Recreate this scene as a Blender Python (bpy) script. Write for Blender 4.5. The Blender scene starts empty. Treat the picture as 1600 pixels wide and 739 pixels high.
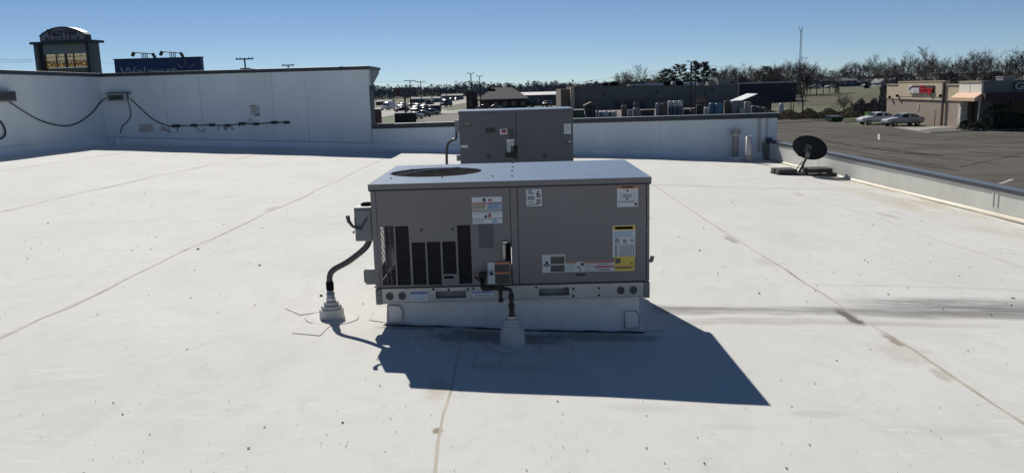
import bpy, bmesh, math, random
from mathutils import Vector, Matrix
random.seed(7)
R = math.radians
scn = bpy.context.scene
COL = scn.collection

# ------------------------------------------------------------------ camera
FPX, PITCH, ROLL, YAW, HC = 1286.8, 0.1765, 0.0279, -0.0087, 1.6469
cy, sy_ = math.cos(YAW), math.sin(YAW)
FW = Vector((sy_*math.cos(PITCH), cy*math.cos(PITCH), -math.sin(PITCH)))
RT0 = Vector((cy, -sy_, 0)); UP0 = RT0.cross(FW)
RT = RT0*math.cos(ROLL) - UP0*math.sin(ROLL)
UP = UP0*math.cos(ROLL) + RT0*math.sin(ROLL)
CAM = Vector((0, 0, HC))
cd = bpy.data.cameras.new('camera'); cam = bpy.data.objects.new('camera', cd); COL.objects.link(cam)
cam.matrix_world = Matrix(((RT.x, UP.x, -FW.x, 0), (RT.y, UP.y, -FW.y, 0), (RT.z, UP.z, -FW.z, HC), (0, 0, 0, 1)))
cd.sensor_width = 36; cd.lens = 36*FPX/1600; cd.clip_start = .05; cd.clip_end = 6000
scn.camera = cam
# ------------------------------------------------------------------ sky, sun, exposure
AZ, EL = -0.315, 0.6721
SUN = Vector((math.sin(AZ)*math.cos(EL), math.cos(AZ)*math.cos(EL), math.sin(EL)))
w = bpy.data.worlds.new('World'); scn.world = w; w.use_nodes = True
nt = w.node_tree; bg = nt.nodes['Background']
sky = nt.nodes.new('ShaderNodeTexSky'); sky.sky_type = 'NISHITA'; sky.sun_disc = False
sky.sun_elevation = EL; sky.sun_rotation = AZ
sky.air_density = 0.55; sky.dust_density = 0.0; sky.ozone_density = 4; sky.altitude = 200
nt.links.new(sky.outputs[0], bg.inputs[0]); bg.inputs[1].default_value = 0.067
sl = bpy.data.lights.new('sun', 'SUN'); sl.energy = 4.6; sl.angle = R(.5); sl.color = (1, .945, .87)
so = bpy.data.objects.new('sun', sl); COL.objects.link(so)
so.rotation_euler = (-SUN).to_track_quat('-Z', 'Y').to_euler()
scn.view_settings.view_transform = 'Standard'; scn.view_settings.look = 'None'
scn.view_settings.exposure = 0.0; scn.view_settings.gamma = 1
scn.cycles.max_bounces = 8; scn.cycles.diffuse_bounces = 4

# ------------------------------------------------------------------ where things stand
def ray(px, py): return FW*FPX + RT*(px-800) - UP*(py-369.5)
def atY(px, py, Y): d = ray(px, py); return CAM + d*(Y/d.y)
def atZ(px, py, Z): d = ray(px, py); return CAM + d*((Z-HC)/d.z)
def atX(px, py, X): d = ray(px, py); return CAM + d*(X/d.x)
SX, SY = 0.0501, 0.0094
def rz(x, y): return -SX*x - SY*(y-5)            # the roof falls towards +x
def roof_at(px, py):
    d = ray(px, py); n = Vector((SX, SY, 1)); return CAM + d*((5*SY - n.dot(CAM))/n.dot(d))
GZ = -3.85
def ss(t): t = max(0, min(1, t)); return t*t*(3-2*t)
def gz(x, y):
    return GZ + 3.0*ss((y-150)/170)*ss((x-35)/50) + 7*ss((y-560)/500)
def gp(px, py): return atZ(px, py, GZ)

# ------------------------------------------------------------------ materials
_m = {}
def M(name, col, rough=.6, metal=0., var=.10, scale=4., bump=0., bscale=60., spec=.5, stretch=(1, 1, 1), emit=None):
    if name in _m: return _m[name]
    m = bpy.data.materials.new(name); m.use_nodes = True; n = m.node_tree; L = n.links
    b = n.nodes['Principled BSDF']
    b.inputs['Roughness'].default_value = rough; b.inputs['Metallic'].default_value = metal
    b.inputs['Specular IOR Level'].default_value = spec
    tc = n.nodes.new('ShaderNodeTexCoord'); mp = n.nodes.new('ShaderNodeMapping'); mp.inputs['Scale'].default_value = stretch
    L.new(tc.outputs['Object'], mp.inputs[0])
    if var:
        nz = n.nodes.new('ShaderNodeTexNoise'); nz.inputs['Scale'].default_value = scale; nz.inputs['Detail'].default_value = 7; nz.inputs['Roughness'].default_value = .62
        cr = n.nodes.new('ShaderNodeValToRGB'); e = cr.color_ramp.elements
        e[0].position = .3; e[1].position = .7
        e[0].color = (*[c*(1-var) for c in col], 1); e[1].color = (*[min(1, c*(1+var)) for c in col], 1)
        L.new(mp.outputs[0], nz.inputs['Vector']); L.new(nz.outputs['Fac'], cr.inputs[0]); L.new(cr.outputs[0], b.inputs['Base Color'])
    else: b.inputs['Base Color'].default_value = (*col, 1)
    if bump:
        n2 = n.nodes.new('ShaderNodeTexNoise'); n2.inputs['Scale'].default_value = bscale; n2.inputs['Detail'].default_value = 5
        bp = n.nodes.new('ShaderNodeBump'); bp.inputs['Strength'].default_value = bump; bp.inputs['Distance'].default_value = .01
        L.new(mp.outputs[0], n2.inputs['Vector']); L.new(n2.outputs['Fac'], bp.inputs['Height']); L.new(bp.outputs[0], b.inputs['Normal'])
    _m[name] = m; return m
def nodes_of(m): return m.node_tree, m.node_tree.nodes, m.node_tree.links
def mathn(n, L, op, a, b=None, c=None):
    x = n.new('ShaderNodeMath'); x.operation = op
    for i, v in enumerate((a, b, c)):
        if v is None: continue
        if isinstance(v, (int, float)): x.inputs[i].default_value = v
        else: L.new(v, x.inputs[i])
    return x.outputs[0]
def mixc(n, L, f, a, b):
    x = n.new('ShaderNodeMix'); x.data_type = 'RGBA'
    if isinstance(f, (int, float)): x.inputs[0].default_value = f
    else: L.new(f, x.inputs[0])
    for i, v in ((6, a), (7, b)):
        if isinstance(v, tuple): x.inputs[i].default_value = (*v, 1)
        else: L.new(v, x.inputs[i])
    return x.outputs[2]

def membrane_material():
    m = M('white_membrane', (.70, .69, .655), rough=.85, var=0, spec=.15); t, n, L = nodes_of(m); b = n['Principled BSDF']
    tc = n.new('ShaderNodeTexCoord'); P = tc.outputs['Object']
    sp = n.new('ShaderNodeSeparateXYZ'); L.new(P, sp.inputs[0]); X, Y = sp.outputs[0], sp.outputs[1]
    def noise(scale, detail=6, st=(1, 1, 1), rough=.6, dist=0.):
        mp = n.new('ShaderNodeMapping'); mp.inputs['Scale'].default_value = st; L.new(P, mp.inputs[0])
        z = n.new('ShaderNodeTexNoise'); z.inputs['Scale'].default_value = scale; z.inputs['Detail'].default_value = detail
        z.inputs['Roughness'].default_value = rough; z.inputs['Distortion'].default_value = dist; L.new(mp.outputs[0], z.inputs['Vector']); return z.outputs['Fac']
    def rng(v, a, c, lo=0., hi=1.):
        x = n.new('ShaderNodeMapRange'); x.interpolation_type = 'SMOOTHSTEP'; L.new(v, x.inputs[0])
        for i, q in enumerate((a, c, lo, hi)): x.inputs[i+1].default_value = q
        return x.outputs[0]
    base = mixc(n, L, rng(noise(.45, 6, (1, 1, 1), .6, .8), .35, .65), (.685, .685, .645), (.725, .725, .69))
    base = mixc(n, L, rng(noise(3.2, 8, (1, .55, 1), .7, 1.2), .44, .76, 0, .6), base, (.60, .595, .55))
    # scuffs rubbed bright, short and slanting
    sc = mathn(n, L, 'MULTIPLY', rng(noise(2.6, 8, (.45, 2.6, 1), .75, 2.4), .55, .66), rng(noise(.6, 3), .40, .58))
    base = mixc(n, L, mathn(n, L, 'MULTIPLY', sc, .6), base, (.83, .825, .795))
    gm = mathn(n, L, 'MULTIPLY', rng(noise(6.5, 9, (.6, 1.8, 1), .8, 1.8), .56, .72), rng(noise(.45, 3), .44, .64))
    base = mixc(n, L, mathn(n, L, 'MULTIPLY', gm, .6), base, (.47, .45, .40))
    # dust band where water stands in the fold that runs from the unit to the low side
    def band(yc0, slope, half, x0, x1, x2, amt, colr, base, nscale=2.0):
        yc = mathn(n, L, 'MULTIPLY_ADD', X, slope, yc0)
        wob = mathn(n, L, 'MULTIPLY_ADD', noise(1.1, 3), .30, -.15)
        d = mathn(n, L, 'ABSOLUTE', mathn(n, L, 'SUBTRACT', mathn(n, L, 'SUBTRACT', Y, yc), wob))
        f = rng(d, half*.35, half, 1, 0)
        f = mathn(n, L, 'MULTIPLY', f, rng(X, x0, x1)); f = mathn(n, L, 'MULTIPLY', f, rng(X, x2, x2+1.5, 1, 0))
        f = mathn(n, L, 'MULTIPLY', f, rng(noise(nscale, 9, (.3, 3.0, 1), .78, .8), .36, .62, .25, 1))
        return mixc(n, L, mathn(n, L, 'MULTIPLY', f, amt), base, colr)
    base = band(6.16, .09, .40, 2.2, 3.4, 6.9, 1.0, (.20, .198, .195), base, 4.5)
    base = band(6.10, .09, .16, 2.6, 3.2, 6.9, .6, (.24, .235, .23), base, 6)
    base = band(7.15, .02, .06, 1.6, 3.0, 6.9, .35, (.42, .41, .39), base, 3)
    base = band(6.20, .02, .15, .95, 1.1, 3.6, .9, (.26, .25, .235), base, 3.0)
    base = band(5.90, .02, .12, .95, 1.4, 2.6, .55, (.36, .32, .26), base, 3.0)
    base = band(15.7, .0, .22, 1.0, 1.5, 5.4, .45, (.42, .41, .39), base)
    base = band(17.6, .0, .12, 4.5, 5.2, 6.9, .35, (.45, .40, .34), base)
    base = band(22.9, .0, .30, -5, -1, 6.5, .22, (.5, .48, .44), base)
    # ochre tide line along the low parapet
    ed = mathn(n, L, 'MULTIPLY', rng(mathn(n, L, 'ADD', X, mathn(n, L, 'MULTIPLY', noise(.8, 4), .9)), 6.1, 7.2), rng(noise(1.6, 7, (1.6, .4, 1), .7), .40, .66))
    base = mixc(n, L, mathn(n, L, 'MULTIPLY', ed, .62), base, (.50, .41, .27))
    # grime blots that sit in the lap beside the unit
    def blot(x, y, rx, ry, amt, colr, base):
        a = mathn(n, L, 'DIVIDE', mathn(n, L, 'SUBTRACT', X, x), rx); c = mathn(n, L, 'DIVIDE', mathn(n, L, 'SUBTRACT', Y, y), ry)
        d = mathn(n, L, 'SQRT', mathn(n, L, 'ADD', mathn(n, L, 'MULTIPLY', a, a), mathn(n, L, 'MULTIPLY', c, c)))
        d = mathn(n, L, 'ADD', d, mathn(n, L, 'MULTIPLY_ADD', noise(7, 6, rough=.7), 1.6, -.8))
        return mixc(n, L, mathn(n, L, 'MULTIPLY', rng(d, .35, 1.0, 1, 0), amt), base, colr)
    for a in ((2.50, 6.10, .07, .34, .95, (.15, .14, .13)), (2.56, 5.45, .05, .20, .8, (.26, .21, .15)), (2.52, 4.75, .06, .22, .45, (.36, .30, .22)), (2.50, 5.2, .25, .35, .3, (.45, .40, .33)),
              (2.5, 9.6, .07, .35, .6, (.28, .26, .24)), (2.52, 8.2, .16, .3, .3, (.45, .4, .33)), (-3.42, 11.3, .09, .4, .5, (.35, .33, .3)),
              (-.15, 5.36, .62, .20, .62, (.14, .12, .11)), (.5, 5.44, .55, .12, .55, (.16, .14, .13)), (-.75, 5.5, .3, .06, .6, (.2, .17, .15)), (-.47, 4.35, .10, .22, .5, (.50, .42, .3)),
              (5.0, 14.6, .12, .3, .4, (.38, .34, .3)), (5.45, 12.0, .12, .5, .45, (.38, .34, .3)), (-.02, 4.75, .5, .12, .25, (.5, .42, .3)), (1.55, 4.1, .18, .07, .3, (.42, .41, .39)),
              (1.05, 3.9, .2, .06, .22, (.42, .41, .39)), (-.42, 3.75, .035, .05, .9, (.28, .22, .12)), (2.1, 3.9, .3, .1, .2, (.42, .41, .36)), (.62, 4.12, .3, .08, .25, (.45, .44, .4))):
        base = blot(*a, base)
    L.new(base, b.inputs['Base Color'])
    bp = n.new('ShaderNodeBump'); bp.inputs['Strength'].default_value = .26; bp.inputs['Distance'].default_value = .02
    hsum = mathn(n, L, 'ADD', mathn(n, L, 'MULTIPLY', noise(1.6, 6, (1, .5, 1), .6, 1.4), 1.6), mathn(n, L, 'MULTIPLY', noise(9, 4, (1, .4, 1)), .22))
    L.new(hsum, bp.inputs['Height']); L.new(bp.outputs[0], b.inputs['Normal'])
    return m
membrane = membrane_material()
wallskin = M('wall_membrane', (.74, .80, .82), rough=.6, var=.09, scale=.9, bump=.15, bscale=3, stretch=(1, 1, .35))
patchm = M('patch_membrane', (.72, .71, .675), rough=.5, var=.08, scale=12, bump=.1, bscale=20)
lapdirt = M('lap_sealant', (.34, .29, .235), rough=.9, var=.3, scale=9, spec=.1)
lapmid = M('lap_weathered', (.53, .485, .41), rough=.9, var=.3, scale=3, spec=.1)
lapgrey = M('lap_grey_beige', (.60, .57, .52), spec=.1, rough=.9, var=.25, scale=5)  # grey-beige of the lap bead itself
coping_m = M('coping_metal', (.040, .048, .060), rough=.5, metal=.0, var=.12, scale=2)
coping_l = M('coping_blue_grey_lit', (.115, .15, .20), spec=.3, rough=.6, var=.1, scale=2)  # paler copy of the cap metal, the lit top put into its colour
casing = M('painted_casing', (.185, .175, .180), rough=.42, var=.07, scale=2.5, bump=.06, bscale=5)
casing2 = M('painted_casing_older', (.105, .108, .118), rough=.5, var=.08, scale=2.5, bump=.05, bscale=5)
casing_d = M('casing_dark_joint', (.03, .03, .033), rough=.6, var=0)
topcov = M('top_sky_tint', (.19, .235, .29), rough=.28, var=.10, scale=3.5, bump=.10, bscale=2.2)  # casing grey turned blue: the sky's reflection is put into the colour
slatm = M('louver_metal', (.075, .075, .082), rough=.5, var=.08)
perf = M('perforated_metal', (.115, .112, .12), rough=.6, var=.1)
blackm = M('black_interior', (.012, .012, .014), rough=1, var=0, spec=.03)
galv = M('galvanised_rail', (.40, .41, .41), rough=.42, metal=.55, var=.14, scale=6, bump=.08, bscale=14)
galv_d = M('dull_bracket', (.22, .22, .215), rough=.6, metal=.3, var=.2, scale=15)
boxgrey = M('disconnect_grey', (.17, .19, .20), rough=.45, var=.08)
conduit_m = M('conduit_grey', (.045, .05, .055), rough=.45, var=.1)
ironm = M('gas_iron', (.012, .011, .011), rough=.55, var=.3, scale=30, bump=.3, bscale=60)
rustm = M('rusty_steel', (.10, .045, .025), rough=.8, var=.4, scale=30)
bootm = M('boot_rubber', (.52, .51, .49), rough=.6, var=.12, scale=14)
bandm = M('clamp_steel', (.45, .45, .45), rough=.35, metal=.8, var=.1)
lab_w = M('label_white', (.62, .65, .67), rough=.45, var=.06, scale=30)
lab_k = M('label_black', (.02, .02, .025), rough=.5, var=0)
lab_g = M('label_grey_print', (.27, .29, .31), rough=.5, var=0)
lab_o = M('label_orange', (.55, .22, .10), rough=.5, var=.1)
lab_r = M('label_red', (.38, .10, .09), rough=.5, var=.1)
lab_y = M('label_yellow', (.72, .55, .09), rough=.45, var=.08, scale=30)
lab_b = M('label_blue', (.10, .15, .40), rough=.5, var=.05)
lab_lb = M('label_light_blue', (.30, .45, .58), rough=.5, var=.1)
lab_cr = M('label_cream', (.55, .50, .40), rough=.5, var=.1)
lab_d = M('label_dark_plate', (.06, .062, .06), rough=.4, var=.2, scale=40)
screwm = M('screw_head', (.05, .05, .055), rough=.4, metal=.5, var=0)
dishm = M('dish_charcoal', (.014, .018, .024), rough=.7, var=.1, spec=.2)
concm = M('concrete_block', (.075, .078, .08), rough=.9, var=.15, scale=12, bump=.4, bscale=40)
pvcm = M('pvc_white', (.62, .60, .56), rough=.4, var=.06)
flashm = M('dull_lead_flashing', (.40, .37, .34), rough=.6, metal=.2, var=.15)
cablem = M('cable_dark', (.03, .032, .036), rough=.5, var=0)
deb = M('debris_brown', (.10, .085, .065), rough=.9, var=.5, scale=30)

# ------------------------------------------------------------------ mesh helper
class MB:
    def __init__(s): s.v = []; s.f = []; s.mi = []; s.m = 0; s.sm = []; s.smooth = False
    def mat(s, i): s.m = i; return s
    def add(s, vs, fs, smooth=None):
        o = len(s.v); s.v += [tuple(q) for q in vs]
        for f in fs: s.f.append(tuple(i+o for i in f)); s.mi.append(s.m); s.sm.append(s.smooth if smooth is None else smooth)
        return s
    def box(s, x0, x1, y0, y1, z0, z1):
        vs = [(x, y, z) for z in (z0, z1) for y in (y0, y1) for x in (x0, x1)]
        return s.add(vs, [(0, 2, 3, 1), (4, 5, 7, 6), (0, 1, 5, 4), (2, 6, 7, 3), (0, 4, 6, 2), (1, 3, 7, 5)])
    def obox(s, c, ex, ey, ez, hx, hy, hz):
        c = Vector(c); ex, ey, ez = Vector(ex)*hx, Vector(ey)*hy, Vector(ez)*hz
        vs = [c+ex*a+ey*b+ez*d for d in (-1, 1) for b in (-1, 1) for a in (-1, 1)]
        return s.add(vs, [(0, 2, 3, 1), (4, 5, 7, 6), (0, 1, 5, 4), (2, 6, 7, 3), (0, 4, 6, 2), (1, 3, 7, 5)])
    def quad(s, *p): return s.add(p, [tuple(range(len(p)))])
    def bar(s, a, b, wd, n=4):
        return s.tube([a, b], wd, n=n, smooth=False)
    def tube(s, pts, r, n=8, smooth=True, cap=True, closed=False):
        pts = [Vector(p) for p in pts]; k = len(pts); rs = r if isinstance(r, (list, tuple)) else [r]*k
        o = []; prev = None
        for i, p in enumerate(pts):
            if closed: t = pts[(i+1) % k]-pts[i-1]
            else: t = pts[min(i+1, k-1)]-pts[max(i-1, 0)]
            t.normalize()
            a = prev if prev is not None else (Vector((0, 0, 1)) if abs(t.z) < .9 else Vector((1, 0, 0)))
            u = (a - t*a.dot(t)); u.normalize(); v = t.cross(u); prev = u
            for j in range(n):
                an = 2*math.pi*j/n + (math.pi/4 if n == 4 else 0); o.append(p+(u*math.cos(an)+v*math.sin(an))*rs[i])
        fs = []
        for i in range(k if closed else k-1):
            i2 = (i+1) % k
            for j in range(n): fs.append((i*n+j, i*n+(j+1) % n, i2*n+(j+1) % n, i2*n+j))
        s.add(o, fs, smooth)
        if cap and not closed:
            s.add(o[:n], [tuple(range(n))[::-1]], False); s.add(o[-n:], [tuple(range(n))], False)
        return s
    def lathe(s, c, prof, n=24, smooth=True, axis=(0, 0, 1)):
        ax = Vector(axis).normalized(); u = ax.orthogonal().normalized(); v = ax.cross(u); c = Vector(c)
        o = [c+ax*z+(u*math.cos(2*math.pi*j/n)+v*math.sin(2*math.pi*j/n))*r for r, z in prof for j in range(n)]
        fs = [(i*n+j, i*n+(j+1) % n, (i+1)*n+(j+1) % n, (i+1)*n+j) for i in range(len(prof)-1) for j in range(n)]
        s.add(o, fs, smooth)
        if prof[0][0] > 1e-4: s.add(o[:n], [tuple(range(n))[::-1]], False)
        if prof[-1][0] > 1e-4: s.add(o[-n:], [tuple(range(n))], False)
        return s
    def prism(s, poly, d):
        """poly: list of 3D points, extruded by vector d"""
        k = len(poly); d = Vector(d); a = [Vector(p) for p in poly]; b = [p+d for p in a]
        fs = [tuple(range(k))[::-1], tuple(range(k, 2*k))]+[(i, (i+1) % k, k+(i+1) % k, k+i) for i in range(k)]
        return s.add(a+b, fs)
    def mesh(s, name, mats):
        me = bpy.data.meshes.new(name); me.from_pydata(s.v, [], s.f)
        for m in mats: me.materials.append(m)
        me.polygons.foreach_set('material_index', s.mi); me.polygons.foreach_set('use_smooth', s.sm); me.update(); return me
    def build(s, name, mats, parent=None, loc=None, world=False, bevel=0, **tags):
        if not isinstance(mats, (list, tuple)): mats = [mats]
        if world and parent is not None:
            inv = (Matrix.Translation(parent.location) @ parent.rotation_euler.to_matrix().to_4x4()).inverted()
            s.v = [tuple(inv @ Vector(q)) for q in s.v]
        if loc is not None and world: s.v = [(q[0]-loc[0], q[1]-loc[1], q[2]-loc[2]) for q in s.v]
        me = s.mesh(name, mats)
        bm = bmesh.new(); bm.from_mesh(me); bmesh.ops.recalc_face_normals(bm, faces=bm.faces); bm.to_mesh(me); bm.free()
        o = bpy.data.objects.new(name, me); COL.objects.link(o)
        if parent is not None: o.parent = parent
        if loc is not None: o.location = loc
        if bevel:
            b = o.modifiers.new('edge', 'BEVEL'); b.width = bevel; b.segments = 2; b.limit_method = 'ANGLE'
        tag(o, **tags); return o
def tag(o, label=None, cat=None, group=None, kind=None):
    if label: o['label'] = label
    if cat: o['category'] = cat
    if group: o['group'] = group
    if kind: o['kind'] = kind
    return o
def thing(name, label, cat, loc=(0, 0, 0), rotz=0, group=None):
    o = bpy.data.objects.new(name, None); COL.objects.link(o); o.location = loc; o.rotation_euler = (0, 0, rotz)
    o.empty_display_size = .2
    return tag(o, label, cat, group)
def dup(o, loc=None, rotz=None, label=None, group=None, scale=None, name=None):
    def rec(a, par):
        c = a.copy(); COL.objects.link(c); c.parent = par
        for ch in KIDS.get(a.name, [k for k in a.children]): rec(ch, c)
        return c
    c = rec(o, None)
    if loc is not None: c.location = loc
    if rotz is not None: c.rotation_euler = (0, 0, rotz)
    if label: c['label'] = label
    if group: c['group'] = group
    if scale: c.scale = scale if isinstance(scale, tuple) else (scale,)*3
    return c
KIDS = {}
def smooth_path(pts, k=6):
    P = [Vector(p) for p in pts]; P = [P[0]*2-P[1]]+P+[P[-1]*2-P[-2]]; o = []
    for i in range(1, len(P)-2):
        for j in range(k):
            t = j/k; a, b, c, d = P[i-1:i+3]
            o.append(.5*((2*b)+(c-a)*t+(2*a-5*b+4*c-d)*t*t+(3*b-a-3*c+d)*t**3))
    o.append(P[-2]); return o
def text_mesh(txt, width, height, ext=.02, bold=.0, mirror_z=False, font_small_caps=False):
    """letters in the XZ plane, baseline at z=0, facing -Y, fitted to width x height"""
    c = bpy.data.curves.new('letters', 'FONT'); c.body = txt; c.extrude = .5; c.offset = bold; c.resolution_u = 3
    o = bpy.data.objects.new('letters_tmp', c); COL.objects.link(o)
    dg = bpy.context.evaluated_depsgraph_get(); me = bpy.data.meshes.new_from_object(o.evaluated_get(dg))
    bpy.data.objects.remove(o); bpy.data.curves.remove(c)
    vs = [v.co.copy() for v in me.vertices]; fs = [tuple(p.vertices) for p in me.polygons]; bpy.data.meshes.remove(me)
    x0 = min(v.x for v in vs); x1 = max(v.x for v in vs); y0 = min(v.y for v in vs); y1 = max(v.y for v in vs)
    out = [((v.x-x0)/(x1-x0)*width, v.z*ext, ((y1-v.y) if mirror_z else (v.y-y0))/(y1-y0)*height) for v in vs]
    if not mirror_z: fs = [f[::-1] for f in fs]
    return out, fs
def put_text(mb, txt, origin, ex, en, width, height, ext=.02, bold=0., mirror_z=False):
    """origin bottom-left, ex reading direction, en outward normal"""
    vs, fs = text_mesh(txt, width, height, ext, bold, mirror_z); ex = Vector(ex).normalized(); en = Vector(en).normalized(); o = Vector(origin)
    mb.add([o+ex*v[0]-en*v[1]+Vector((0, 0, v[2])) for v in vs], fs, False)

# ================================================================== ROOF
RX0, RX1, RY0, RY1 = -11.8, 7.2, -5.0, 23.8
roof = MB()
roof.prism([(RX0-.3, RY0, rz(RX0-.3, RY0)-.35), (RX1+.3, RY0, rz(RX1+.3, RY0)-.35), (RX1+.3, RY0, rz(RX1+.3, RY0)-.05), (RX0-.3, RY0, rz(RX0-.3, RY0)-.05)],
           (0, RY1+.3-RY0, -SY*(RY1+.3-RY0)))
roof_o = roof.build('roof', M('roof_deck', (.3, .3, .29), var=.1), kind='structure')
seams = [-11.8, -9.9, -6.75, -3.41, -.45, 2.515, 5.05, 7.2]
def und(x, y):
    return .006*math.sin(x*1.3+y*.7)+.004*math.sin(y*2.1-x*.9+1)+.003*math.sin(x*4.1+2*math.sin(y*.8))
for i in range(7):
    a, b = seams[i], seams[i+1]; s = MB(); s.smooth = True
    nx = max(4, int((b-a)/.28)); ny = 90; lap = .05 if i < 6 else 0
    xs = [a+(b+lap-a)*k/nx for k in range(nx+1)]; ys = [RY0+(RY1-RY0)*k/ny for k in range(ny+1)]
    vs = []
    for y in ys:
        wv = .012*math.sin(y*1.9+i)+.008*math.sin(y*4.7+i*2)
        for x in xs:
            t = (x-a)/(b-a); xx = x+(wv if x > b and i < 6 else 0)
            vs.append((xx, y, rz(x, y)+und(x, y)+(.0022*ss((t-.9)/.1) if i < 6 else 0)))
    s.add(vs, [(r*(nx+1)+c, r*(nx+1)+c+1, (r+1)*(nx+1)+c+1, (r+1)*(nx+1)+c) for r in range(ny) for c in range(nx)])
    e = [(xs[-1]+.012*math.sin(y*1.9+i)+.008*math.sin(y*4.7+i*2), y, rz(xs[-1], y)+und(xs[-1], y)+.0022) for y in ys] if i < 6 else None
    if e: s.add(e+[(p[0]+.003, p[1], p[2]-.0030) for p in e], [(k, k+1, ny+2+k, ny+1+k) for k in range(ny)])
    s.build('membrane_sheet', membrane, roof_o)
    if e:   # the lap's weathered sealant bead
        d = MB(); wd = .009 if i == 3 else .022
        q = []
        for k, p in enumerate(e):
            ww = wd*(.5+.9*abs(math.sin(k*1.37+i))*abs(math.sin(k*.31+2*i)))
            q += [(p[0]+.001, p[1], p[2]-.0005), (p[0]+.004+ww, p[1], p[2]-.0014)]
        d.add(q, [(2*k, 2*k+1, 2*k+3, 2*k+2) for k in range(ny)])
        d.build('lap_bead', lapmid if i in (3, 4) else lapgrey, roof_o)
def on_roof(px, py, h=0): p = roof_at(px, py); return Vector((p.x, p.y, p.z+und(p.x, p.y)+h))
def patch(poly, name='membrane_patch', dark=True):
    """poly: list of (x, y) on the roof"""
    s = MB(); k = len(poly); cx = sum(p[0] for p in poly)/k; cyy = sum(p[1] for p in poly)/k
    top = [(x, y, rz(x, y)+und(x, y)+.004) for x, y in poly]; c = (cx, cyy, rz(cx, cyy)+und(cx, cyy)+.0045)
    s.add(top+[c], [(i, (i+1) % k, k) for i in range(k)], True)
    low = [(cx+(x-cx)*1.01, cyy+(y-cyy)*1.01, rz(x, y)+und(x, y)-.006) for x, y in poly]
    s.add(top+low, [(i, (i+1) % k, k+(i+1) % k, k+i) for i in range(k)])
    o = s.build(name, membrane, roof_o)
    d = MB(); d.tube([(cx+(x-cx)*1.015, cyy+(y-cyy)*1.015, rz(x, y)+und(x, y)+.002) for x, y in poly], .0026, n=5, closed=True)
    d.build('patch_edge_bead', lapmid, o)
def rrect(cx, cyy, hw, hh, ang=0, r=.04):
    o = []
    for sx, sy2, a0 in ((1, 1, 0), (-1, 1, 90), (-1, -1, 180), (1, -1, 270)):
        for a in (0, 45, 90):
            an = R(a0+a); x = sx*(hw-r)+r*math.cos(an); y = sy2*(hh-r)+r*math.sin(an)
            o.append((cx+x*math.cos(ang)-y*math.sin(ang), cyy+x*math.sin(ang)+y*math.cos(ang)))
    return o
def circ(cx, cyy, r, n=32): return [(cx+r*math.cos(2*math.pi*i/n), cyy+r*math.sin(2*math.pi*i/n)) for i in range(n)]
BE = on_roof(519, 498); BG = on_roof(801, 537)
patch(circ(BE.x, BE.y, .185), 'round_patch'); patch(circ(BG.x, BG.y, .185), 'round_patch')
for pts in ([(738, 572), (747, 552), (786, 551), (780, 573)], [(844, 551), (852, 536), (895, 538), (889, 556)], [(457, 522), (478, 507), (517, 509), (500, 526)],
            [(446, 484), (466, 478), (497, 480), (499, 489), (470, 494)], [(578, 502), (590, 480), (604, 480), (604, 506)]):
    patch([(on_roof(*p).x, on_roof(*p).y) for p in pts])
for px, py in ((720, 513), (1012, 512)):
    c = on_roof(px, py); patch(rrect(c.x, c.y-.01, .10, .05, r=.03))
# specks of grit and dried leaves
s = MB(); rnd = random.Random(3)
def speck(x, y, r):
    z = rz(x, y)+und(x, y)+.004; k = rnd.randint(4, 6); a0 = rnd.random()*6; el = rnd.uniform(.35, 1); an = rnd.random()*3
    ring = []
    for i in range(k):
        t = a0+2*math.pi*i/k; u = r*math.cos(t)*rnd.uniform(.6, 1.3); v = r*el*math.sin(t)*rnd.uniform(.6, 1.3)
        ring.append((x+u*math.cos(an)-v*math.sin(an), y+u*math.sin(an)+v*math.cos(an), z))
    s.add(ring+[(x, y, z+r*rnd.uniform(.3, .9))], [(i, (i+1) % k, k) for i in range(k)])
for (px, py, n, sx2, sy2) in ((90, 710, 60, .5, .3), (260, 690, 30, .6, .3), (420, 380, 130, 1.6, 1.3), (250, 400, 60, 1.7, 1.5), (800, 670, 36, .9, .2), (1050, 680, 24, .6, .2),
                              (1250, 400, 110, 1.5, 1.0), (1400, 640, 40, .9, .6), (120, 480, 40, 1.0, .8), (1130, 300, 30, 1, 1.6), (700, 690, 16, .4, .2), (560, 680, 20, .4, .25),
                              (1480, 420, 40, 1.3, 1), (1250, 610, 20, .6, .3), (400, 560, 30, 1, .6), (820, 610, 10, .6, .1), (1550, 600, 16, .4, .4)):
    p = roof_at(px, py)
    for _ in range(int(n*1.1)):
        x, y = rnd.gauss(p.x, sx2*1.5), rnd.gauss(p.y, sy2*1.4)
        if RX0+.3 < x < RX1-.3 and y > 1 and not (-1.05 < x < 1 and 5.3 < y < 7.1): speck(x, y, rnd.choice((.002, .0025, .003, .003, .004, .005, .008))*(.95 if y < 6 else 2.1))
s.build('roof_grit', deb, kind='stuff')
# one thin near-white ridge drawn on the roof
s = MB(); a = on_roof(641, 531, .007); b = on_roof(660, 558, .007); s.tube([a, (a+b)/2, b], .0022, n=4)
s.build('pale_ridge', M('pale_ridge_white', (.95, .95, .93), var=0), roof_o)

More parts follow.
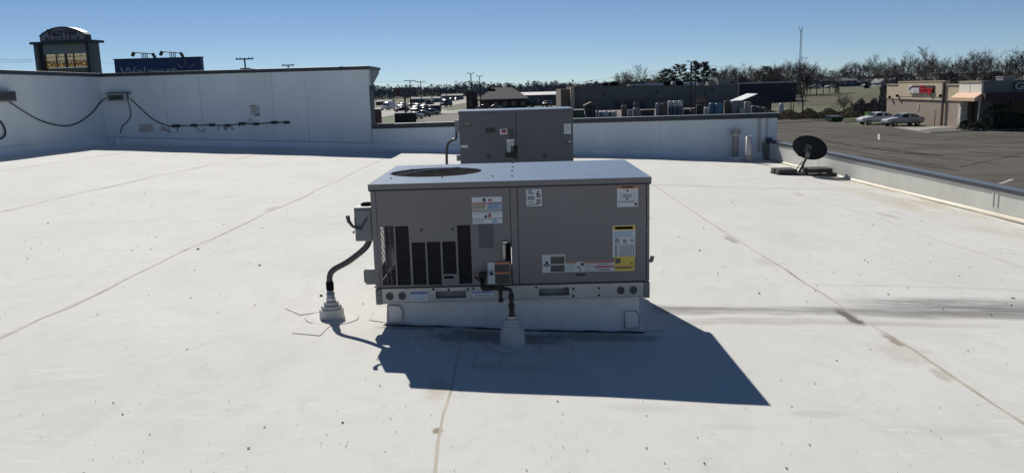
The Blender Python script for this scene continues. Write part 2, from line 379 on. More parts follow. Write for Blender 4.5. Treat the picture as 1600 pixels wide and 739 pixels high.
# ------------------------------------------------------------------ parapets
YB = 23.8
TALLZ, LOWZ = 2.41, .76
JX = -4.16
def face_panels(par, xs, z0f, z1, y, mat=wallskin):
    for i in range(len(xs)-1):
        a, b = xs[i], xs[i+1]; s = MB(); d = .012 if i % 2 else .018
        n = 6; pts = [(a+(b+.03-a)*k/n, z0f(a+(b-a)*k/n)) for k in range(n+1)]
        s.prism([(p[0], y, p[1]) for p in pts]+[(b+.03 if i < len(xs)-2 else b, y, z1), (a, y, z1)], (0, -d, 0))
        s.build('membrane_panel', mat, par)
seamm = M('panel_seam', (.60, .645, .665), rough=.7, var=.2, scale=2)
def joints(par, xs, zf, z1, y):
    for k, x in enumerate(xs):
        s = MB(); s.box(x-.009, x+.009, y-.0235, y-.0182, zf(x)+.2, z1-.005); s.build('panel_seam', seamm, par)
def cap_joints(par, xs, y0, y1, z0, z1):
    for x in xs: s = MB(); s.box(x-.05, x+.05, y0-.004, y1+.004, z0-.003, z1+.003); s.build('coping_joint', coping_m, par)
def skirting(par, pts, out, h=.10):
    """upturned base flashing: pts on the wall line, out = direction into the roof"""
    s = MB(); o = Vector(out)
    prof = [(.022, .22), (.028, .20), (.03, .10), (.055, .035), (.12, .008), (.15, -.01), (0, -.01), (0, .22)]
    ring = []
    for p in pts:
        for d, z in prof: ring.append((p[0]+o.x*d, p[1]+o.y*d, rz(p[0]+o.x*d, p[1]+o.y*d)+z))
    k = len(prof)
    s.add(ring, [(i*k+j, i*k+(j+1) % k, (i+1)*k+(j+1) % k, (i+1)*k+j) for i in range(len(pts)-1) for j in range(k)])
    s.build('base_flashing', wallskin, par)
    d = MB(); q = [Vector((p[0], p[1], 0))+o*.031 for p in pts]
    d.tube([(p.x, p.y, rz(p.x, p.y)+.205) for p in q], .008, n=5); d.build('flashing_termination_bar', M('termination_bar', (.28, .30, .33), var=.1) if par is tw else wallskin, par)

tw = thing('parapet_wall', 'tall white membrane wall carrying the two box lights and the strung cable', 'wall', (0, 0, 0))
s = MB(); s.box(RX0-.3, JX, YB, YB+.32, GZ, TALLZ-.10); s.build('wall_core', wallskin, tw)
xs = [RX0, -9.98, -8.98, -6.92, -5.95, JX-.004]
face_panels(tw, xs, lambda x: rz(x, YB)-.03, TALLZ-.10, YB)
s = MB(); s.box(RX0-.34, JX+.03, YB-.07, YB+.36, TALLZ-.10, TALLZ); s.build('coping', coping_m, tw, bevel=.008)
skirting(tw, [(RX0+k*(JX-.002-RX0)/12, YB-.018) for k in range(13)], (0, -1, 0))
joints(tw, xs[1:-1], lambda x: rz(x, YB), TALLZ-.10, YB); cap_joints(tw, (-10.4, -7.4, -4.9), YB-.07, YB+.36, TALLZ-.10, TALLZ)
# cornice of the shop front, seen at the wall's end
s = MB(); x0, x1 = JX-8, JX
s.prism([(x1-.25, YB+.36, TALLZ-.55), (x1-.25, YB+.62, TALLZ-.55), (x1-.25, YB+1.95, TALLZ-.16), (x1-.25, YB+1.95, TALLZ-.08), (x1-.25, YB+.36, TALLZ-.08)], (.25, 0, 0))
s.build('cornice_end', M('cornice_side', (.24, .255, .275), var=.1), tw)
s = MB(); s.box(x0, x1+.03, YB+.365, YB+2.05, TALLZ-.08, TALLZ); s.build('cornice_cap', coping_m, tw)
s = MB(); s.prism([(x0, YB+.36, TALLZ-.55), (x0, YB+.62, TALLZ-.55), (x0, YB+1.9, TALLZ-.16), (x0, YB+1.9, TALLZ-.09), (x0, YB+.36, TALLZ-.09)], (7.7, 0, 0)); s.build('cornice_soffit', coping_l, tw)
s = MB(); s.box(JX-.28, JX+.07, YB+.34, YB+.60, TALLZ-.68, TALLZ-.55); s.build('cornice_foot', coping_m, tw)
s = MB(); s.box(JX+.001, JX+.03, YB+.02, YB+.60, LOWZ, TALLZ-.56); s.build('end_trim', coping_m, tw)

sw = thing('parapet_wall', 'tall white membrane wall running from the box-light corner past the looped cable', 'wall', (0, 0, 0))
s = MB(); s.box(RX0-.32, RX0, RY0, YB-.001, GZ, TALLZ-.10); s.build('wall_core', wallskin, sw)
for i in range(8):
    y1 = YB-.02-i*3.4; y0 = max(RY0, y1-3.42); d = .012 if i % 2 else .018
    s = MB(); s.prism([(RX0, y0, rz(RX0, y0)-.03), (RX0, y1, rz(RX0, y1)-.03), (RX0, y1, TALLZ-.1), (RX0, y0, TALLZ-.1)], (d, 0, 0)); s.build('membrane_panel', wallskin, sw)
s = MB(); s.box(RX0-.36, RX0+.07, RY0, YB-.075, TALLZ-.10, TALLZ-.002); s.build('coping', coping_m, sw, bevel=.008)
skirting(sw, [(RX0+.018, YB-.05-k*(YB-RY0-.1)/14) for k in range(15)], (1, 0, 0))

lw = thing('parapet_wall', 'low white parapet with dark cap between the tall wall and the vent pipes', 'wall', (0, 0, 0))
s = MB(); s.box(JX+.035, RX1+.28, YB+.004, YB+.30, GZ, LOWZ-.12); s.build('wall_core', wallskin, lw)
face_panels(lw, [JX+.004, -3.95, -1.3, 1.55, 4.12, 6.92, 7.02, RX1], lambda x: rz(x, YB)-.03, LOWZ-.12, YB)
s = MB(); s.box(JX+.035, RX1+.30, YB-.07, YB+.34, LOWZ-.12, LOWZ); s.build('coping', coping_m, lw, bevel=.008)
s = MB(); s.box(JX+.035, RX1+.30, YB-.045, YB+.32, LOWZ+.001, LOWZ+.016); s.build('coping_lip', M('coping_lip_pale', (.20, .215, .235), rough=.5, var=.1), lw)
skirting(lw, [(JX+.01+k*(RX1-.01-JX)/12, YB-.018) for k in range(13)], (0, -1, 0))
s = MB(); s.box(RX1-.30, RX1-.20, YB-.035, YB-.018, rz(7, YB), LOWZ-.12); s.box(RX1-.06, RX1+.0, YB-.035, YB-.019, rz(7, YB)+.4, LOWZ-.12); s.build('corner_trim', M('trim_pale', (.5, .5, .5), var=.1), lw)

joints(lw, [-3.95, -1.3, 1.55, 4.12], lambda x: rz(x, YB), LOWZ-.12, YB); cap_joints(lw, (-2.6, .6, 3.7), YB-.07, YB+.30, LOWZ-.12, LOWZ-.004)
RZT = .012
rw = thing('parapet_wall', 'knee-high white parapet with blue-grey metal cap beside the satellite dish', 'wall', (0, 0, 0))
s = MB(); s.box(RX1, RX1+.14, RY0, YB-.001, GZ, RZT-.06); s.build('wall_core', wallskin, rw)
nseg = 7
for i in range(nseg):
    y1 = YB-.03-i*(YB-RY0)/nseg; y0 = y1-(YB-RY0)/nseg+.0; d = .012 if i % 2 else .018
    s = MB(); s.prism([(RX1, y0, rz(RX1, y0)-.03), (RX1, y1, rz(RX1, y1)-.03), (RX1, y1, RZT-.06), (RX1, y0, RZT-.06)], (-d, 0, 0)); s.build('membrane_panel', M('low_wall_membrane', (.63, .64, .595), rough=.6, var=.08, scale=2, bump=.1, bscale=4), rw)
    s = MB(); s.box(RX1-.045, RX1+.17, y0+.006, y1, RZT-.058, RZT); s.mat(1).box(RX1-.042, RX1+.167, y0+.006, y1, RZT+.001, RZT+.004)
    s.build('coping', [coping_m, coping_l], rw, bevel=.006)
# cant strip with an ochre stained lower edge
s = MB(); ys = [RY0+k*(YB-.05-RY0)/40 for k in range(41)]
ring = []
for y in ys:
    w1 = .02*math.sin(y*1.7)
    ring += [(RX1-.019, y, rz(RX1, y)+.05), (RX1-.05-w1*.4, y, rz(RX1-.05, y)+.020), (RX1-.085-w1*.4, y, rz(RX1-.12, y)+.012)]
s.add(ring, [(3*i+j, 3*i+j+1, 3*i+j+4, 3*i+j+3) for i in range(40) for j in range(2)], True); s.build('cant_strip', M('cant_ochre', (.50, .455, .34), var=.14, scale=3, rough=.5), rw)
s = MB(); s.tube([(RX1-.09-.008*math.sin(y*1.7), y, rz(RX1-.125, y)+.010) for y in ys], .006, n=5); s.build('cant_bead', lapmid, rw)
s = MB(); y = 12.35; s.box(RX1-.028, RX1-.019, y-.10, y-.06, rz(RX1, y)+.14, RZT-.07); s.box(RX1-.028, RX1-.019, y+.02, y+.05, rz(RX1, y)+.14, RZT-.07); s.build('lap_joint', M('low_wall_membrane', (.63, .64, .595)), rw)
# corner end post where the low parapet steps down
s = MB(); s.box(RX1-.09, RX1+.06, YB-.26, YB-.076, RZT+.005, RZT+.07); s.build('corner_block', M('corner_dark', (.05, .055, .065), var=.1), rw)
s = MB(); s.prism([(RX1-.13, YB-.28, rz(7.2, YB)), (RX1-.02, YB-.28, rz(7.2, YB)), (RX1-.02, YB-.28, RZT-.065), (RX1-.16, YB-.28, RZT-.065)], (0, .24, 0)); s.build('corner_boot', galv_d, rw)
# storey below the roof
s = MB(); s.box(RX0-.28, RX1+.24, RY0-.3, RY0-.001, GZ, -.3); s.build('building_side', wallskin, kind='structure')

# ================================================================== ROOFTOP UNITS
UX, UY, UZ = -1.0002, 5.5404, .2104
UW, UD, UH = 1.89, 1.374, .831
u1 = thing('rooftop_air_conditioner', 'large grey rooftop air conditioner with louvered end and round top fan', 'air conditioner', (UX, UY, UZ))
def fx(px, py, Y=UY, ox=UX, oz=UZ): p = atY(px, py, Y); return p.x-ox, p.z-oz
Z0, Z1 = .115, UH-.035
# front end panel with louver openings cut through
def holed_plate(x0, x1, z0, z1, holes, y0, y1):
    xs = sorted({x0, x1, *[h[0] for h in holes], *[h[1] for h in holes]}); zs = sorted({z0, z1, *[h[2] for h in holes], *[h[3] for h in holes]})
    s = MB()
    def inh(x, z): return any(h[0] < x < h[1] and h[2] < z < h[3] for h in holes)
    for i in range(len(xs)-1):
        for j in range(len(zs)-1):
            cx, cz = (xs[i]+xs[i+1])/2, (zs[j]+zs[j+1])/2
            if inh(cx, cz): continue
            a, b, c2, d = xs[i], xs[i+1], zs[j], zs[j+1]
            s.quad((a, y0, c2), (b, y0, c2), (b, y0, d), (a, y0, d)); s.quad((a, y1, c2), (b, y1, c2), (b, y1, d), (a, y1, d))
    for h in holes+[(x0, x1, z0, z1)]:
        a, b, c2, d = h
        s.quad((a, y0, c2), (b, y0, c2), (b, y1, c2), (a, y1, c2)); s.quad((a, y0, d), (b, y0, d), (b, y1, d), (a, y1, d))
        s.quad((a, y0, c2), (a, y0, d), (a, y1, d), (a, y1, c2)); s.quad((b, y0, c2), (b, y0, d), (b, y1, d), (b, y1, c2))
    return s
lou = []
for (a, b, t, bt) in ((593.5, 614.5, 353.5, 446), (617, 638, 353.5, 445.5), (643, 664, 379, 445), (666.8, 687.8, 378, 445), (690.8, 711.8, 377.5, 428), (714, 734.8, 352, 443.5)):
    xa, za = fx(a, t); xb, _ = fx(b, t); _, zb = fx(a+5, bt); lou.append((xa, xb, zb, za))
mslot = (*[fx(v, 433)[0] for v in (694, 709)], fx(700, 435)[1], fx(700, 431.5)[1])
px_post0, px_post1 = fx(797, 300)[0], fx(807.5, 300)[0]
holed_plate(.035, px_post0-.004, Z0, Z1, lou+[mslot], 0, .012).build('end_panel', casing, u1)
for k, (a, b, c2, d) in enumerate(lou):
    s = MB(); n = int((d-c2)/.0135); m3 = 3
    for i in range(n):
        z = c2+(i+.5)*(d-c2)/n
        s.add([(a, .004, z+.0045), (b, .004, z+.0045), (b, .013, z-.003), (a, .013, z-.003), (a, .005, z+.0060), (b, .005, z+.0060), (b, .0145, z-.0015), (a, .0145, z-.0015)],
              [(0, 1, 2, 3), (4, 5, 6, 7), (0, 1, 5, 4), (2, 3, 7, 6)])
    for j in range(1, m3 if k == 0 else 1):
        x = a+(b-a)*j/m3; s.box(x-.004, x+.004, .003, .015, c2, d)
    s.build('louver', slatm, u1)
s = MB(); s.box(mslot[0], mslot[1], .03, .032, mslot[2], mslot[3]); s.build('slot_back', blackm, u1)
# dark void behind the louvers; it opens to the coil face on the near side
L0 = lou[0]
s = MB(); s.box(lou[0][1]+.012, px_post0-.01, .06, .07, Z0+.02, Z1-.06); s.box(.04, px_post0-.01, .02, .5, Z0+.001, Z0+.015); s.box(lou[0][1]+.01, lou[0][1]+.012, .016, .66, Z0+.015, Z1-.10)
s.box(.04, lou[0][1]+.10, .66, .68, Z0, Z1-.06); s.box(.03, px_post0, .02, .40, L0[3]+.02, L0[3]+.03)
s.build('coil_void', blackm, u1)
# side: corner posts, coil grille
s = MB(); s.box(0, .033, -.004, .012, Z0, Z1); s.box(0, .008, .012, .05, Z0, Z1); s.build('corner_post', casing, u1, bevel=.002)
s = MB(); s.box(0, .010, .052, .46, Z1-.16, Z1); s.box(0, .010, .052, .46, Z0, Z0+.10); s.box(0, .012, .461, UD, Z0, Z1); s.build('side_panel', casing, u1)
s = MB()
for i in range(24): z = Z0+.10+i*.021; s.box(.002, .006, .05, .46, z, z+.006)
s.build('coil_guard', slatm, u1)
s = MB(); s.box(px_post0, px_post1, -.003, .02, Z0, Z1); s.build('centre_post', casing, u1, bevel=.002)
s = MB(); s.box(px_post1+.004, UW-.022, 0, .02, Z0, Z1); s.build('access_panel', casing, u1, bevel=.002)
s = MB(); s.box(UW-.018, UW, -.003, .05, Z0, Z1); s.build('corner_post', casing, u1, bevel=.002)
s = MB(); s.box(px_post0, UW-.005, .024, UD-.01, Z0, Z1-.002); s.box(.05, UW-.02, UD-.02, UD-.004, Z0, Z1-.003); s.build('cabinet_core', casing, u1)
s = MB(); s.box(.03, UW-.03, -.001, .02, Z0-.012, Z0-.0005); s.build('base_joint', casing_d, u1)
# top cover with round fan opening
FC = (-.62-UX, 6.28-UY); FR = .345
def top_with_hole(w_, d_, cx, cyy, r, z0, z1, ov):
    s = MB(); n = 48; ring = []; outer = []
    for i in range(n):
        a = 2*math.pi*i/n; c2, s2 = math.cos(a), math.sin(a); ring.append((cx+r*c2, cyy+r*s2))
        tx = ((w_/2+ov)-cx)/c2 if c2 > 1e-9 else ((-ov)-cx)/c2 if c2 < -1e-9 else 1e9
        t = 1e9
        for (num, den) in ((w_+ov-cx, c2), (-ov-cx, c2), (d_+ov-cyy, s2), (-ov-cyy, s2)):
            if abs(den) > 1e-9 and num/den > 0: t = min(t, num/den)
        outer.append((cx+t*c2, cyy+t*s2))
    vs = [(x, y, z1) for x, y in ring]+[(x, y, z1) for x, y in outer]+[(x, y, z0) for x, y in ring]
    s.add(vs, [(i, (i+1) % n, n+(i+1) % n, n+i) for i in range(n)]+[(i, (i+1) % n, 2*n+(i+1) % n, 2*n+i) for i in range(n)])
    corners = [(-ov, -ov), (w_+ov, -ov), (w_+ov, d_+ov), (-ov, d_+ov)]
    for cxx, cyc in corners:   # fill the corner wedges
        an = math.atan2(cyc-cyy, cxx-cx) % (2*math.pi); i = int(an/(2*math.pi)*n); s.add([(*outer[i], z1), (*outer[(i+1) % n], z1), (cxx, cyc, z1)], [(0, 1, 2)])
    s.m = 1
    for i in range(4):
        a, b = corners[i], corners[(i+1) % 4]; s.quad((*a, z0), (*b, z0), (*b, z1), (*a, z1))
    return s
top_with_hole(UW, UD, FC[0], FC[1], FR, UH-.036, UH, .012).build('top_cover', [topcov, casing], u1)
s = MB(); s.box(-.010, UW+.010, -.010, -.004, UH-.048, UH-.036); s.build('top_drip_edge', casing_d, u1)
s = MB(); s.lathe((FC[0], FC[1], UH-.30), [(FR+.004, .296), (FR-.006, .26), (FR-.012, .05), (FR-.02, 0), (.0001, 0)], n=40); s.build('fan_shroud', blackm, u1)
s = MB(); s.lathe((FC[0], FC[1], UH-.20), [(.07, 0), (.07, .06), (.001, .07)], n=16)
for k in range(4):
    a = 2*math.pi*k/4+.5
    for (r0, r1) in ((.06, FR-.04),):
        p = []
        for rr, tw2, zz in ((r0, .25, .0), (r1, .42, .0)):
            for sgn, zo in ((-1, .0), (1, .06)):
                an = a+sgn*tw2; p.append((FC[0]+rr*math.cos(an), FC[1]+rr*math.sin(an), UH-.24+zo))
        s.add([p[0], p[1], p[3], p[2]], [(0, 1, 2, 3)])
s.build('fan_blade_set', M('fan_blade', (.04, .04, .045), rough=.8, var=.1, spec=.1), u1)
s = MB(); gm_ = M('fan_guard_wire', (.010, .010, .012), rough=.9, var=0, spec=.05)
for k in (3, 6, 9):
    r = FR*k/9.2; s.tube([(FC[0]+r*math.cos(t*math.pi/20), FC[1]+r*math.sin(t*math.pi/20), UH+.003+.006*math.cos(k/9*1.5)) for t in range(40)], .0009, n=4, closed=True, smooth=False)
for k in range(6):
    a = math.pi*k/3+.2; s.tube([(FC[0]+r*math.cos(a), FC[1]+r*math.sin(a), UH+.002+.006*math.cos(r/FR*1.5)) for r in (.03, .12, .22, FR+.01)], .002, n=4, smooth=False)
s.build('fan_guard', gm_, u1)
# bright chord: sun glint on the fan strut, put into a chrome colour
s = MB(); a1 = R(215); b1 = R(62)
s.tube([(FC[0]+FR*.97*math.cos(a1), FC[1]+FR*.97*math.sin(a1), UH+.004), (FC[0]-.05, FC[1]+.10, UH+.010), (FC[0]+FR*.97*math.cos(b1), FC[1]+FR*.97*math.sin(b1), UH+.004)], .0035, n=6)
s.build('fan_motor_strut', M('sunlit_strut', (.7, .72, .74), metal=.9, rough=.25, var=0), u1)
scr = MB(); scr.lathe((0, 0, 0), [(.0085, -.001), (.0085, .003), (.005, .006)], n=8); scr_me = scr.mesh('screw', [screwm])
def screw(par, x, y, z, rot=(0, 0, 0)):
    o = bpy.data.objects.new('screw', scr_me); COL.objects.link(o); o.parent = par; o.location = (x, y, z); o.rotation_euler = rot
for px, py in ((611, 279), (691, 277.5), (770, 276), (801, 255), (801, 261), (800, 268), (800, 275.5), (772, 254)):
    p = atZ(px, py, UZ+UH); screw(u1, p.x-UX, p.y-UY, UH)
for px, py in ((658.5, 359), (707, 358)):
    x, z = fx(px, py); screw(u1, x, -.001, z, (R(90), 0, 0))
scl = MB(); scl.lathe((0, 0, 0), [(.006, -.001), (.006, .003), (.003, .005)], n=8); scl_me = scl.mesh('screw', [bandm])
for px, py in ((802, 303), (802, 352), (802, 412), (803, 435), (1010, 300), (1010, 360), (1009, 440), (586, 449), (698, 448), (803, 291)):
    x, z = fx(px, py); o = bpy.data.objects.new('screw', scl_me); COL.objects.link(o); o.parent = u1; o.location = (x, -.004, max(z, Z0+.005)); o.rotation_euler = (R(90), 0, 0)
# faded perforated panel under the white label
x, z = fx(747, 350); x2, _ = fx(771, 350); _, z2 = fx(747, 388)
s = MB(); s.box(x, x2, -.0025, -.0005, z2, z)
s.mat(1)
for i in range(9): zz = z2+(i+.5)*(z-z2)/9; s.box(x+.006, x2-.006, -.0035, -.0026, zz-.004, zz+.001)
s.build('vent_grille', [perf, slatm], u1)
# base rail: galvanised channel with fork pockets and round holes
def rail(par, w_, holes, rnd_holes, y0):
    s = holed_plate(.042, w_-.040, .0, Z0-.015, holes, y0, y0+.010)
    s.box(.042, w_-.040, y0, y0+.05, Z0-.015, Z0-.012); s.box(.042, w_-.04, y0-.006, y0, -.002, .007)
    s.build('base_rail', galv, par)
    for a, b, c2, d in holes:
        q = MB(); q.box(a, b, y0+.05, y0+.055, c2, d); q.mat(1).box(a, b, y0+.0101, y0+.049, c2, c2+.002); q.build('fork_pocket', [galv_d, galv], par)
    for x, z, r in rnd_holes:
        q = MB(); q.lathe((x, y0-.0015, z), [(r, 0), (r, .0012)], n=20, axis=(0, 1, 0)); q.m = 1
        q.lathe((x, y0-.0015, z), [(r+.004, .001), (r+.004, -.003), (r, -.003), (r, .001)], n=20, axis=(0, 1, 0)); q.build('lifting_hole', [M('hole_shade', (.06, .06, .065), var=0), galv], par)
def zr(px, py): return fx(px, py)[1]
pockets = [(fx(681, 460)[0], fx(728, 460)[0], .025, .078), (fx(842, 457)[0], fx(889, 457)[0], .025, .078)]
rail(u1, UW, pockets, [(fx(p, 460)[0], .052, .026) for p in (609, 628.5, 970, 989.5)], -.002)
s = MB(); s.box(-.002, .040, -.006, .06, -.006, Z0-.012); s.box(-.002, .006, .06, UD, -.006, Z0-.012)
for zz in (.02, .055, .085): s.box(.004, .034, -.010, -.006, zz-.006, zz+.006)
s.build('rail_end', galv_d, u1)
s = MB(); s.box(UW-.038, UW+.002, -.006, UD, -.006, Z0-.012); s.box(UW-.032, UW-.012, -.010, -.006, .03, .08); s.build('rail_end', galv_d, u1)
for px, py in ((677, 452), (701, 452.5), (731, 452), (885, 450), (896, 451), (896, 462), (936, 450), (936, 461), (838, 449), (740, 451)):
    x, z = fx(px, py); screw(u1, x, -.003, min(z, Z0-.02), (R(90), 0, 0))
# labels
LM = [lab_w, lab_k, lab_g, lab_o, lab_r, lab_y, lab_b, lab_lb, lab_cr, lab_d]
LI = dict(w=0, k=1, g=2, o=3, r=4, y=5, b=6, l=7, c=8, d=9)
def label(par, rect, base, items, Y=UY, ox=UX, oz=UZ, yo=-.0012, texts=(), name='warning_label', lab=None):
    x0, z1 = fx(rect[0], rect[1], Y, ox, oz); x1, _ = fx(rect[2], rect[1], Y, ox, oz); _, z0 = fx(rect[0]+2, rect[3], Y, ox, oz)
    s = MB(); s.mat(LI[base]).box(x0, x1, yo-.001, yo+.001, z0, z1); W2, H2 = x1-x0, z1-z0
    for u0, v0, u1_, v1, c2 in items:     # u to the reader's right, v downwards, 0..1
        s.mat(LI[c2]).box(x0+u0*W2, x0+u1_*W2, yo-.0018, yo-.001, z1-v1*H2, z1-v0*H2)
    for (t, u0, v0, u1_, v1, c2) in texts:
        s.mat(LI[c2]); put_text(s, t, (x0+u0*W2, yo-.0018, z1-v1*H2), (1, 0, 0), (0, -1, 0), (u1_-u0)*W2, (v1-v0)*H2, ext=.0008, bold=.02)
    o = s.build(name, LM, par)
    if lab: o['label'] = lab
    return o
def lines(u0, u1_, v0, v1, n, c2='g', th=.45, seed=1):
    r2 = random.Random(seed); o = []; h = (v1-v0)/n
    for i in range(n):
        e = u1_-(u1_-u0)*r2.choice((0, 0, .05, .12, .3)); v = v0+i*h
        u = u0
        while u < e-.01:
            l = r2.uniform(.06, .16); o.append((u, v, min(e, u+l), v+h*th, c2)); u += l+.02
    return o
label(u1, (737, 308.5, 784, 350), 'w', [(0, .20, 1, .235, 'r'), (0, .235, .5, .47, 'c'), (.5, .235, 1, .47, 'l'), (0, .49, 1, .52, 'k'), (0, .80, 1, .83, 'g'), (.36, .05, .46, .17, 'k'), (.54, .07, .66, .16, 'r'),
      (.40, .68, .49, .77, 'k'), (.53, .62, .62, .77, 'r'), (.66, .85, .82, .98, 'l')]+lines(.02, .46, .26, .46, 3, 'g', seed=2)+lines(.55, .97, .26, .46, 3, 'b', .3, seed=3)+lines(.05, .9, .55, .64, 2, 'g', seed=4)+lines(.05, .5, .86, .97, 2, 'g', seed=5), lab='white multi-panel safety label')
label(u1, (822, 296, 846, 322.5), 'w', [(.65, .62, .93, .70, 'k'), (.65, .76, .93, .84, 'k')]+lines(.10, .5, .05, .34, 2, 'k', .55, 6)+lines(.08, .55, .42, .66, 2, 'k', .6, 7)+lines(.08, .5, .72, .80, 1, 'k', .7, 8)+lines(.06, .92, .87, .94, 1, 'k', .8, 9),
      texts=[('6', .66, .08, .92, .52, 'k')], lab='white label with a big black 6')
label(u1, (964, 291, 997, 323.5), 'w', [(0, 0, 1, .13, 'o'), (.2, .03, .8, .09, 'r'), (.46, .17, .54, .28, 'k'), (.18, .39, .82, .40, 'k'), (.18, .39, .19, .66, 'k'), (.81, .39, .82, .66, 'k'), (.42, .60, .55, .66, 'k'), (.83, .82, .95, .94, 'k')]
      +lines(.28, .75, .43, .58, 2, 'k', .5, 11)+lines(.05, .95, .72, .82, 2, 'k', .4, 12), lab='white label with an orange heading')
label(u1, (957, 352.5, 992.5, 402), 'w', [(.02, .01, 1, .15, 'y'), (.1, .04, .9, .12, 'd'), (.1, .40, .3, .56, 'g'), (.45, .44, .62, .55, 'g'), (.78, .44, .92, .52, 'g')]+lines(.08, .95, .19, .38, 4, 'l', .6, 14)
      +[(.10, .62, .2, .98, 'g')]+[(.3+.075*i, .62, .34+.075*i, .98, 'g') for i in range(9)]+[(.05, .585, 1, .6, 'l')], lab='tall label with a yellow heading and white chart')
label(u1, (960, 401, 991.5, 423.5), 'y', [(.04, .12, .30, .46, 'd'), (.42, .12, .43, .5, 'd'), (.8, .4, .9, .5, 'd'), (0, .58, 1, .61, 'o')]+lines(.04, .95, .70, .86, 1, 'd', .8, 16), yo=-.0025, lab='yellow label below the chart')
label(u1, (847, 398, 860, 426), 'w', [(.25, .5, .8, .56, 'k'), (.4, .36, .68, .5, 'k'), (.12, .56, .35, .64, 'k'), (.75, .56, .95, .64, 'k'), (.42, .6, .7, .68, 'k')]+lines(.15, .85, .1, .3, 3, 'l', .3, 17), lab='white label with a black hand symbol')
label(u1, (860, 397.5, 883, 425.5), 'w', [(0, .02, .95, .12, 'c'), (.0, .13, .95, .54, 'd'), (.0, .60, .95, .97, 'd')], lab='dark plate label in a white border')
label(u1, (883.3, 409, 900, 425), 'w', [(0, 0, 1, .18, 'o')]+lines(.1, .95, .3, .95, 5, 'g', .4, 19))
label(u1, (900.3, 409, 913, 424.5), 'w', [(.6, .1, .9, .42, 'k'), (.12, .5, .48, .62, 'k'), (.38, .74, .6, .88, 'k'), (.35, .2, .5, .3, 'g')])
label(u1, (913.3, 409, 929, 424), 'w', [(0, 0, 1, .18, 'o')]+lines(.08, .95, .3, .95, 5, 'g', .4, 21))
label(u1, (929.3, 407, 960, 424), 'w', [(0, .02, .98, .2, 'r'), (0, .48, .98, .66, 'r')]+lines(.08, .82, .28, .4, 1, 'k', .6, 22)+lines(.08, .8, .76, .95, 2, 'k', .5, 23), lab='white label with two red bars')
label(u1, (900, 427.5, 914.5, 431), 'k', [], name='drain_slot')
label(u1, (640.5, 456.5, 668, 470.5), 'w', [(0, 0, 1, .2, 'b')]+lines(.1, .9, .32, .7, 3, 'l', .5, 24)+lines(.2, .8, .75, .9, 1, 'g', .4, 25), yo=-.0045, lab='white label with a blue heading on the rail')
label(u1, (738, 455, 771, 464), 'w', lines(.0, .98, .05, .5, 1, 'b', .55, 26)+lines(.1, .95, .62, .9, 1, 'g', .5, 27), yo=-.0040, name='rail_plate')
# hinged document plate near the gas entry
label(u1, (761.5, 409.5, 799, 444), 'd', [(0, 0, .30, 1, 'w'), (.06, .5, .26, .56, 'k'), (.12, .40, .2, .5, 'k'), (.3, .0, .95, .10, 'o'), (.3, .44, .95, .55, 'o'), (.93, 0, .945, 1, 'c'), (0, .98, .98, 1, 'c')], yo=-.012, name='gas_shutoff_plate', lab='label plate, white edge with dark and orange bands')
x, z = fx(786, 378); s = MB(); s.box(x-.002, x+.028, -.03, -.0005, z-.005, z+.008); s.mat(1).lathe((x+.006, -.02, z-.115), [(.008, 0), (.010, .01), (.012, .09), (.010, .105)], n=12); s.mat(2).box(x+.012, x+.05, -.02, -.0008, z-.13, z-.01)
s.build('sight_tube', [bandm, M('yellowed_tube', (.55, .52, .42), rough=.3, var=.05), blackm], u1)
# disconnect box and junction box on the near side
dx0, dz0 = -.125, .43
s = MB(); s.box(dx0, -.002, .03, .24, .437, .672); s.build('disconnect_box', boxgrey, u1, bevel=.006)
s = MB(); s.box(dx0+.012, -.01, .022, .030, .45, .655); s.box(dx0-.006, dx0+.02, .05, .12, .52, .60); s.build('disconnect_door', boxgrey, u1, bevel=.003)
s = MB(); s.tube([(dx0+.05, .018, .52), (dx0-.01, .012, .545), (dx0-.035, .012, .58), (dx0-.042, .014, .62)], [.008, .010, .013, .015], n=8); s.tube([(dx0+.045, .014, .53), (dx0+.09, .012, .60)], .005, n=6)
s.tube([(dx0-.01, .06, .505), (dx0-.018, .05, .50), (dx0-.01, .045, .49)], .005, n=6); s.build('disconnect_handle', M('handle_dark', (.04, .042, .045), var=0, rough=.4), u1)
s = MB(); s.lathe((dx0+.075, .13, .672), [(.045, 0), (.045, .012), (.03, .02)], n=16); s.build('conduit_hub', blackm, u1)
s = MB(); s.box(-.072, -.002, .03, .14, .13, .238); s.build('junction_box', M('junction_grey', (.20, .205, .205), rough=.5, var=.1), u1, bevel=.004)
s = MB(); s.box(-.085, -.073, .035, .135, .142, .23); s.build('junction_cover', boxgrey, u1, bevel=.005)
s = MB(); px1 = fx(1016, 408, UY+.1); s.tube([(UW+.0, .12, px1[1]), (UW+.035, .12, px1[1]), (UW+.04, .12, px1[1]+.03)], .016, n=10, smooth=True); s.build('condensate_elbow', galv_d, u1)

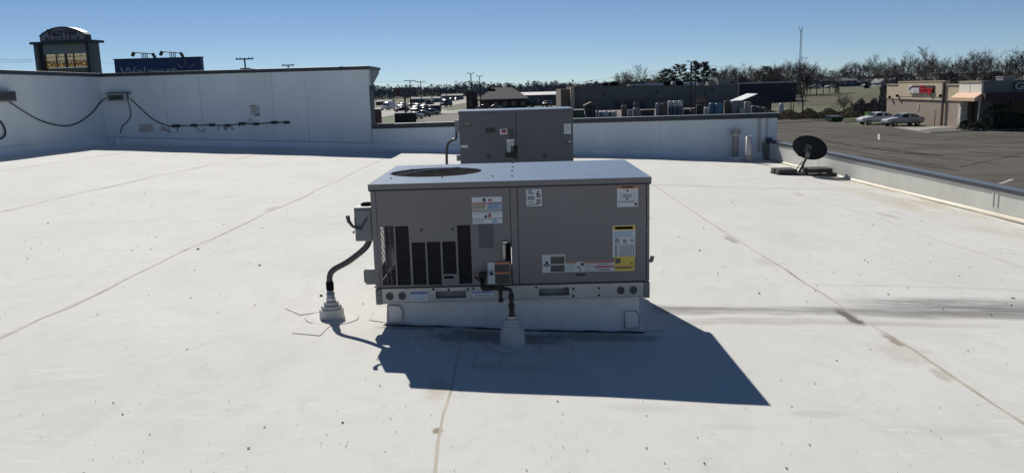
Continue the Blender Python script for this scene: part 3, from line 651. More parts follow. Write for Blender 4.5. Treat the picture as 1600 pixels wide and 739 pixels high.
# curb the unit stands on
cx0, cx1, cyy0, cyy1 = UX+.065, UX+UW-.065, UY+.06, UY+UD-.05
cb = thing('roof_curb', 'white membrane-wrapped curb under the louvered air conditioner', 'roof curb', ((cx0+cx1)/2, (cyy0+cyy1)/2, rz(0, 6)))
s = MB()
pts = [(cx0, cyy0), (cx1, cyy0), (cx1, cyy1), (cx0, cyy1)]; top = UZ-.012
vs = []
sub = []
for i in range(4):
    a, b = pts[i], pts[(i+1) % 4]
    for k in range(12): sub.append((a[0]+(b[0]-a[0])*k/12, a[1]+(b[1]-a[1])*k/12))
mx, my = (cx0+cx1)/2, (cyy0+cyy1)/2
N = len(sub); layers = []
for (f, hh) in ((0, 1), (.004, .66), (.010, .33), (.012, .12), (.035, .0)):
    ring = []
    for (x, y) in sub:
        ox = (f if x >= cx1-1e-6 else -f if x <= cx0+1e-6 else 0); oy = (f if y >= cyy1-1e-6 else -f if y <= cyy0+1e-6 else 0)
        zb = rz(x, y)+und(x, y)-.004; ring.append((x+ox, y+oy, zb+(top-zb)*hh))
    layers += ring
s.add(layers, [(l*N+i, l*N+(i+1) % N, (l+1)*N+(i+1) % N, (l+1)*N+i) for l in range(4) for i in range(N)], False)
s.add([(x, y, top) for x, y in pts], [(0, 1, 2, 3)])
s.build('curb_wrap', patchm, cb, world=True)
s = MB(); s.box(cx0-.02, cx1+.02, cyy0-.02, cyy1+.02, top+.001, UZ-.007); s.build('curb_nailer', galv_d, cb, world=True)
for (a, b2) in ((cx0+.002, 1), (cx1-.10, -1)):
    s = MB(); zb = rz(a, cyy0); poly = [(a, zb+.02), (a+.10, zb+.02), (a+.105, zb+.10), (a+.085, zb+.14), (a, zb+.145)]
    s.prism([(x, cyy0-.004-(.012 if z < zb+.05 else .006), z) for x, z in poly], (0, -.004, 0)); o = s.build('corner_patch', patchm, cb, world=True)
    d = MB(); d.tube([(x, cyy0-.0185-(.008 if z < zb+.05 else 0), z) for x, z in poly], .003, n=5, closed=True); d.build('corner_bead', lapdirt, cb, world=True)
d = MB(); d.tube([(cx0-.03+k*(cx1-cx0+.06)/24, cyy0-.045-.012*abs(math.sin(k*1.3)), rz(cx0+k*(cx1-cx0)/24, cyy0)+und(cx0+k*(cx1-cx0)/24, cyy0)+.003) for k in range(25)], [.004+.007*abs(math.sin(k*.9)) for k in range(25)], n=5)
d.build('base_sealant', M('dark_sealant', (.05, .045, .045), rough=.8, var=.2), cb, world=True)

# pipe boots
def boot(name, label_, c, r, h, steps, lean=0):
    t = thing(name, label_, 'pipe boot', (c.x, c.y, c.z))
    s = MB(); prof = [(r*1.08, .0), (r*1.06, .006), (r*1.0, .010), (r*.97, h*.42)]
    rr = r; z = h*.45
    for i in range(steps):
        nr = r*(.97-(.62)*(i+1)/steps); prof += [(rr*.98, z+.004), (nr*1.10, z+.008)]; z += h*.5/steps; prof += [(nr*1.06, z)]; rr = nr
    prof += [(rr*.8, z+.006)]
    s.lathe((0, 0, 0), prof, n=32, smooth=False); s.build('boot_cone', bootm, t)
    s = MB(); s.lathe((0, 0, z-.01), [(rr*1.12, 0), (rr*1.15, .004), (rr*1.15, .014), (rr*1.1, .018)], n=20); s.build('clamp_band', bandm, t)
    return t, z
b1, zc1 = boot('pipe_boot', 'stepped grey pipe boot under the black flexible conduit', BE, .088, .155, 3)
b2, zc2 = boot('pipe_boot', 'stepped white pipe boot around the black iron gas pipe', BG, .084, .20, 5)
# flexible conduit from the boot up into the disconnect box
X0 = Vector((UX+dx0+.085, UY+.11, UZ+.437))
cpts = [BE+Vector((0, 0, zc1-.02)), BE+Vector((-.002, 0, .24)), BE+Vector((.02, -.002, .34)), atY(545, 408, BE.y-.02), atY(570, 388, 5.67), X0]
t = thing('flexible_conduit', 'black flexible conduit curving from its boot up to the disconnect box', 'conduit', tuple(BE+Vector((0, 0, zc1))))
s = MB(); pth = smooth_path([tuple(p) for p in cpts], 14); s.tube([tuple(p) for p in pth], [.0205+.0014*(i % 2) for i in range(len(pth))], n=12); s.build('conduit_hose', conduit_m, t, world=True)
s = MB(); s.lathe(tuple(BE+Vector((0, 0, zc1-.01))), [(.030, 0), (.030, .05), (.024, .055), (.024, .075)], n=12); s.build('conduit_fitting', bandm, t, world=True)
s = MB(); s.lathe(tuple(BE+Vector((0, 0, zc1+.055))), [(.024, 0), (.028, .01), (.028, .06), (.023, .07)], n=8, smooth=False); s.build('conduit_nut', blackm, t, world=True)
# gas piping
GY = UY-.10
t = thing('gas_pipe', 'black iron gas pipe with drip leg dropping to the white boot', 'gas pipe', tuple(BG+Vector((0, 0, zc2))))
zt_ = UZ+Z0-.012+.02
gv = atY(754, 432, GY); hz = atY(790, 451.5, BG.y).z; dn = Vector((BG.x, BG.y, 0)); ty = BG.y+.03
drip = Vector((atY(782, 452, ty).x, ty, hz))
s = MB()
s.tube([(gv.x, UY-.002, gv.z), (gv.x, GY, gv.z)], .015, n=10)
s.tube([(gv.x, GY, gv.z+.02), (gv.x-.002, GY, hz+.01), (gv.x, GY-.02, hz), (gv.x+.006, ty+.02, hz), (gv.x+.03, ty, hz), (drip.x, ty, hz), (dn.x-.03, BG.y, hz), (dn.x-.004, BG.y, hz-.008), (dn.x, BG.y, hz-.04), (dn.x, BG.y, BG.z+zc2-.02)], .0135, n=10)
s.tube([(drip.x, ty, hz), (drip.x, ty, hz-.075)], .012, n=10); s.build('pipe_run', ironm, t, world=True)
for c2, r2, h2 in (((gv.x, GY, hz+.01), .020, .04), ((drip.x, ty, hz), .019, .045), ((drip.x, ty, hz-.08), .017, .025), ((dn.x, BG.y, hz-.05), .020, .032), ((dn.x, BG.y, hz-.11), .021, .03)):
    s = MB(); s.lathe((c2[0], c2[1], c2[2]-h2/2), [(r2*.9, 0), (r2, .005), (r2, h2-.005), (r2*.9, h2)], n=10); s.build('pipe_fitting', ironm, t, world=True)
for x in (drip.x, gv.x+.03): s = MB(); s.tube([(x-.022, ty, hz), (x+.022, ty, hz)], .017, n=10); s.build('pipe_fitting', ironm, t, world=True)
s = MB(); s.lathe((gv.x, GY, gv.z-.02), [(.02, 0), (.026, .01), (.026, .04), (.018, .05)], n=10); s.mat(1).obox((gv.x-.018, GY-.025, gv.z-.02), (.6, 0, .8), (0, 1, 0), (-.8, 0, .6), .008, .006, .045)
s.build('gas_valve', [ironm, M('valve_lever', (.05, .02, .02), var=0)], t, world=True)
s = MB(); s.lathe((dn.x, BG.y, BG.z+zc2+.0), [(.018, 0), (.018, .055)], n=10); s.build('rusted_collar', rustm, t, world=True)

# second unit, further back
V = (-.94, 13.6, 0)
V = (atY(716.5, 174, 13.6).x, 13.6, .26); VW = atY(895, 172, 13.6).x-V[0]; VH = atY(716, 174.5, 13.6).z-V[2]
u2 = thing('rooftop_air_conditioner', 'older plain grey rooftop air conditioner by the low parapet', 'air conditioner', V)
mid = atY(806.5, 200, 13.6).x-V[0]
s = MB(); s.box(.02, VW-.02, .02, 1.28, .10, VH-.04); s.build('cabinet_core', casing2, u2)
s = MB(); s.box(.0, mid-.006, 0, .02, .10, VH-.04); s.build('end_panel', casing2, u2, bevel=.003)
s = MB(); s.box(mid+.006, VW, 0, .02, .10, VH-.04); s.build('access_panel', casing2, u2, bevel=.003)
s = MB(); s.box(mid-.005, mid+.005, .003, .019, .10, VH-.045); s.build('panel_joint', casing_d, u2)
s = MB(); s.box(-.012, VW+.012, -.012, 1.30, VH-.038, VH); s.mat(1).box(-.008, VW+.008, -.008, 1.296, VH+.0005, VH+.002); s.build('top_cover', [casing2, topcov], u2, bevel=.003)
s = MB(); s.box(-.004, VW+.004, -.006, 1.3, .0, .095); s.build('base_rail', galv, u2)
FY2 = dict(Y=13.6, ox=V[0], oz=V[2])
label(u2, (758.5, 200, 774, 207.8), 'k', [], name='inspection_opening', **FY2)
label(u2, (781, 201.8, 792.4, 210.3), 'w', [(.2, .12, .9, .75, 'r'), (.3, .25, .8, .4, 'w')], lab='white label with a pale red panel', **FY2)
label(u2, (794.7, 201.7, 803.6, 216.5), 'd', lines(.1, .9, .1, .9, 6, 'k', .3, 31), name='vent_grille', **FY2)
label(u2, (791, 218.3, 803.5, 221), 'w', [], name='tape_strip', **FY2)
label(u2, (792, 221, 797.5, 239), 'w', lines(.1, .9, .1, .9, 6, 'g', .5, 32), name='torn_label', **FY2)
label(u2, (797.8, 221.5, 802.5, 228), 'w', lines(.1, .9, .2, .9, 2, 'g', .5, 33), name='torn_label', **FY2)
label(u2, (881, 193.8, 892, 209.5), 'w', lines(.1, .9, .1, .9, 6, 'g', .4, 34), lab='white label by the outer corner', **FY2)
label(u2, (720, 227.3, 730.8, 231), 'w', lines(.1, .9, .2, .8, 1, 'g', .4, 35), **FY2)
label(u2, (724, 190.5, 736.5, 198), 'd', lines(.1, .9, .1, .9, 3, 'g', .4, 36), name='faded_label', **FY2)
label(u2, (760, 241, 767, 249), 'd', lines(.1, .9, .1, .9, 4, 'k', .5, 37), name='small_grille', **FY2)
label(u2, (848, 240, 855.5, 247.5), 'd', lines(.1, .9, .1, .9, 4, 'k', .5, 38), name='small_grille', **FY2)
label(u2, (883, 221, 892.5, 227), 'd', [(.5, 0, 1, .3, 'c')], name='faded_label', **FY2)
x, z = fx(798, 243, **FY2); s = MB(); s.box(x-.08, x+.06, -.05, -.002, z-.03, z+.05); s.tube([(x+.07, -.04, z-.05), (x+.07, -.04, z+.12)], .018, n=8); s.build('gas_controls', ironm, u2)
x, z = fx(805, 233, **FY2); s = MB(); s.box(x-.02, x+.02, -.04, -.002, z-.05, z+.05); s.build('handle', blackm, u2)
s = MB(); a = fx(710, 188.5, **FY2); b = fx(716.5, 207.5, **FY2); s.box(a[0], -.002, .03, .22, b[1], a[1]); s.build('disconnect_box', boxgrey, u2, bevel=.004)
s = MB(); a = fx(713, 243, **FY2); b = fx(717, 252, **FY2); s.box(a[0], -.002, .03, .16, b[1], a[1]); s.build('junction_box', boxgrey, u2, bevel=.004)
s = MB(); s.box(VW, VW+.08, .1, .16, fx(890, 245, **FY2)[1]-.01, fx(890, 245, **FY2)[1]+.015); s.build('condensate_stub', galv_d, u2)
s = MB(); zb = rz(0, 14.2)-.02; s.box(V[0]+.06, V[0]+VW-.06, V[1]+.06, V[1]+1.24, zb-.08, V[2]-.001); s.build('roof_curb', patchm, loc=(V[0]+.9, V[1]+.6, zb), world=True, label='white curb under the older plain air conditioner', cat='roof curb')
q0 = Vector((V[0]-.06, V[1]+.13, V[2]+fx(714, 208, **FY2)[1])); q2 = atY(698, 252, 13.75); q1 = atY(699, 228, 13.75)
s = MB(); s.tube([tuple(p) for p in smooth_path([q0, q0+Vector((-.01, 0, -.10)), (q0+q1)/2+Vector((.0, 0, -.02)), q1, q2, (q2.x, q2.y, rz(q2.x, q2.y))], 8)], .022, n=8)
s.build('flexible_conduit', conduit_m, loc=(q2.x, q2.y, rz(q2.x, q2.y)), world=True, label='dark conduit dropping beside the older plain air conditioner', cat='conduit')

# ================================================================== ON THE WALLS
def wall_box(px0, py0, px1, py1, Y, label_, depth=.18):
    a = atY(px0, py0, Y); b = atY(px1, py1, Y); c2 = ((a.x+b.x)/2, YB-.02, b.z)
    t = thing('box_light', label_, 'wall light', c2)
    x0, x1, z0, z1 = a.x-c2[0], b.x-c2[0], 0, a.z-b.z
    s = MB(); s.box(x0+.02, x1-.02, -depth+.03, 0, .02, z1-.01); s.build('housing', M('light_housing', (.10, .105, .11), var=.05), t)
    s = MB(); s.box(x0, x1, -depth, -depth+.03, 0, .035); s.box(x0, x1, -depth, -depth+.03, z1-.04, z1); s.box(x0, x0+.03, -depth, -depth+.03, .035, z1-.04); s.box(x1-.09, x1, -depth, -depth+.03, .035, z1-.04); s.build('frame', M('light_frame', (.42, .41, .39), rough=.4, var=.1), t)
    s = MB(); s.box(x0+.03, x1-.09, -depth+.012, -depth+.02, .035, z1-.04); s.build('lens', M('light_lens', (.045, .05, .05), rough=.15, var=.05), t)
    s = MB(); s.box(x0-.03, x1+.06, -depth-.02, 0, z1+.001, z1+.03); s.build('hood', coping_m, t)
    return t
wall_box(171, 147, 202, 158, YB-.05, 'dark glass box light in a pale frame at the wall corner')
p = atX(2, 146, RX0+.05); q = atX(15, 159, RX0+.05)
t = thing('box_light', 'grey box light on the side wall where the long cable starts', 'wall light', (RX0+.02, p.y, q.z))
s = MB(); s.box(0, .16, -.35, .35, 0, .24); s.build('housing', M('side_light_grey', (.16, .165, .17), var=.1), t, bevel=.01)
s = MB(); s.box(.161, .17, -.30, .30, .04, .20); s.build('lens', M('light_lens', (.045, .05, .05)), t)
PY = YB-.035
def cab(pts, r, name, label_, cat='cable'):
    P = smooth_path(pts, 8); s = MB(); s.tube([tuple(p) for p in P], r, n=6)
    return s.build(name, cablem, loc=tuple(P[0]), world=True, label=label_, cat=cat)
sc1 = [tuple(atX(x, y, RX0+.05)) for x, y in ((14, 158), (40, 176), (70, 190), (100, 197), (120, 195))]
pc = [tuple(atY(x, y, PY)) for x, y in ((162, 156), (171, 152))]
# the part of the sag that lies on the side wall, then the corner, then the back wall
cab([tuple(atX(x, y, RX0+.05)) for x, y in ((14, 159), (40, 176), (62, 188), (85, 195), (105, 197), (125, 191), (145, 176), (154, 164))]+pc, .016, 'sagging_cable', 'dark cable sagging across the corner between the two box lights')
cab([tuple(atX(x, y, RX0+.05)) for x, y in ((0, 189), (4, 194), (8, 203), (8, 211), (4, 216), (0, 217))], .02, 'looped_cable', 'short loop of dark cable on the side wall at the photo edge')
cab([tuple(atY(x, y, PY)) for x, y in ((204, 155), (220, 170), (238, 186), (254, 194), (268, 198))], .016, 'sloping_cable', 'dark cable sloping from the box light to the clipped run')
cab([tuple(atY(x, y, PY)) for x, y in ((200, 158), (203, 170), (204, 182), (199, 190), (191, 198), (188, 208))], .013, 'drop_cable', 'thin cable dropping from the box light to the wall foot')
run = [(268, 198), (285, 197), (303, 196.5), (331, 195.5), (345, 196.5), (356, 196), (368, 195), (380, 193.5), (391, 194), (402, 194), (425, 192), (450, 191.5)]
ct = thing('clipped_cable_run', 'row of dark splice blocks and dangling leads strung along the tall wall', 'cable', tuple(atY(268, 198, PY)))
s = MB(); s.tube([tuple(p) for p in smooth_path([tuple(atY(x, y, PY)) for x, y in run], 5)], .014, n=6); s.build('cable', cablem, ct, world=True)
for (x, y, l) in ((275, 197, 12), (303, 196, 9), (331.5, 195.5, 9), (356, 196.5, 8), (378.5, 193.5, 11), (400.5, 194, 9), (429, 191.7, 10), (448, 191.6, 9)):
    s = MB(); a = atY(x-l/2, y-2, PY); b = atY(x+l/2, y+2.2, PY); s.box(a.x, b.x, PY-.05, PY+.02, b.z, a.z); s.build('splice_block', M('splice_dark', (.035, .038, .045), var=.1), ct, world=True, bevel=.008)
for pts in (((253, 197), (258, 203), (268, 207)), ((277, 199), (278, 206)), ((306, 198), (311, 204), (318, 205), (321, 200)), ((341, 198), (341.5, 204)), ((350, 198), (353, 204), (354, 199)), ((363, 197), (362, 201), (367, 203)), ((372, 195), (375, 198))):
    s = MB(); s.tube([tuple(p) for p in smooth_path([tuple(atY(x, y, PY)) for x, y in pts], 4)], .010, n=5); s.build('dangling_lead', M('lead_grey', (.09, .1, .115), var=0), ct, world=True)
def wplate(a, b, mat, label_, cat='wall patch', name='wall_patch', Y=None):
    p = atY(a[0], a[1], YB-.02); q = atY(b[0], b[1], YB-.02)
    s = MB(); s.box(p.x, q.x, YB-.032, YB-.0185, q.z, p.z); return s.build(name, mat, loc=((p.x+q.x)/2, YB-.019, q.z), world=True, label=label_, cat=cat)
tanp = M('tan_patch', (.50, .48, .45), rough=.8, var=.25, scale=6)
wplate((217, 194.5), (240, 206.5), tanp, 'faded tan patch on the tall wall under the box light')
wplate((249, 198.5), (266, 205.5), M('grey_patch', (.58, .575, .57), rough=.8, var=.2, scale=6), 'faded grey patch under the start of the splice blocks')
wplate((386, 185), (396, 192.5), M('grey_patch', (.44, .43, .42)), 'pale blotch patch above the sixth splice block')
p = atY(391, 165, YB-.02); q = atY(406, 179, YB-.02)
t = thing('wall_plate', 'small pale square plate with tan centre on the tall wall', 'wall plate', ((p.x+q.x)/2, YB-.02, q.z))
s = MB(); hw = (q.x-p.x)/2; hh = p.z-q.z; s.box(-hw, hw, -.012, .001, 0, hh); s.build('plate', M('plate_pale', (.5, .51, .51), var=.1), t)
s = MB(); s.box(-hw*.5, hw*.4, -.018, -.0121, hh*.25, hh*.7); s.build('plate_centre', tanp, t)
s = MB(); s.box(-hw*.1, hw*1.05, -.03, -.0121, -.04, .02); s.box(-hw, hw*.2, -.03, -.0121, hh*.85, hh); s.build('plate_clip', galv_d, t)
for px, lab_ in ((191, 'small white boot at the wall foot under the drop cable'), (231, 'small white boot at the wall foot under the tan patch')):
    p = roof_at(px, 221); s = MB(); y = YB-.20; s.lathe((p.x, y, rz(p.x, y)), [(.11, 0), (.09, .02), (.075, .14), (.05, .20), (.03, .22)], n=16)
    s.build('wall_boot', wallskin, loc=(p.x, y, rz(p.x, y)), world=True, label=lab_, cat='pipe boot')

# vent pipes
p = atY(1149.5, 205, YB-.28); zb = rz(p.x, YB-.28)
t = thing('vent_pipe', 'grey metal vent pipe with wide slotted cap against the low parapet', 'vent pipe', (p.x, YB-.28, zb))
h = p.z-zb
s = MB(); s.lathe((0, 0, 0), [(.085, 0), (.085, h-.14)], n=20); s.build('pipe', M('vent_grey', (.30, .29, .28), rough=.5, metal=.2, var=.12, scale=6), t)
s = MB(); s.lathe((0, 0, h-.14), [(.07, 0), (.07, .07)], n=16); s.build('neck', pvcm, t)
s = MB(); s.lathe((0, 0, h-.07), [(.09, -.01), (.145, -.01), (.145, .03), (.12, .035), (.145, .045), (.145, .09), (.09, .10)], n=20, smooth=False); s.build('cap', flashm, t)
s = MB(); s.lathe((0, 0, 0), [(.17, 0), (.10, .06)], n=20); s.build('flashing_collar', wallskin, t)
p = atY(1170, 213, 22.55); pb = (p.x, 22.55, rz(p.x, 22.55))
t = thing('vent_pipe', 'open white plastic vent pipe standing before the low parapet', 'vent pipe', pb)
h = p.z-pb[2]; s = MB(); s.lathe((0, 0, 0), [(.080, 0), (.080, h), (.066, h), (.066, h-.1)], n=20); s.build('pipe', pvcm, t)
s = MB(); s.lathe((0, 0, 0), [(.19, 0), (.14, .02), (.10, .06), (.088, .16), (.085, .20)], n=20); s.build('flashing_boot', flashm, t)

# satellite dish
DY = 18.8; foot = atY(1250, 268, DY); fz = rz(foot.x, DY)
t = thing('satellite_dish', 'charcoal oval satellite dish on a bent mast over ballast blocks', 'satellite dish', (foot.x, DY, fz))
dc = atY(1262.5, 230.5, DY)-Vector((foot.x, DY, fz)); dc = Vector((dc.x, -.12, dc.z))
# dish: shallow paraboloid whose back looks at the camera
nrm = Vector((-.18, -.93, -.30)).normalized()      # back direction
ax = Vector((1, 0, -.36)); ax = (ax-nrm*ax.dot(nrm)).normalized(); ay = nrm.cross(ax).normalized()
A, B = .395, .275
s = MB(); s.smooth = True; rings = 8; nn = 40; vs = []
for layer in (0, 1):
    for k in range(1, rings+1):
        r = k/rings
        for j in range(nn):
            an = 2*math.pi*j/nn; d = -.075*(1-r*r)+(.006 if layer else 0)
            vs.append(dc+ax*(A*r*math.cos(an))+ay*(B*r*math.sin(an))-nrm*(d)*(-1))
def ring_f(o):
    return [(o+k*nn+j, o+k*nn+(j+1) % nn, o+(k+1)*nn+(j+1) % nn, o+(k+1)*nn+j) for k in range(rings-1) for j in range(nn)]+[tuple(o+j for j in range(nn))]
# depth: centre bulges towards the back
vs2 = []
for layer in (0, 1):
    for k in range(1, rings+1):
        r = k/rings
        for j in range(nn):
            an = 2*math.pi*j/nn; vs2.append(dc+ax*(A*r*math.cos(an))+ay*(B*r*math.sin(an))+nrm*(.07*(1-r*r)-(.008 if layer else 0)))
o1 = rings*nn
s.add(vs2, ring_f(0)+ring_f(o1)+[((rings-1)*nn+j, (rings-1)*nn+(j+1) % nn, o1+(rings-1)*nn+(j+1) % nn, o1+(rings-1)*nn+j) for j in range(nn)])
s.build('reflector', dishm, t)
s = MB(); bc = dc+nrm*.08-ax*.06-ay*.0
s.obox(bc, ax, ay, nrm, .07, .09, .02); s.tube([tuple(bc), tuple(bc+nrm*.10+Vector((0, 0, -.04)))], .035, n=10); s.build('back_bracket', M('bracket_grey', (.09, .095, .10), metal=.4, rough=.5, var=.15), t)
s = MB(); e0 = bc+nrm*.10+Vector((-.02, 0, .05))
s.tube([tuple(p) for p in smooth_path([e0, e0+Vector((-.01, -.01, -.18)), Vector((.04, -.05, .22)), Vector((-.02, 0, .06))], 6)], .026, n=10); s.build('mast', M('mast_grey', (.13, .13, .13), metal=.5, rough=.45, var=.15), t)
for q_ in ([(.10, .02, .08), (.045, -.05, .30)], [(-.10, .05, .08), (.03, -.04, .30)]): s = MB(); s.tube(q_, .011, n=6); s.build('mast_brace', galv_d, t)
s = MB(); s.obox(e0+Vector((0, -.01, -.16)), (1, 0, 0), (0, 1, 0), (0, 0, 1), .035, .04, .05); s.build('mast_clamp', galv_d, t)
s = MB(); s.tube([tuple(p) for p in smooth_path([bc+Vector((-.1, .06, .02)), bc+Vector((-.22, .05, -.04)), bc+Vector((-.20, .04, -.16)), bc+Vector((-.05, .0, -.20))], 6)], .008, n=5); s.build('coax_cable', cablem, t)
s = MB(); lnb = dc-nrm*.48-ay*.02; low = dc-ay*(-.0)+Vector((0, 0, -B*.95)); s.tube([tuple(low), tuple(lnb+Vector((0, 0, -.12)))], .014, n=6); s.tube([tuple(lnb+Vector((0, 0, -.13))), tuple(lnb)], .03, n=8); s.build('feed_arm', galv_d, t)
s = MB(); s.box(-.60, .72, -.30, -.26, .012, .05); s.box(-.60, .72, .26, .30, .012, .05); s.box(-.6, -.56, -.26, .26, .012, .05); s.box(.68, .72, -.26, .26, .012, .05); s.box(-.10, .10, -.26, .26, .02, .06); s.build('base_tray', M('tray_dark', (.05, .05, .055), metal=.5, rough=.5, var=.1), t)
for i, (x, y, l) in enumerate(((-.36, -.14, .21), (.36, -.14, .29), (-.36, .14, .23), (.40, .14, .27))):
    s = MB(); s.box(-l, l, -.115, .115, 0, .10); s.build('concrete_block', concm, loc=(foot.x+x, DY+y, fz+.053), bevel=.008,
        label=('ballast block under the tilt side of the dish, nearer the unit', 'ballast block with a pale chip, nearer the parapet', 'rear ballast block, nearer the unit', 'rear ballast block, nearer the parapet')[i], cat='concrete block', group='ballast blocks under the satellite dish')

# ================================================================== GROUND
def ground_material():
    m = M('field_grass', (.08, .08, .04), rough=.9, var=0); t, n, L = nodes_of(m); b = n['Principled BSDF']
    tc = n.new('ShaderNodeTexCoord'); P = tc.outputs['Object']
    def noise(sc, st, d=6):
        mp = n.new('ShaderNodeMapping'); mp.inputs['Scale'].default_value = st; L.new(P, mp.inputs[0])
        z = n.new('ShaderNodeTexNoise'); z.inputs['Scale'].default_value = sc; z.inputs['Detail'].default_value = d; z.inputs['Roughness'].default_value = .65; L.new(mp.outputs[0], z.inputs['Vector'])
        x = n.new('ShaderNodeMapRange'); x.inputs[1].default_value = .38; x.inputs[2].default_value = .62; L.new(z.outputs['Fac'], x.inputs[0]); return x.outputs[0]
    c = mixc(n, L, noise(.02, (1, 2.2, 1)), (.055, .075, .022), (.085, .070, .042))
    c = mixc(n, L, mathn(n, L, 'MULTIPLY', noise(.5, (1, 1.5, 1)), .5), c, (.11, .105, .05))
    L.new(c, b.inputs['Base Color']); return m
grassm = ground_material()
fieldgreen = M('mown_grass', (.075, .105, .03), rough=.9, var=.3, scale=.5)
fieldbrown = M('winter_field', (.075, .070, .036), rough=.95, var=.3, scale=.15, stretch=(.3, 1, 1))
asph = M('asphalt_grey', (.135, .125, .11), rough=1, var=.22, scale=.35, bump=.3, bscale=6, stretch=(.3, 1, 1), spec=.02)
asph_l = M('pale_road', (.33, .31, .27), rough=.8, spec=.3, var=.12, scale=.15)
asph_y = M('yard_asphalt', (.19, .18, .165), rough=.9, spec=.2, var=.2, scale=.3)
concp = M('concrete_walk', (.34, .33, .30), rough=.85, var=.12, scale=1)
s = MB(); s.smooth = True
xs = [-1800, -1100, -700, -450, -300, -200]+[-150+k*15 for k in range(31)]+[330, 400, 500, 650, 900, 1400, 2200]
ys = [-300, -100, 0, 60]+[100+k*14 for k in range(30)]+[540, 580, 640, 700, 780, 860, 950, 1060, 1300, 1800, 2600, 3800]
s.add([(x, y, gz(x, y)) for y in ys for x in xs], [(r*len(xs)+c, r*len(xs)+c+1, (r+1)*len(xs)+c+1, (r+1)*len(xs)+c) for r in range(len(ys)-1) for c in range(len(xs)-1)])
s.build('ground', grassm, kind='structure')
def sheet(name, pts, mat, h, step=12):
    """flat polygon draped h above the ground (fan-free grid when large)"""
    bm = bmesh.new(); vs = [bm.verts.new((x, y, 0)) for x, y in pts]; bm.faces.new(vs)
    x0, x1 = min(p[0] for p in pts), max(p[0] for p in pts); y0, y1 = min(p[1] for p in pts), max(p[1] for p in pts)
    for k in range(int(x0//step)+1, int(x1//step)+1): bmesh.ops.bisect_plane(bm, geom=bm.verts[:]+bm.edges[:]+bm.faces[:], plane_co=(k*step, 0, 0), plane_no=(1, 0, 0))
    for k in range(int(y0//step)+1, int(y1//step)+1): bmesh.ops.bisect_plane(bm, geom=bm.verts[:]+bm.edges[:]+bm.faces[:], plane_co=(0, k*step, 0), plane_no=(0, 1, 0))
    for v in bm.verts: v.co.z = gz(v.co.x, v.co.y)+h
    bmesh.ops.recalc_face_normals(bm, faces=bm.faces)
    if sum(f.normal.z for f in bm.faces) < 0: bmesh.ops.reverse_faces(bm, faces=bm.faces)
    me = bpy.data.meshes.new(name); bm.to_mesh(me); bm.free(); me.materials.append(mat)
    o = bpy.data.objects.new(name, me); COL.objects.link(o); return tag(o, kind='structure')
def gq(*pp): return [(gp(*q).x, gp(*q).y) for q in pp]
sheet('parking_lot', [(9, -60), (120, -60), (120, 84), (60, 82), (47.5, 84.6), (45, 98), (42, 104), (44.3, 114), (41.8, 119.5), (20, 119.5), (9, 119.5)], asph, .02)
sheet('storage_yard', [(8.9, 10), (8.9, 119.8), (42, 119.8), (50, 128), (56, 160), (56, 196), (8, 205), (-12, 168), (-20, 120), (-16, 10)], asph_y, .016)
sheet('car_park', gq((640, 195), (735, 195), (830, 195), (870, 185), (870, 176), (790, 175), (735, 177), (700, 179), (662, 183)), asph_y, .05)
rd = gq((560, 186), (594, 184), (620, 179.5), (650, 175), (690, 168.2), (715, 163.5), (735, 160))+gq((760, 155.5))+gq((740, 151.2), (715, 153.6), (690, 156.5), (660, 159.5), (630, 163.5), (600, 168), (560, 172))
sheet('road', rd, asph_l, .045)
sheet('side_road', gq((688, 178.5), (735, 176.5), (870, 173.5), (870, 170.5), (735, 171), (700, 173), (690, 171)), asph_l, .055)
sheet('grass_verge', gq((560, 198), (640, 196), (642, 186), (616, 182), (594, 186), (560, 189)), fieldgreen, .03)
sheet('grass_verge', gq((700, 172.3), (800, 170.3), (870, 170), (870, 168.3), (800, 169), (700, 170.2)), fieldgreen, .065)
sheet('hill_field', [(60, 236), (150, 246), (150, 262), (60, 252)], fieldgreen, .03)
sheet('winter_field', [(52, 178), (75, 188), (140, 190), (140, 236), (60, 226)], fieldbrown, .03)
sheet('hill_field', [(44, 142), (70, 150), (66, 172), (50, 168)], fieldgreen, .03)
sheet('scrub_strip', [(40, 120.5), (46, 116), (58, 118), (62, 140), (44, 138)], fieldbrown, .034)
sheet('grass_verge', [(44, 113.4), (52.5, 112), (52.5, 119.5), (45, 121)], fieldgreen, .045)
sheet('grass_verge', [(46.8, 92), (48.2, 92.2), (45.8, 104), (43.6, 103.6), (44.6, 100.6), (46.6, 96.5)], fieldgreen, .05)
# kerbs and the walk before the game shop
s = MB()
def kerb(pts, wd=.16, h=.12):
    s = MB()
    for a, b in zip(pts[:-1], pts[1:]):
        a, b = Vector((*a, 0)), Vector((*b, 0)); d = (b-a).normalized(); nn_ = Vector((-d.y, d.x, 0))*wd/2
        z = GZ; p = [a-nn_, b-nn_, b+nn_, a+nn_]; s.add([(q.x, q.y, z) for q in p]+[(q.x, q.y, z+h) for q in p], [(0, 1, 2, 3), (4, 5, 6, 7), (0, 1, 5, 4), (1, 2, 6, 5), (2, 3, 7, 6), (3, 0, 4, 7)])
    return s.build('kerb', concp, kind='structure')
kerb(gq((1398, 200), (1435, 206), (1455, 208.5), (1500, 206.5), (1560, 204), (1700, 200)))
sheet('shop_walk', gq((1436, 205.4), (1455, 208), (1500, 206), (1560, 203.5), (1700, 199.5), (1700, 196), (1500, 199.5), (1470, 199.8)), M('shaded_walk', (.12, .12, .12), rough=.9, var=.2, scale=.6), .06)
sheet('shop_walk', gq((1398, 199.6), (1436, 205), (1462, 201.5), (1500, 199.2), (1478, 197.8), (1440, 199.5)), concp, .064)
kerb(gq((1198, 193.5), (1240, 192), (1290, 189), (1320, 191.5), (1344, 191)))
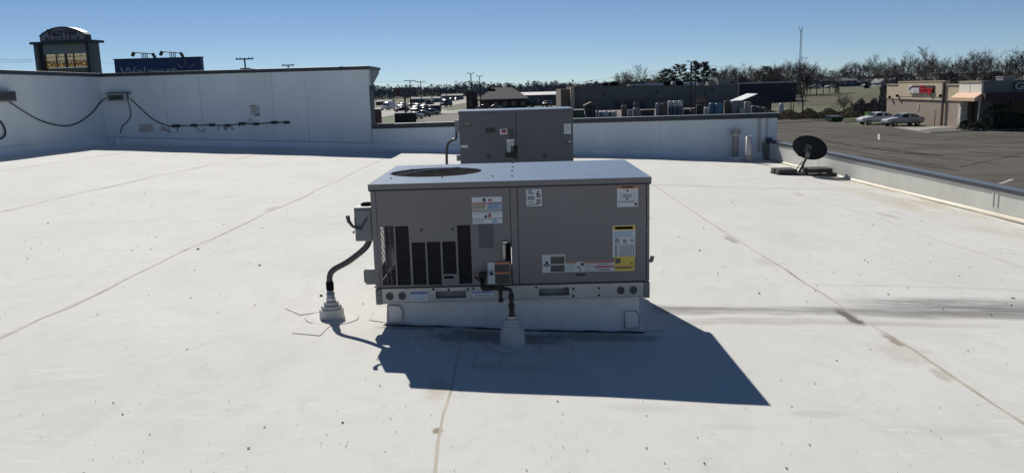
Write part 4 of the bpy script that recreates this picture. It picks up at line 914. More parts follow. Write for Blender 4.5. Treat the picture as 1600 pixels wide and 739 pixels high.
# tar lines and old parking marks on the lot
s = MB(); r3 = random.Random(5)
for (a, b, wd) in (((1330, 208), (1590, 226), .10), ((1300, 215), (1560, 236), .12), ((1290, 222), (1500, 252), .14), ((1210, 196), (1500, 217), .08), ((1240, 203), (1420, 214), .10), ((1380, 240), (1600, 246), .22), ((1440, 226), (1600, 232), .18),
                   ((1500, 262), (1600, 240), .09), ((1210, 200), (1590, 246), .10), ((1260, 224), (1480, 262), .10), ((1230, 209), (1560, 258), .09), ((1300, 201), (1600, 222), .08), ((1216, 194), (1360, 202), .10), ((1340, 243), (1500, 268), .13), ((1450, 211), (1600, 209), .07), ((1240, 212), (1330, 228), .14), ((1350, 231), (1470, 244), .2), ((1520, 212), (1600, 216), .2), ((1200, 205), (1260, 206), .12), ((1420, 203), (1380, 216), .06), ((1530, 208), (1470, 222), .06)):
    A, B = gp(*a), gp(*b); k = 16; pts = []
    for i in range(k+1): q = A.lerp(B, i/k); pts.append(Vector((q.x+r3.uniform(-.12, .12), q.y+r3.uniform(-.12, .12), GZ+.026)))
    d = (B-A).normalized(); nn_ = Vector((-d.y, d.x, 0))
    v = []
    for i, q in enumerate(pts): ww = wd*r3.uniform(.5, 1.2); v += [q-nn_*ww, q+nn_*ww]
    s.add([tuple(q) for q in v], [(2*i, 2*i+1, 2*i+3, 2*i+2) for i in range(k)])
s.build('tar_seals', M('tar', (.045, .043, .04), rough=.9, var=.2, spec=.1), kind='stuff')
s = MB()
for a, b in (((1373, 210), (1373.2, 219)), ((1562, 288), (1582, 281))):
    A, B = gp(*a), gp(*b); d = (B-A).normalized(); nn_ = Vector((-d.y, d.x, 0))*.09; s.add([(q.x, q.y, GZ+.028) for q in (A-nn_, B-nn_, B+nn_, A+nn_)], [(0, 1, 2, 3)])
s.build('painted_mark', M('worn_paint', (.5, .5, .47), var=.2), kind='stuff')

# ================================================================== TREES
def tree_arrays(seed, H, spread, lean=0, levels=5, twig=.012, droop=0, low=.25, dense=1.0, thick=1.0):
    """one tapered trunk with forking limbs; returns (trunk MB, crown MB)"""
    r = random.Random(seed); T, C = MB(), MB()
    def seg(mb, a, b, ra, rb, n=3):
        d = (b-a); L_ = d.length
        if L_ < 1e-4: return
        d.normalize(); u = d.orthogonal().normalized(); v = d.cross(u); o = []
        for p, rr in ((a, ra), (b, rb)):
            for j in range(n): an = 2*math.pi*j/n; o.append(p+(u*math.cos(an)+v*math.sin(an))*rr)
        mb.add(o, [(j, (j+1) % n, n+(j+1) % n, n+j) for j in range(n)])
    def grow(p, d, L_, rad, lev):
        mb = T if lev == 0 else C; n = 6 if lev == 0 else 3
        k = 4 if lev == 0 else 2; q = p; nodes = []
        for i in range(k):
            d = (d+Vector((r.gauss(0, .10+.05*lev), r.gauss(0, .10+.05*lev), .05-droop*lev*.05))).normalized(); e = q+d*L_/k
            ra = rad*(1-.55*i/k); rb = rad*(1-.55*(i+1)/k); seg(mb, q, e, ra, rb, n); nodes.append((q, e, rb)); q = e
        if lev >= levels: return
        m = {0: 9, 1: 5, 2: 4, 3: 4}.get(lev, 3); m = max(2, int(m*dense+.5))
        for i in range(m):
            if lev == 0:
                t = low+(1-low)*(i+r.random())/m; ii = min(k-1, int(t*k)); a, b, rr = nodes[ii]; st = a.lerp(b, t*k-ii)
                an = i*2.4+r.uniform(-.5, .5); tilt = spread*(1.15-.75*t); dd = Vector((math.cos(an)*math.sin(tilt), math.sin(an)*math.sin(tilt), math.cos(tilt)))
                grow(st, dd, H*(.42-.16*t)*r.uniform(.85, 1.15), max(rr*.55, .02), 1)
            else:
                t = .25+.75*(i+r.random())/m; ii = min(k-1, int(t*k)); a, b, rr = nodes[ii]; st = a.lerp(b, max(0, min(1, t*k-ii)))
                dd = (d+Vector((r.gauss(0, .55), r.gauss(0, .55), r.gauss(.12, .4)))).normalized()
                grow(st, dd, L_*r.uniform(.45, .72), max(rad*.45, twig), lev+1)
    grow(Vector((0, 0, -.3)), Vector((lean, 0, 1)).normalized(), H*.62, H*.017*thick, 0)
    return T, C
bark_d = M('bark_dark', (.055, .048, .05), rough=.9, var=.2)
bark_b = M('bark_brown', (.12, .10, .095), rough=.9, var=.2)
bark_p = M('bark_pale', (.22, .195, .17), rough=.9, var=.2)
twig_r = M('twigs_reddish', (.15, .105, .098), rough=.9, var=.2)
def make_tree(name, seed, H, spread, label_, mats, loc, group=None, cat='tree', **kw):
    T, C = tree_arrays(seed, H, spread, **kw)
    t = thing(name, label_, cat, loc, 0, group)
    T.build('trunk', mats[0], t); C.build('crown', mats[1], t); return t
def conifer(name, seed, H, W, label_, mat, loc, group=None, pine=False):
    r = random.Random(seed); t = thing(name, label_, 'tree', loc, 0, group)
    s = MB(); s.tube([(0, 0, -.3), (0.1, 0, H*.5), (0, .1, H*.97)], [H*.018, H*.012, .03], n=6); s.build('trunk', bark_d, t)
    c = MB(); nb = 52 if pine else 60
    for i in range(nb):
        tt = (i+r.random())/nb
        z = H*((.30 if pine else .10)+(.68 if pine else .88)*tt)
        rr = W*((1-tt)**.75*.9+.12) if not pine else W*(.45+.75*math.sin(math.pi*min(1, tt*.85+.15)))*r.uniform(.55, 1.1)
        a = i*2.399+r.uniform(-.4, .4); tip = Vector((math.cos(a)*rr, math.sin(a)*rr, z+(.25 if pine else -.12)*rr*.5)); root = Vector((0, 0, z))
        c.tube([root, tip], [.05, .015], n=3, smooth=False, cap=False)
        for k in range(60 if pine else 40):
            q = root.lerp(tip, .25+.75*math.sqrt(r.random())); q += Vector((r.gauss(0, .22), r.gauss(0, .22), r.gauss(0, .13)))*W*.33
            sz = W*r.uniform(.06, .14); u = Vector((r.gauss(0, 1), r.gauss(0, 1), r.gauss(0, .5))).normalized()*sz; v = Vector((r.gauss(0, 1), r.gauss(0, 1), r.gauss(0, .5))).normalized()*sz*.5
            c.add([q-u*.3-v, q+u, q-u*.3+v], [(0, 1, 2)])
    c.build('crown', mat, t); return t
pinem = M('pine_needles', (.03, .05, .035), rough=.85, var=.35, scale=.8)
def T_at(px, Y, pybase=None): x = atY(px, 150, Y).x; return (x, Y, gz(x, Y))
def H_at(px, py, Y): p = atY(px, py, Y); return p.z-gz(p.x, Y)
G1 = 'bare trees along the far edge of the storage yard'; 
protos = []
kinds = [(11, 14, .85, dict(dense=1.15)), (12, 13, .7, dict()), (13, 15, 1.0, dict(dense=1.1)), (14, 12, .6, dict(thick=.8)), (15, 14, .95, dict(low=.35))]
first_used = {}
def put_bare(k, px, pyt, Y, label_, group, mat=None, widen=1.0):
    seed, H, sp, kw = kinds[k]; key = (k, mat or 0); h = H_at(px, pyt, Y); loc = T_at(px, Y)
    if key not in first_used:
        t = make_tree('bare_tree', seed, H, sp, label_, ((bark_d, bark_b), (bark_b, twig_r), (bark_b, bark_p))[mat or 0], loc, group, levels=4 if k != 3 else 4, twig=.028, **kw)
        first_used[key] = t
    else:
        t = dup(first_used[key], loc=loc, label=label_, group=group)
    t.rotation_euler = (0, 0, (px*37 % 628)/100); sc = h/H*1.04; t.scale = (sc*widen, sc*widen, sc)
    return t
# spreading tree and its small neighbour behind the strip shop
put_bare(2, 1000, 104, 232, 'wide round-headed bare tree rising behind the strip shop roof', None, widen=1.05)
put_bare(0, 983, 112, 236, 'bare tree just behind the round-headed one on the strip shop side', None)
put_bare(1, 967, 114, 240, 'thin pale bare tree beside the dark boxes on the strip shop roof', None)
put_bare(3, 1028, 112, 260, 'small faint bare tree between the round-headed tree and the pines', None, mat=2)
for i, (px, py, Y, W, lab_) in enumerate(((1043, 108, 250, 3.3, 'shortest dark pine of the clump behind the light pole'), (1062, 101, 246, 3.2, 'dark pine just beside the tall double light pole'), (1095, 98, 252, 4.4, 'broad dark pine past the tall double light pole'),
                                         (1198, 104, 246, 2.5, 'dark round-topped evergreen in the line of reddish bare trees'))):
    h = H_at(px, py, Y); conifer('pine_tree', 21+i, h, W, lab_, pinem, T_at(px, Y), pine=True)
g = 'reddish bare trees behind the strip shop end'
for i, px in enumerate(range(1114, 1216, 6)):
    put_bare((i*2+1) % 5, px+(i % 3), 106+3*math.sin(i*1.9)+(4 if i % 5 == 2 else 0), 250+(i*7 % 23), ('reddish bare tree next to the broad dark pine', 'reddish bare tree over the taupe roof screen', 'reddish bare tree over the dark low building')[0 if px < 1130 else 1 if px < 1160 else 2], ('reddish trees by the pine', 'reddish trees over the roof screen', 'reddish trees over the dark building')[0 if px < 1130 else 1 if px < 1160 else 2], mat=1 if i % 3 else 0)
g = 'bare trees around the lattice mast'
for i, px in enumerate((1212, 1220, 1229, 1237, 1246, 1256, 1266, 1276, 1286, 1296, 1305)):
    put_bare((i*3) % 5, px, (104, 99, 97, 98, 101, 98, 100, 103, 107, 112, 110)[i], 235+(i*5 % 17), ('bare tree between the shed and the lattice mast', 'bare tree crossing the foot of the lattice mast', 'bare tree past the mast, over the cream and narrow grey houses')[0 if px < 1240 else 1 if px < 1262 else 2], ('bare trees between the shed and the mast', 'bare trees at the mast', 'bare trees over the cream house')[0 if px < 1240 else 1 if px < 1262 else 2], mat=i % 2)
g = 'bare trees behind the blue house row'
for i, px in enumerate((1314, 1320, 1326, 1333, 1341, 1350, 1356, 1365, 1372)):
    put_bare((i*2) % 5, px, (106, 100, 99, 98, 97, 101, 94, 104, 100)[i], 330+(i*9 % 31), ('bare tree on the skyline over the long blue-grey house', 'bare tree on the skyline over the slate-coloured house')[0 if px < 1340 else 1], ('bare trees over the blue house', 'bare trees over the slate house')[0 if px < 1340 else 1])
put_bare(2, 1364, 88, 318, 'tallest bare tree above the blue-grey house row', None)
g = 'bare trees behind the game shop'
for i, px in enumerate(range(1382, 1614, 9)):
    put_bare((i*3+2) % 5, px+3*math.sin(i*2.2), 94+5*math.sin(i*1.3)+4*math.sin(i*2.9), 200+(i*13 % 60), ('bare tree on the skyline over the tan lettered wall', 'bare tree on the skyline over the cream corner tower', 'bare tree on the skyline over the dark shop front')[0 if px < 1478 else 1 if px < 1536 else 2], 'bare trees over the '+('tan lettered wall', 'cream corner tower', 'dark shop front')[0 if px < 1478 else 1 if px < 1536 else 2], mat=0 if i % 4 else 1)
put_bare(2, 1446, 77, 210, 'tallest bare tree standing directly over the game shop lettering', None)
put_bare(0, 1520, 80, 215, 'big bare tree over the cream corner tower', None)
put_bare(0, 1597, 78, 190, 'tall bare tree at the photo edge over the dark shop front', None)
make_tree('bare_tree', 41, 7.2, .45, 'dark slender bare tree standing at the lot edge before the lattice mast', (bark_d, bark_d), (42.9, 124.5, GZ), levels=4, twig=.02, low=.30, thick=.9).scale = (1.15, 1.15, 1.22)
make_tree('bare_tree', 43, 3.8, 1.0, 'small pale branching tree near the green dumpster', (bark_d, bark_p), (gp(1315, 187).x, gp(1315, 187).y, GZ), levels=4, twig=.018, low=.35, thick=1.5)
t = conifer('evergreen_shrub', 51, 3.4, .9, 'single dark upright shrub in the middle of the field', pinem, (*[gp(1308, 154).x*0+atY(1308, 150, 235).x, 235], gz(atY(1308, 150, 235).x, 235))); t['category'] = 'shrub'
# far woods and the brush below the near tree line
def leafmass(name, n, fn, mat):
    s = MB(); r = random.Random(77); vs = []; fs = []
    for i in range(n):
        q, sz, vert = fn(r)
        u = Vector((r.gauss(0, 1), r.gauss(0, .6), r.gauss(0, 1)*vert)).normalized()*sz; v = Vector((r.gauss(0, 1), r.gauss(0, .6), r.gauss(0, 1)*vert)).normalized()*sz*.6
        o = len(vs); vs += [tuple(q-u*.4-v), tuple(q+u), tuple(q-u*.4+v)]; fs.append((o, o+1, o+2))
    me = bpy.data.meshes.new(name); me.from_pydata(vs, [], fs); me.materials.append(mat); o = bpy.data.objects.new(name, me); COL.objects.link(o); return tag(o, kind='stuff')
rw_ = random.Random(9); crowns = []
for i in range(900):
    Y = rw_.choice((640, 700, 760, 840))+rw_.uniform(-25, 25); x = rw_.uniform(-.33, .22)*Y; px_ = 800+x/Y*1287
    htop = 13.5+2.6*math.sin(px_*.045)+1.8*math.sin(px_*.13+1)+rw_.gauss(0, 1.7); crowns.append((x, Y, rw_.uniform(3, 5), max(3 if px_ > 865 else 6, htop*(.42+.20*(Y-600)/300)*(.55 if px_ > 865 else 1)), rw_.random() < .02))
def wf(r):
    x, Y, W, h, spire = r.choice(crowns); t = r.random()**.8; wd = (W*.35*(1.15-t)*1.5 if spire else W*math.sqrt(max(.05, 1-(2*t-.9)**2)))
    return Vector((x+r.gauss(0, .5)*wd, Y+r.gauss(0, .4)*wd, gz(x, Y)+h*(1.25 if spire else 1)*t)), r.uniform(.25, .9), .9
leafmass('far_woods', 90000, wf, M('far_woods_hazed', (.085, .105, .135), rough=.95, var=.4, scale=.05))  # distance haze put into the crowns as a blue-grey colour
def bf(r):
    px = r.uniform(1100, 1400); Y = r.uniform(246, 262) if px < 1250 else r.uniform(332, 352); x = atY(px, 150, Y).x; tz = r.random()**1.3
    return Vector((x, Y, gz(x, Y)+tz*(4.6+1.2*math.sin(px*.11)))), r.uniform(.10, .30), 1
leafmass('hillside_brush', 42000, bf, M('brush_brown', (.062, .056, .06), rough=.95, var=.4, scale=.2))
def bf2(r):
    px = r.uniform(1375, 1620); Y = r.uniform(165, 200); x = atY(px, 150, Y).x; return Vector((x, Y, gz(x, Y)+r.random()**1.2*(5.0+1.2*math.sin(px*.09)))), r.uniform(.08, .26), 1
leafmass('shop_back_brush', 38000, bf2, M('brush_brown', (.055, .042, .038)))
def bf3(r):
    px = r.uniform(1196, 1345); Y = r.uniform(121, 136); x = atY(px, 150, Y).x; return Vector((x, Y, GZ+r.random()**1.8*(.9+.4*math.sin(px*.2)))), r.uniform(.06, .18), 1
leafmass('lot_edge_weeds', 16000, bf3, M('weed_brown', (.13, .105, .07), rough=.95, var=.4, scale=1))
def bf4(r):
    px = r.uniform(1330, 1392); Y = r.uniform(128, 150); x = atY(px, 150, Y).x; return Vector((x, Y, GZ+r.random()**1.5*(1.8+.5*math.sin(px*.3)))), r.uniform(.08, .22), 1
leafmass('shop_side_thicket', 9000, bf4, M('brush_brown', (.055, .042, .038)))

# ================================================================== CARS
glassm = M('car_glass', (.02, .025, .03), rough=.08, var=0, spec=.8); tyrem = M('tyre', (.02, .02, .02), rough=.9, var=0); rimm = M('rim', (.35, .35, .36), metal=.8, rough=.35, var=0)
lampw = M('headlight', (.7, .72, .74), rough=.15, var=0); lampr = M('tail_lamp', (.35, .02, .02), rough=.2, var=0)
def paint(name, c): return M('paint_'+name, c, rough=.25, var=.02, spec=.6)
PAINT = dict(white=paint('white', (.72, .73, .74)), silver=paint('silver', (.42, .45, .48)), black=paint('black', (.015, .016, .02)), red=paint('red', (.10, .015, .02)), blue=paint('blue', (.06, .09, .15)), grey=paint('grey', (.12, .13, .14)), pale=paint('pale', (.55, .56, .56)))
STY = dict(
    sedan=dict(L=4.6, W=1.8, st=[(0, .42, .66, .66, .62), (.12, .30, .76, .76, .80), (.9, .26, .88, .88, .88), (1.25, .26, .92, .94, .89), (1.95, .26, .94, 1.38, .90), (2.6, .26, .95, 1.44, .90), (3.3, .26, .96, 1.36, .90), (3.95, .27, .97, 1.02, .89), (4.45, .30, .92, .93, .82), (4.6, .42, .75, .75, .66)], win=(1.30, 3.85), wh=.32, ax=(.86, 3.65)),
    suv=dict(L=4.7, W=1.9, st=[(0, .45, .75, .75, .70), (.12, .35, .95, .95, .86), (1.0, .32, 1.05, 1.05, .93), (1.2, .32, 1.08, 1.12, .94), (1.8, .32, 1.08, 1.68, .95), (3.0, .32, 1.08, 1.75, .95), (4.1, .32, 1.08, 1.70, .94), (4.55, .34, 1.05, 1.15, .90), (4.7, .45, .95, .95, .8)], win=(1.25, 4.45), wh=.36, ax=(.95, 3.75)),
    pickup=dict(L=5.6, W=1.95, st=[(0, .5, .8, .8, .78), (.1, .4, 1.05, 1.05, .92), (1.3, .38, 1.12, 1.12, .96), (1.5, .38, 1.14, 1.2, .96), (2.0, .38, 1.14, 1.80, .96), (3.2, .38, 1.14, 1.82, .96), (3.45, .38, 1.12, 1.18, .96), (3.5, .38, 1.10, 1.10, .96), (5.5, .4, 1.08, 1.08, .96), (5.6, .5, 1.0, 1.0, .93)], win=(1.55, 3.4), wh=.4, ax=(1.05, 4.5)),
    van=dict(L=5.6, W=2.0, st=[(0, .45, .9, .9, .80), (.15, .38, 1.15, 1.15, .92), (.7, .36, 1.25, 1.3, .98), (1.3, .36, 1.25, 2.2, .99), (2.0, .36, 1.25, 2.55, 1.0), (5.4, .36, 1.25, 2.55, 1.0), (5.55, .4, 1.2, 2.4, .98), (5.6, .5, 1.1, 1.2, .95)], win=(.75, 2.1), wh=.38, ax=(1.0, 4.6)))
CARS = {}
def car(style, colour, x, y, rot, label_, group=None, detail=True):
    key = (style, colour)
    if key in CARS:
        return dup(CARS[key], loc=(x, y, gz(x, y)+.07), rotz=rot, label=label_, group=group)
    d = STY[style]; L_ = d['L']; t = thing('van' if style == 'van' else 'pickup_truck' if style == 'pickup' else 'parked_car', label_, {'van': 'van', 'pickup': 'pickup truck'}.get(style, 'car'), (x, y, gz(x, y)+.07), rot, group)
    if group: t['group'] = group
    s = MB(); s.smooth = True; ring = []; n = 12
    for (xx, zs, zb, zr_, hw) in d['st']:
        hr = hw if zr_-zb < .2 else hw*.74; x_ = xx-L_/2; zm = (zs+zb)/2
        prof = [(-hw*.92, zs), (-hw, zm), (-hw*.97, zb), (-hr*1.0, zr_-.04 if zr_-zb > .2 else zb+.0), (-hr*.8, zr_), (-hr*.3, zr_+.015)]
        prof += [(-a, b) for a, b in prof[::-1]]
        ring += [(x_, a, b) for a, b in prof]
    k = len(d['st'])
    s.add(ring, [(i*n+j, i*n+(j+1) % n, (i+1)*n+(j+1) % n, (i+1)*n+j) for i in range(k-1) for j in range(n)])
    s.add(ring[:n], [tuple(range(n))], False); s.add(ring[-n:], [tuple(range(n))[::-1]], False)
    s.build('body', PAINT[colour], t)
    w0, w1 = d['win']
    def at_x(xx):
        st = d['st']
        for a, b in zip(st[:-1], st[1:]):
            if a[0] <= xx <= b[0]:
                f = (xx-a[0])/(b[0]-a[0]); return [a[i]+(b[i]-a[i])*f for i in range(5)]
    for sg in (-1, 1):
        s = MB(); tops = []; bots = []
        for i in range(9):
            xx = w0+.12+(w1-w0-.24)*i/8; _, zs, zb, zr_, hw = at_x(xx); hr = hw if zr_-zb < .2 else hw*.74
            if zr_-zb < .12: zr_ = zb+.1
            f = .86; tops.append((xx-L_/2, sg*(hw*.97+(hr-hw*.97)*f+.012), zb+(zr_-.04-zb)*f)); bots.append((xx-L_/2, sg*(hw*.97+.012), zb+.02))
        m_ = 5
        s.add(bots+tops, [(i, i+1, 9+i+1, 9+i) for i in range(8) if not (detail and i == 4)]); s.build('side_window', glassm, t)
    for a, b, nm in ((w0, 3 if style != 'van' else 2, 'windscreen'), (w1, -1, 'rear_window')):
        if nm == 'rear_window' and style == 'van': continue
        st = d['st']; idx = [i for i, q in enumerate(st) if q[3]-q[2] > .3]
        i0, i1 = (idx[0]-1, idx[0]) if nm == 'windscreen' else (idx[-1]+1, idx[-1])
        p0, p1 = st[i0], st[i1]; q = []
        for f, hwf in ((.12, .80), (.9, .62)):
            xx = p0[0]+(p1[0]-p0[0])*f; z = p0[3]+(p1[3]-p0[3])*f; q.append((xx-L_/2+(-.02 if nm == 'windscreen' else .02), hwf*p1[4], z+.022))
        s = MB(); s.quad((q[0][0], -q[0][1], q[0][2]), (q[0][0], q[0][1], q[0][2]), (q[1][0], q[1][1], q[1][2]), (q[1][0], -q[1][1], q[1][2])); s.build(nm, glassm, t)
    for axx in d['ax']:
        for sg in (-1, 1):
            r = d['wh']; s = MB(); s.lathe((axx-L_/2, sg*(d['W']/2-.02), r-.07+.0), [(r*.6, .0), (r, .02), (r, .2), (r*.9, .22)], n=18, axis=(0, -sg, 0)); w_ = s.build('wheel', tyrem, t)
            s = MB(); s.lathe((axx-L_/2, sg*(d['W']/2-.015), r-.07), [(r*.62, .0), (r*.3, .02), (.001, .01)], n=14, axis=(0, -sg, 0)); s.build('rim', rimm, w_)
    for sg in (-1, 1):
        z = d['st'][1][2]-.14; s = MB(); s.box(-L_/2+.02, -L_/2+.22, sg*.60-.17, sg*.60+.17, z-.07, z+.06); s.build('headlight', lampw, t)
        s = MB(); s.box(L_/2-.15, L_/2-.02, sg*.62-.13, sg*.62+.13, z-.02, z+.12); s.build('tail_lamp', lampr, t)
    CARS[key] = t; return t
def car_at(style, colour, px, py, rot, label_, **kw):
    p = gp(px, py); return car(style, colour, p.x, p.y, rot, label_, **kw)
car_at('sedan', 'silver', 1410, 197, R(6), 'silver sedan parked nearest the game shop wall')
car_at('sedan', 'white', 1369.5, 194.5, R(6), 'white sedan half hidden behind the silver one')
# traffic and parked cars round the road
for (st, co, px, py, rot, lab_) in (
    ('van', 'white', 607, 172.5, R(62), 'white van coming down the pale road'),
    ('pickup', 'white', 629, 169.5, R(60), 'white pickup on the road above the dark sedan row'),
    ('sedan', 'black', 640, 168.5, R(50), 'dark sedan behind the white pickup on the road'),
    ('sedan', 'black', 628, 175.5, R(12), 'black sedan parked just over the wire kennel row'),
    ('pickup', 'pale', 653, 172.0, R(60), 'pale pickup facing the camera past the wire kennels'),
    ('suv', 'black', 651, 176.3, R(75), 'black tall car before the pale pickup'),
    ('suv', 'grey', 662, 174.5, R(70), 'grey tall car beside the black tall car'),
    ('sedan', 'pale', 647, 186.2, R(-35), 'pale car with bright bonnet at the end of the wire kennels'),
    ('sedan', 'grey', 660, 183.2, R(-30), 'grey car next along from the pale bright-bonnet car'),
    ('sedan', 'black', 673, 180.0, R(-25), 'black car by the low rail in the car park'),
    ('van', 'black', 697, 167.0, R(60), 'dark van at the edge of the pale road'),
    ('suv', 'white', 690, 158.5, R(60), 'small white vehicle far up the pale road'),
    ('suv', 'black', 705, 158.8, R(60), 'dark vehicle far up the pale road beside the white one'),
    ('suv', 'black', 713, 157.8, R(60), 'second dark vehicle far up the pale road'),
    ('sedan', 'red', 756, 172.0, R(4), 'dark red car before the hip-roofed building'),
    ('sedan', 'grey', 773, 171.5, R(4), 'grey car next to the dark red one'),
    ('sedan', 'white', 811, 166.2, R(15), 'white car by the hip-roofed building corner'),
    ('suv', 'black', 825, 168.5, R(5), 'black tall car between the hip-roofed and white buildings'),
    ('suv', 'black', 855, 167.0, R(65), 'black tall car before the white flat building'),
    ('sedan', 'white', 866, 163.5, R(60), 'white car at the far end of the white building'),
    ('sedan', 'white', 1273, 137.0, R(10), 'white car below the cream house'),
    ('sedan', 'white', 1299, 136.8, R(14), 'white car in front of the blue house')):
    if px > 1200:
        p = atY(px, py, 292); t = car(st, co, p.x, 292, rot, lab_)
    else: car_at(st, co, px, py, rot, lab_)

# ================================================================== BUILDINGS BEYOND
def wallbox(par, name, x0, x1, y0, y1, z0, z1, mat): s = MB(); s.box(x0, x1, y0, y1, z0, z1); return s.build(name, mat, par)
# --- strip shop
SYD = 204
a = atY(897, 136.5, SYD); b = atY(1153, 133, SYD); lx = atY(874, 141, 212)
bt = thing('strip_shop', 'long low grey-brown shop building behind the pallets', 'building', (a.x, SYD, GZ))
Wd_ = b.x-a.x; Hh_ = a.z-GZ+.1
wm = M('shop_wall_brown', (.165, .165, .16), rough=.85, var=.12, scale=.3); wm2 = M('shop_band', (.155, .145, .13), rough=.85, var=.12, scale=.3)
mid_ = atY(1103, 136, SYD).x-a.x
Hm_ = atY(1103, 135, SYD).z-GZ; He_ = atY(1128, 133, SYD).z-GZ
def roof_h(x): return Hh_+(Hm_-Hh_)*x/mid_ if x < mid_ else He_
s = MB(); s.prism([(0, 0, 0), (mid_, 0, 0), (mid_, 0, Hm_), (0, 0, Hh_)], (0, 30, 0)); s.build('wall', wm, bt); wallbox(bt, 'wall', mid_+.01, Wd_, -.3, 30, 0, He_, wm)
wallbox(bt, 'lower_band', .5, mid_-.02, -.06, -.001, 0, 2.7, wm2); s = MB(); s.prism([(-.1, -.12, Hh_+.001), (mid_, -.12, Hm_+.001), (mid_, -.12, Hm_+.16), (-.1, -.12, Hh_+.16)], (0, .42, 0)); s.build('coping', M('shop_coping', (.12, .115, .11), var=.1), bt)
wallbox(bt, 'end_pier', -.9, .0, -1.0, 3, 0, Hh_-.1, M('pier_tan', (.46, .40, .30), rough=.8, var=.1))
wallbox(bt, 'end_wing', lx.x-a.x, -.91, 2, 26, 0, Hh_-.5, M('wing_brown', (.17, .135, .115), rough=.8, var=.1))
for k in range(3): wallbox(bt, 'window', lx.x-a.x+.9+k*1.35, lx.x-a.x+1.9+k*1.35, 1.9, 1.995, .2, 2.6, M('window_dim', (.04, .05, .045), rough=.1, var=.1))
for px0, px1, py0, py1 in ((960, 969, 158, 167), (977, 990, 159, 167), (1000, 1008, 157, 165)):
    p = atY(px0, py0, SYD); q = atY(px1, py1, SYD); wallbox(bt, 'door', p.x-a.x, q.x-a.x, -.10, -.061, 0, p.z-GZ, M('door_dark', (.045, .045, .055), rough=.5, var=.1))
for px, py in ((1026, 143.5), (1112, 141), (942, 148)):
    p = atY(px, py, SYD); wallbox(bt, 'wall_lamp', p.x-a.x-.18, p.x-a.x+.18, -.45, -.301, p.z-GZ-.18, p.z-GZ+.18, blackm)
g = 'rooftop boxes on the strip shop'
for i, (px0, px1, pyt, mat, lab_) in enumerate(((941, 950, 131, 'k', 'smaller black rooftop box at the start of the strip shop roof'), (952.5, 965, 129, 'k', 'larger black rooftop box beside the smaller one'),
        (983, 1036, 131.5, 'b', 'long pale blue roof house on the strip shop'), (1038, 1048, 127.5, 'k', 'dark box between the pale roof house and the slanted duct'), (1049, 1056, 127.5, 'g', 'slanted grey duct on the strip shop roof'), (1056.5, 1067, 127.5, 'k', 'dark box past the slanted grey duct'),
        (1068, 1088, 128.5, 'b', 'short pale blue roof house by the light pole'), (1091, 1100, 129, 'g', 'grey frame unit past the light pole'), (1107, 1120, 128, 'g', 'grey-brown rooftop box near the strip shop end'), (1122, 1154, 126, 't', 'long taupe roof screen at the strip shop end'))):
    p = atY(px0, pyt, SYD+4); q = atY(px1, pyt, SYD+4); m_ = dict(k=blackm, b=M('roofhouse_blue', (.36, .42, .45), rough=.5, var=.1, scale=.5), g=M('duct_grey', (.26, .25, .25), rough=.5, var=.15), t=M('screen_taupe', (.30, .275, .24), rough=.7, var=.1, scale=.4))[mat]
    rb_ = roof_h((p.x+q.x)/2-a.x); t = thing('rooftop_box', lab_, 'rooftop unit', ((p.x+q.x)/2, SYD+4, GZ+rb_)); hw = (q.x-p.x)/2; hh = max(.5, p.z-GZ-rb_); sl_ = 1.2 if mat == 'g' and i == 4 else 0
    s = MB(); s.prism([(-hw, 0, 0), (hw, 0, 0), (hw+sl_, 0, hh), (-hw+sl_*.4, 0, hh if mat != 'b' else hh*.8)], (0, 3.5, 0)); s.build('housing', m_, t)
    s = MB(); s.box(-hw*.9, hw*.9, -.06, -.005, hh*.08, hh*.2); s.build('base_skirt', galv_d, t)
    if mat == 't':
        for k in range(4): wallbox(t, 'louver_vent', hw*(.25+.12*k), hw*(.31+.12*k), -.05, -.005, hh*.3, hh*.75, blackm)
# strip shop continues as a darker building
p = atY(1155, 131, 210); q = atY(1207, 129, 210)
t = thing('dark_shop', 'dark low building with a thin white roof edge behind the shed', 'building', (p.x, 210, GZ)); Hd = p.z-GZ; Wd2 = q.x-p.x+6
wallbox(t, 'wall', 0, Wd2, 0, 22, 0, Hd, M('dark_wall', (.05, .05, .06), rough=.7, var=.15)); wallbox(t, 'roof_edge', -.2, Wd2+.3, -.4, -.01, Hd-.1, Hd+.22, M('roof_edge_white', (.6, .6, .58), var=.1)); wallbox(t, 'door', 3, 5, -.05, -.001, 0, 2.5, M('door_grey', (.1, .1, .1), var=.1))
# shed with pale roof
p0 = gp(1150, 176); Ys = 160
ridge = atY(1183, 147.5, Ys); eave = atY(1149, 160.5, Ys); ev2 = atY(1208, 160, Ys); bse = gz(0, 0)
t = thing('shed', 'small dark shed with a bright sunlit metal roof slope', 'shed', (ridge.x, Ys, GZ)); e0 = eave.x-ridge.x; e1 = ev2.x-ridge.x; hr = ridge.z-GZ; he = eave.z-GZ
s = MB(); s.prism([(e0+.3, 0, 0), (e1-.3, 0, 0), (e1-.3, 0, he-.1), (0, 0, hr-.12), (e0+.3, 0, he-.1)], (0, 7, 0)); s.build('wall', M('shed_dark', (.04, .05, .055), rough=.7, var=.1), t)
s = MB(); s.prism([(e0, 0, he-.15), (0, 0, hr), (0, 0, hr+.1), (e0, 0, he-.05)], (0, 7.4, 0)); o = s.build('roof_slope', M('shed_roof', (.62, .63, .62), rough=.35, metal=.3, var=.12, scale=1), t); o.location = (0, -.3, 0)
s = MB(); s.prism([(e1, 0, he-.15), (0.02, 0, hr-.01), (0.02, 0, hr+.09), (e1, 0, he-.05)], (0, 7.4, 0)); o = s.build('roof_slope', M('shed_roof_shaded', (.06, .08, .08), var=.1), t); o.location = (0, -.3, 0)  # same roof; this slope's shade is put into its darker colour
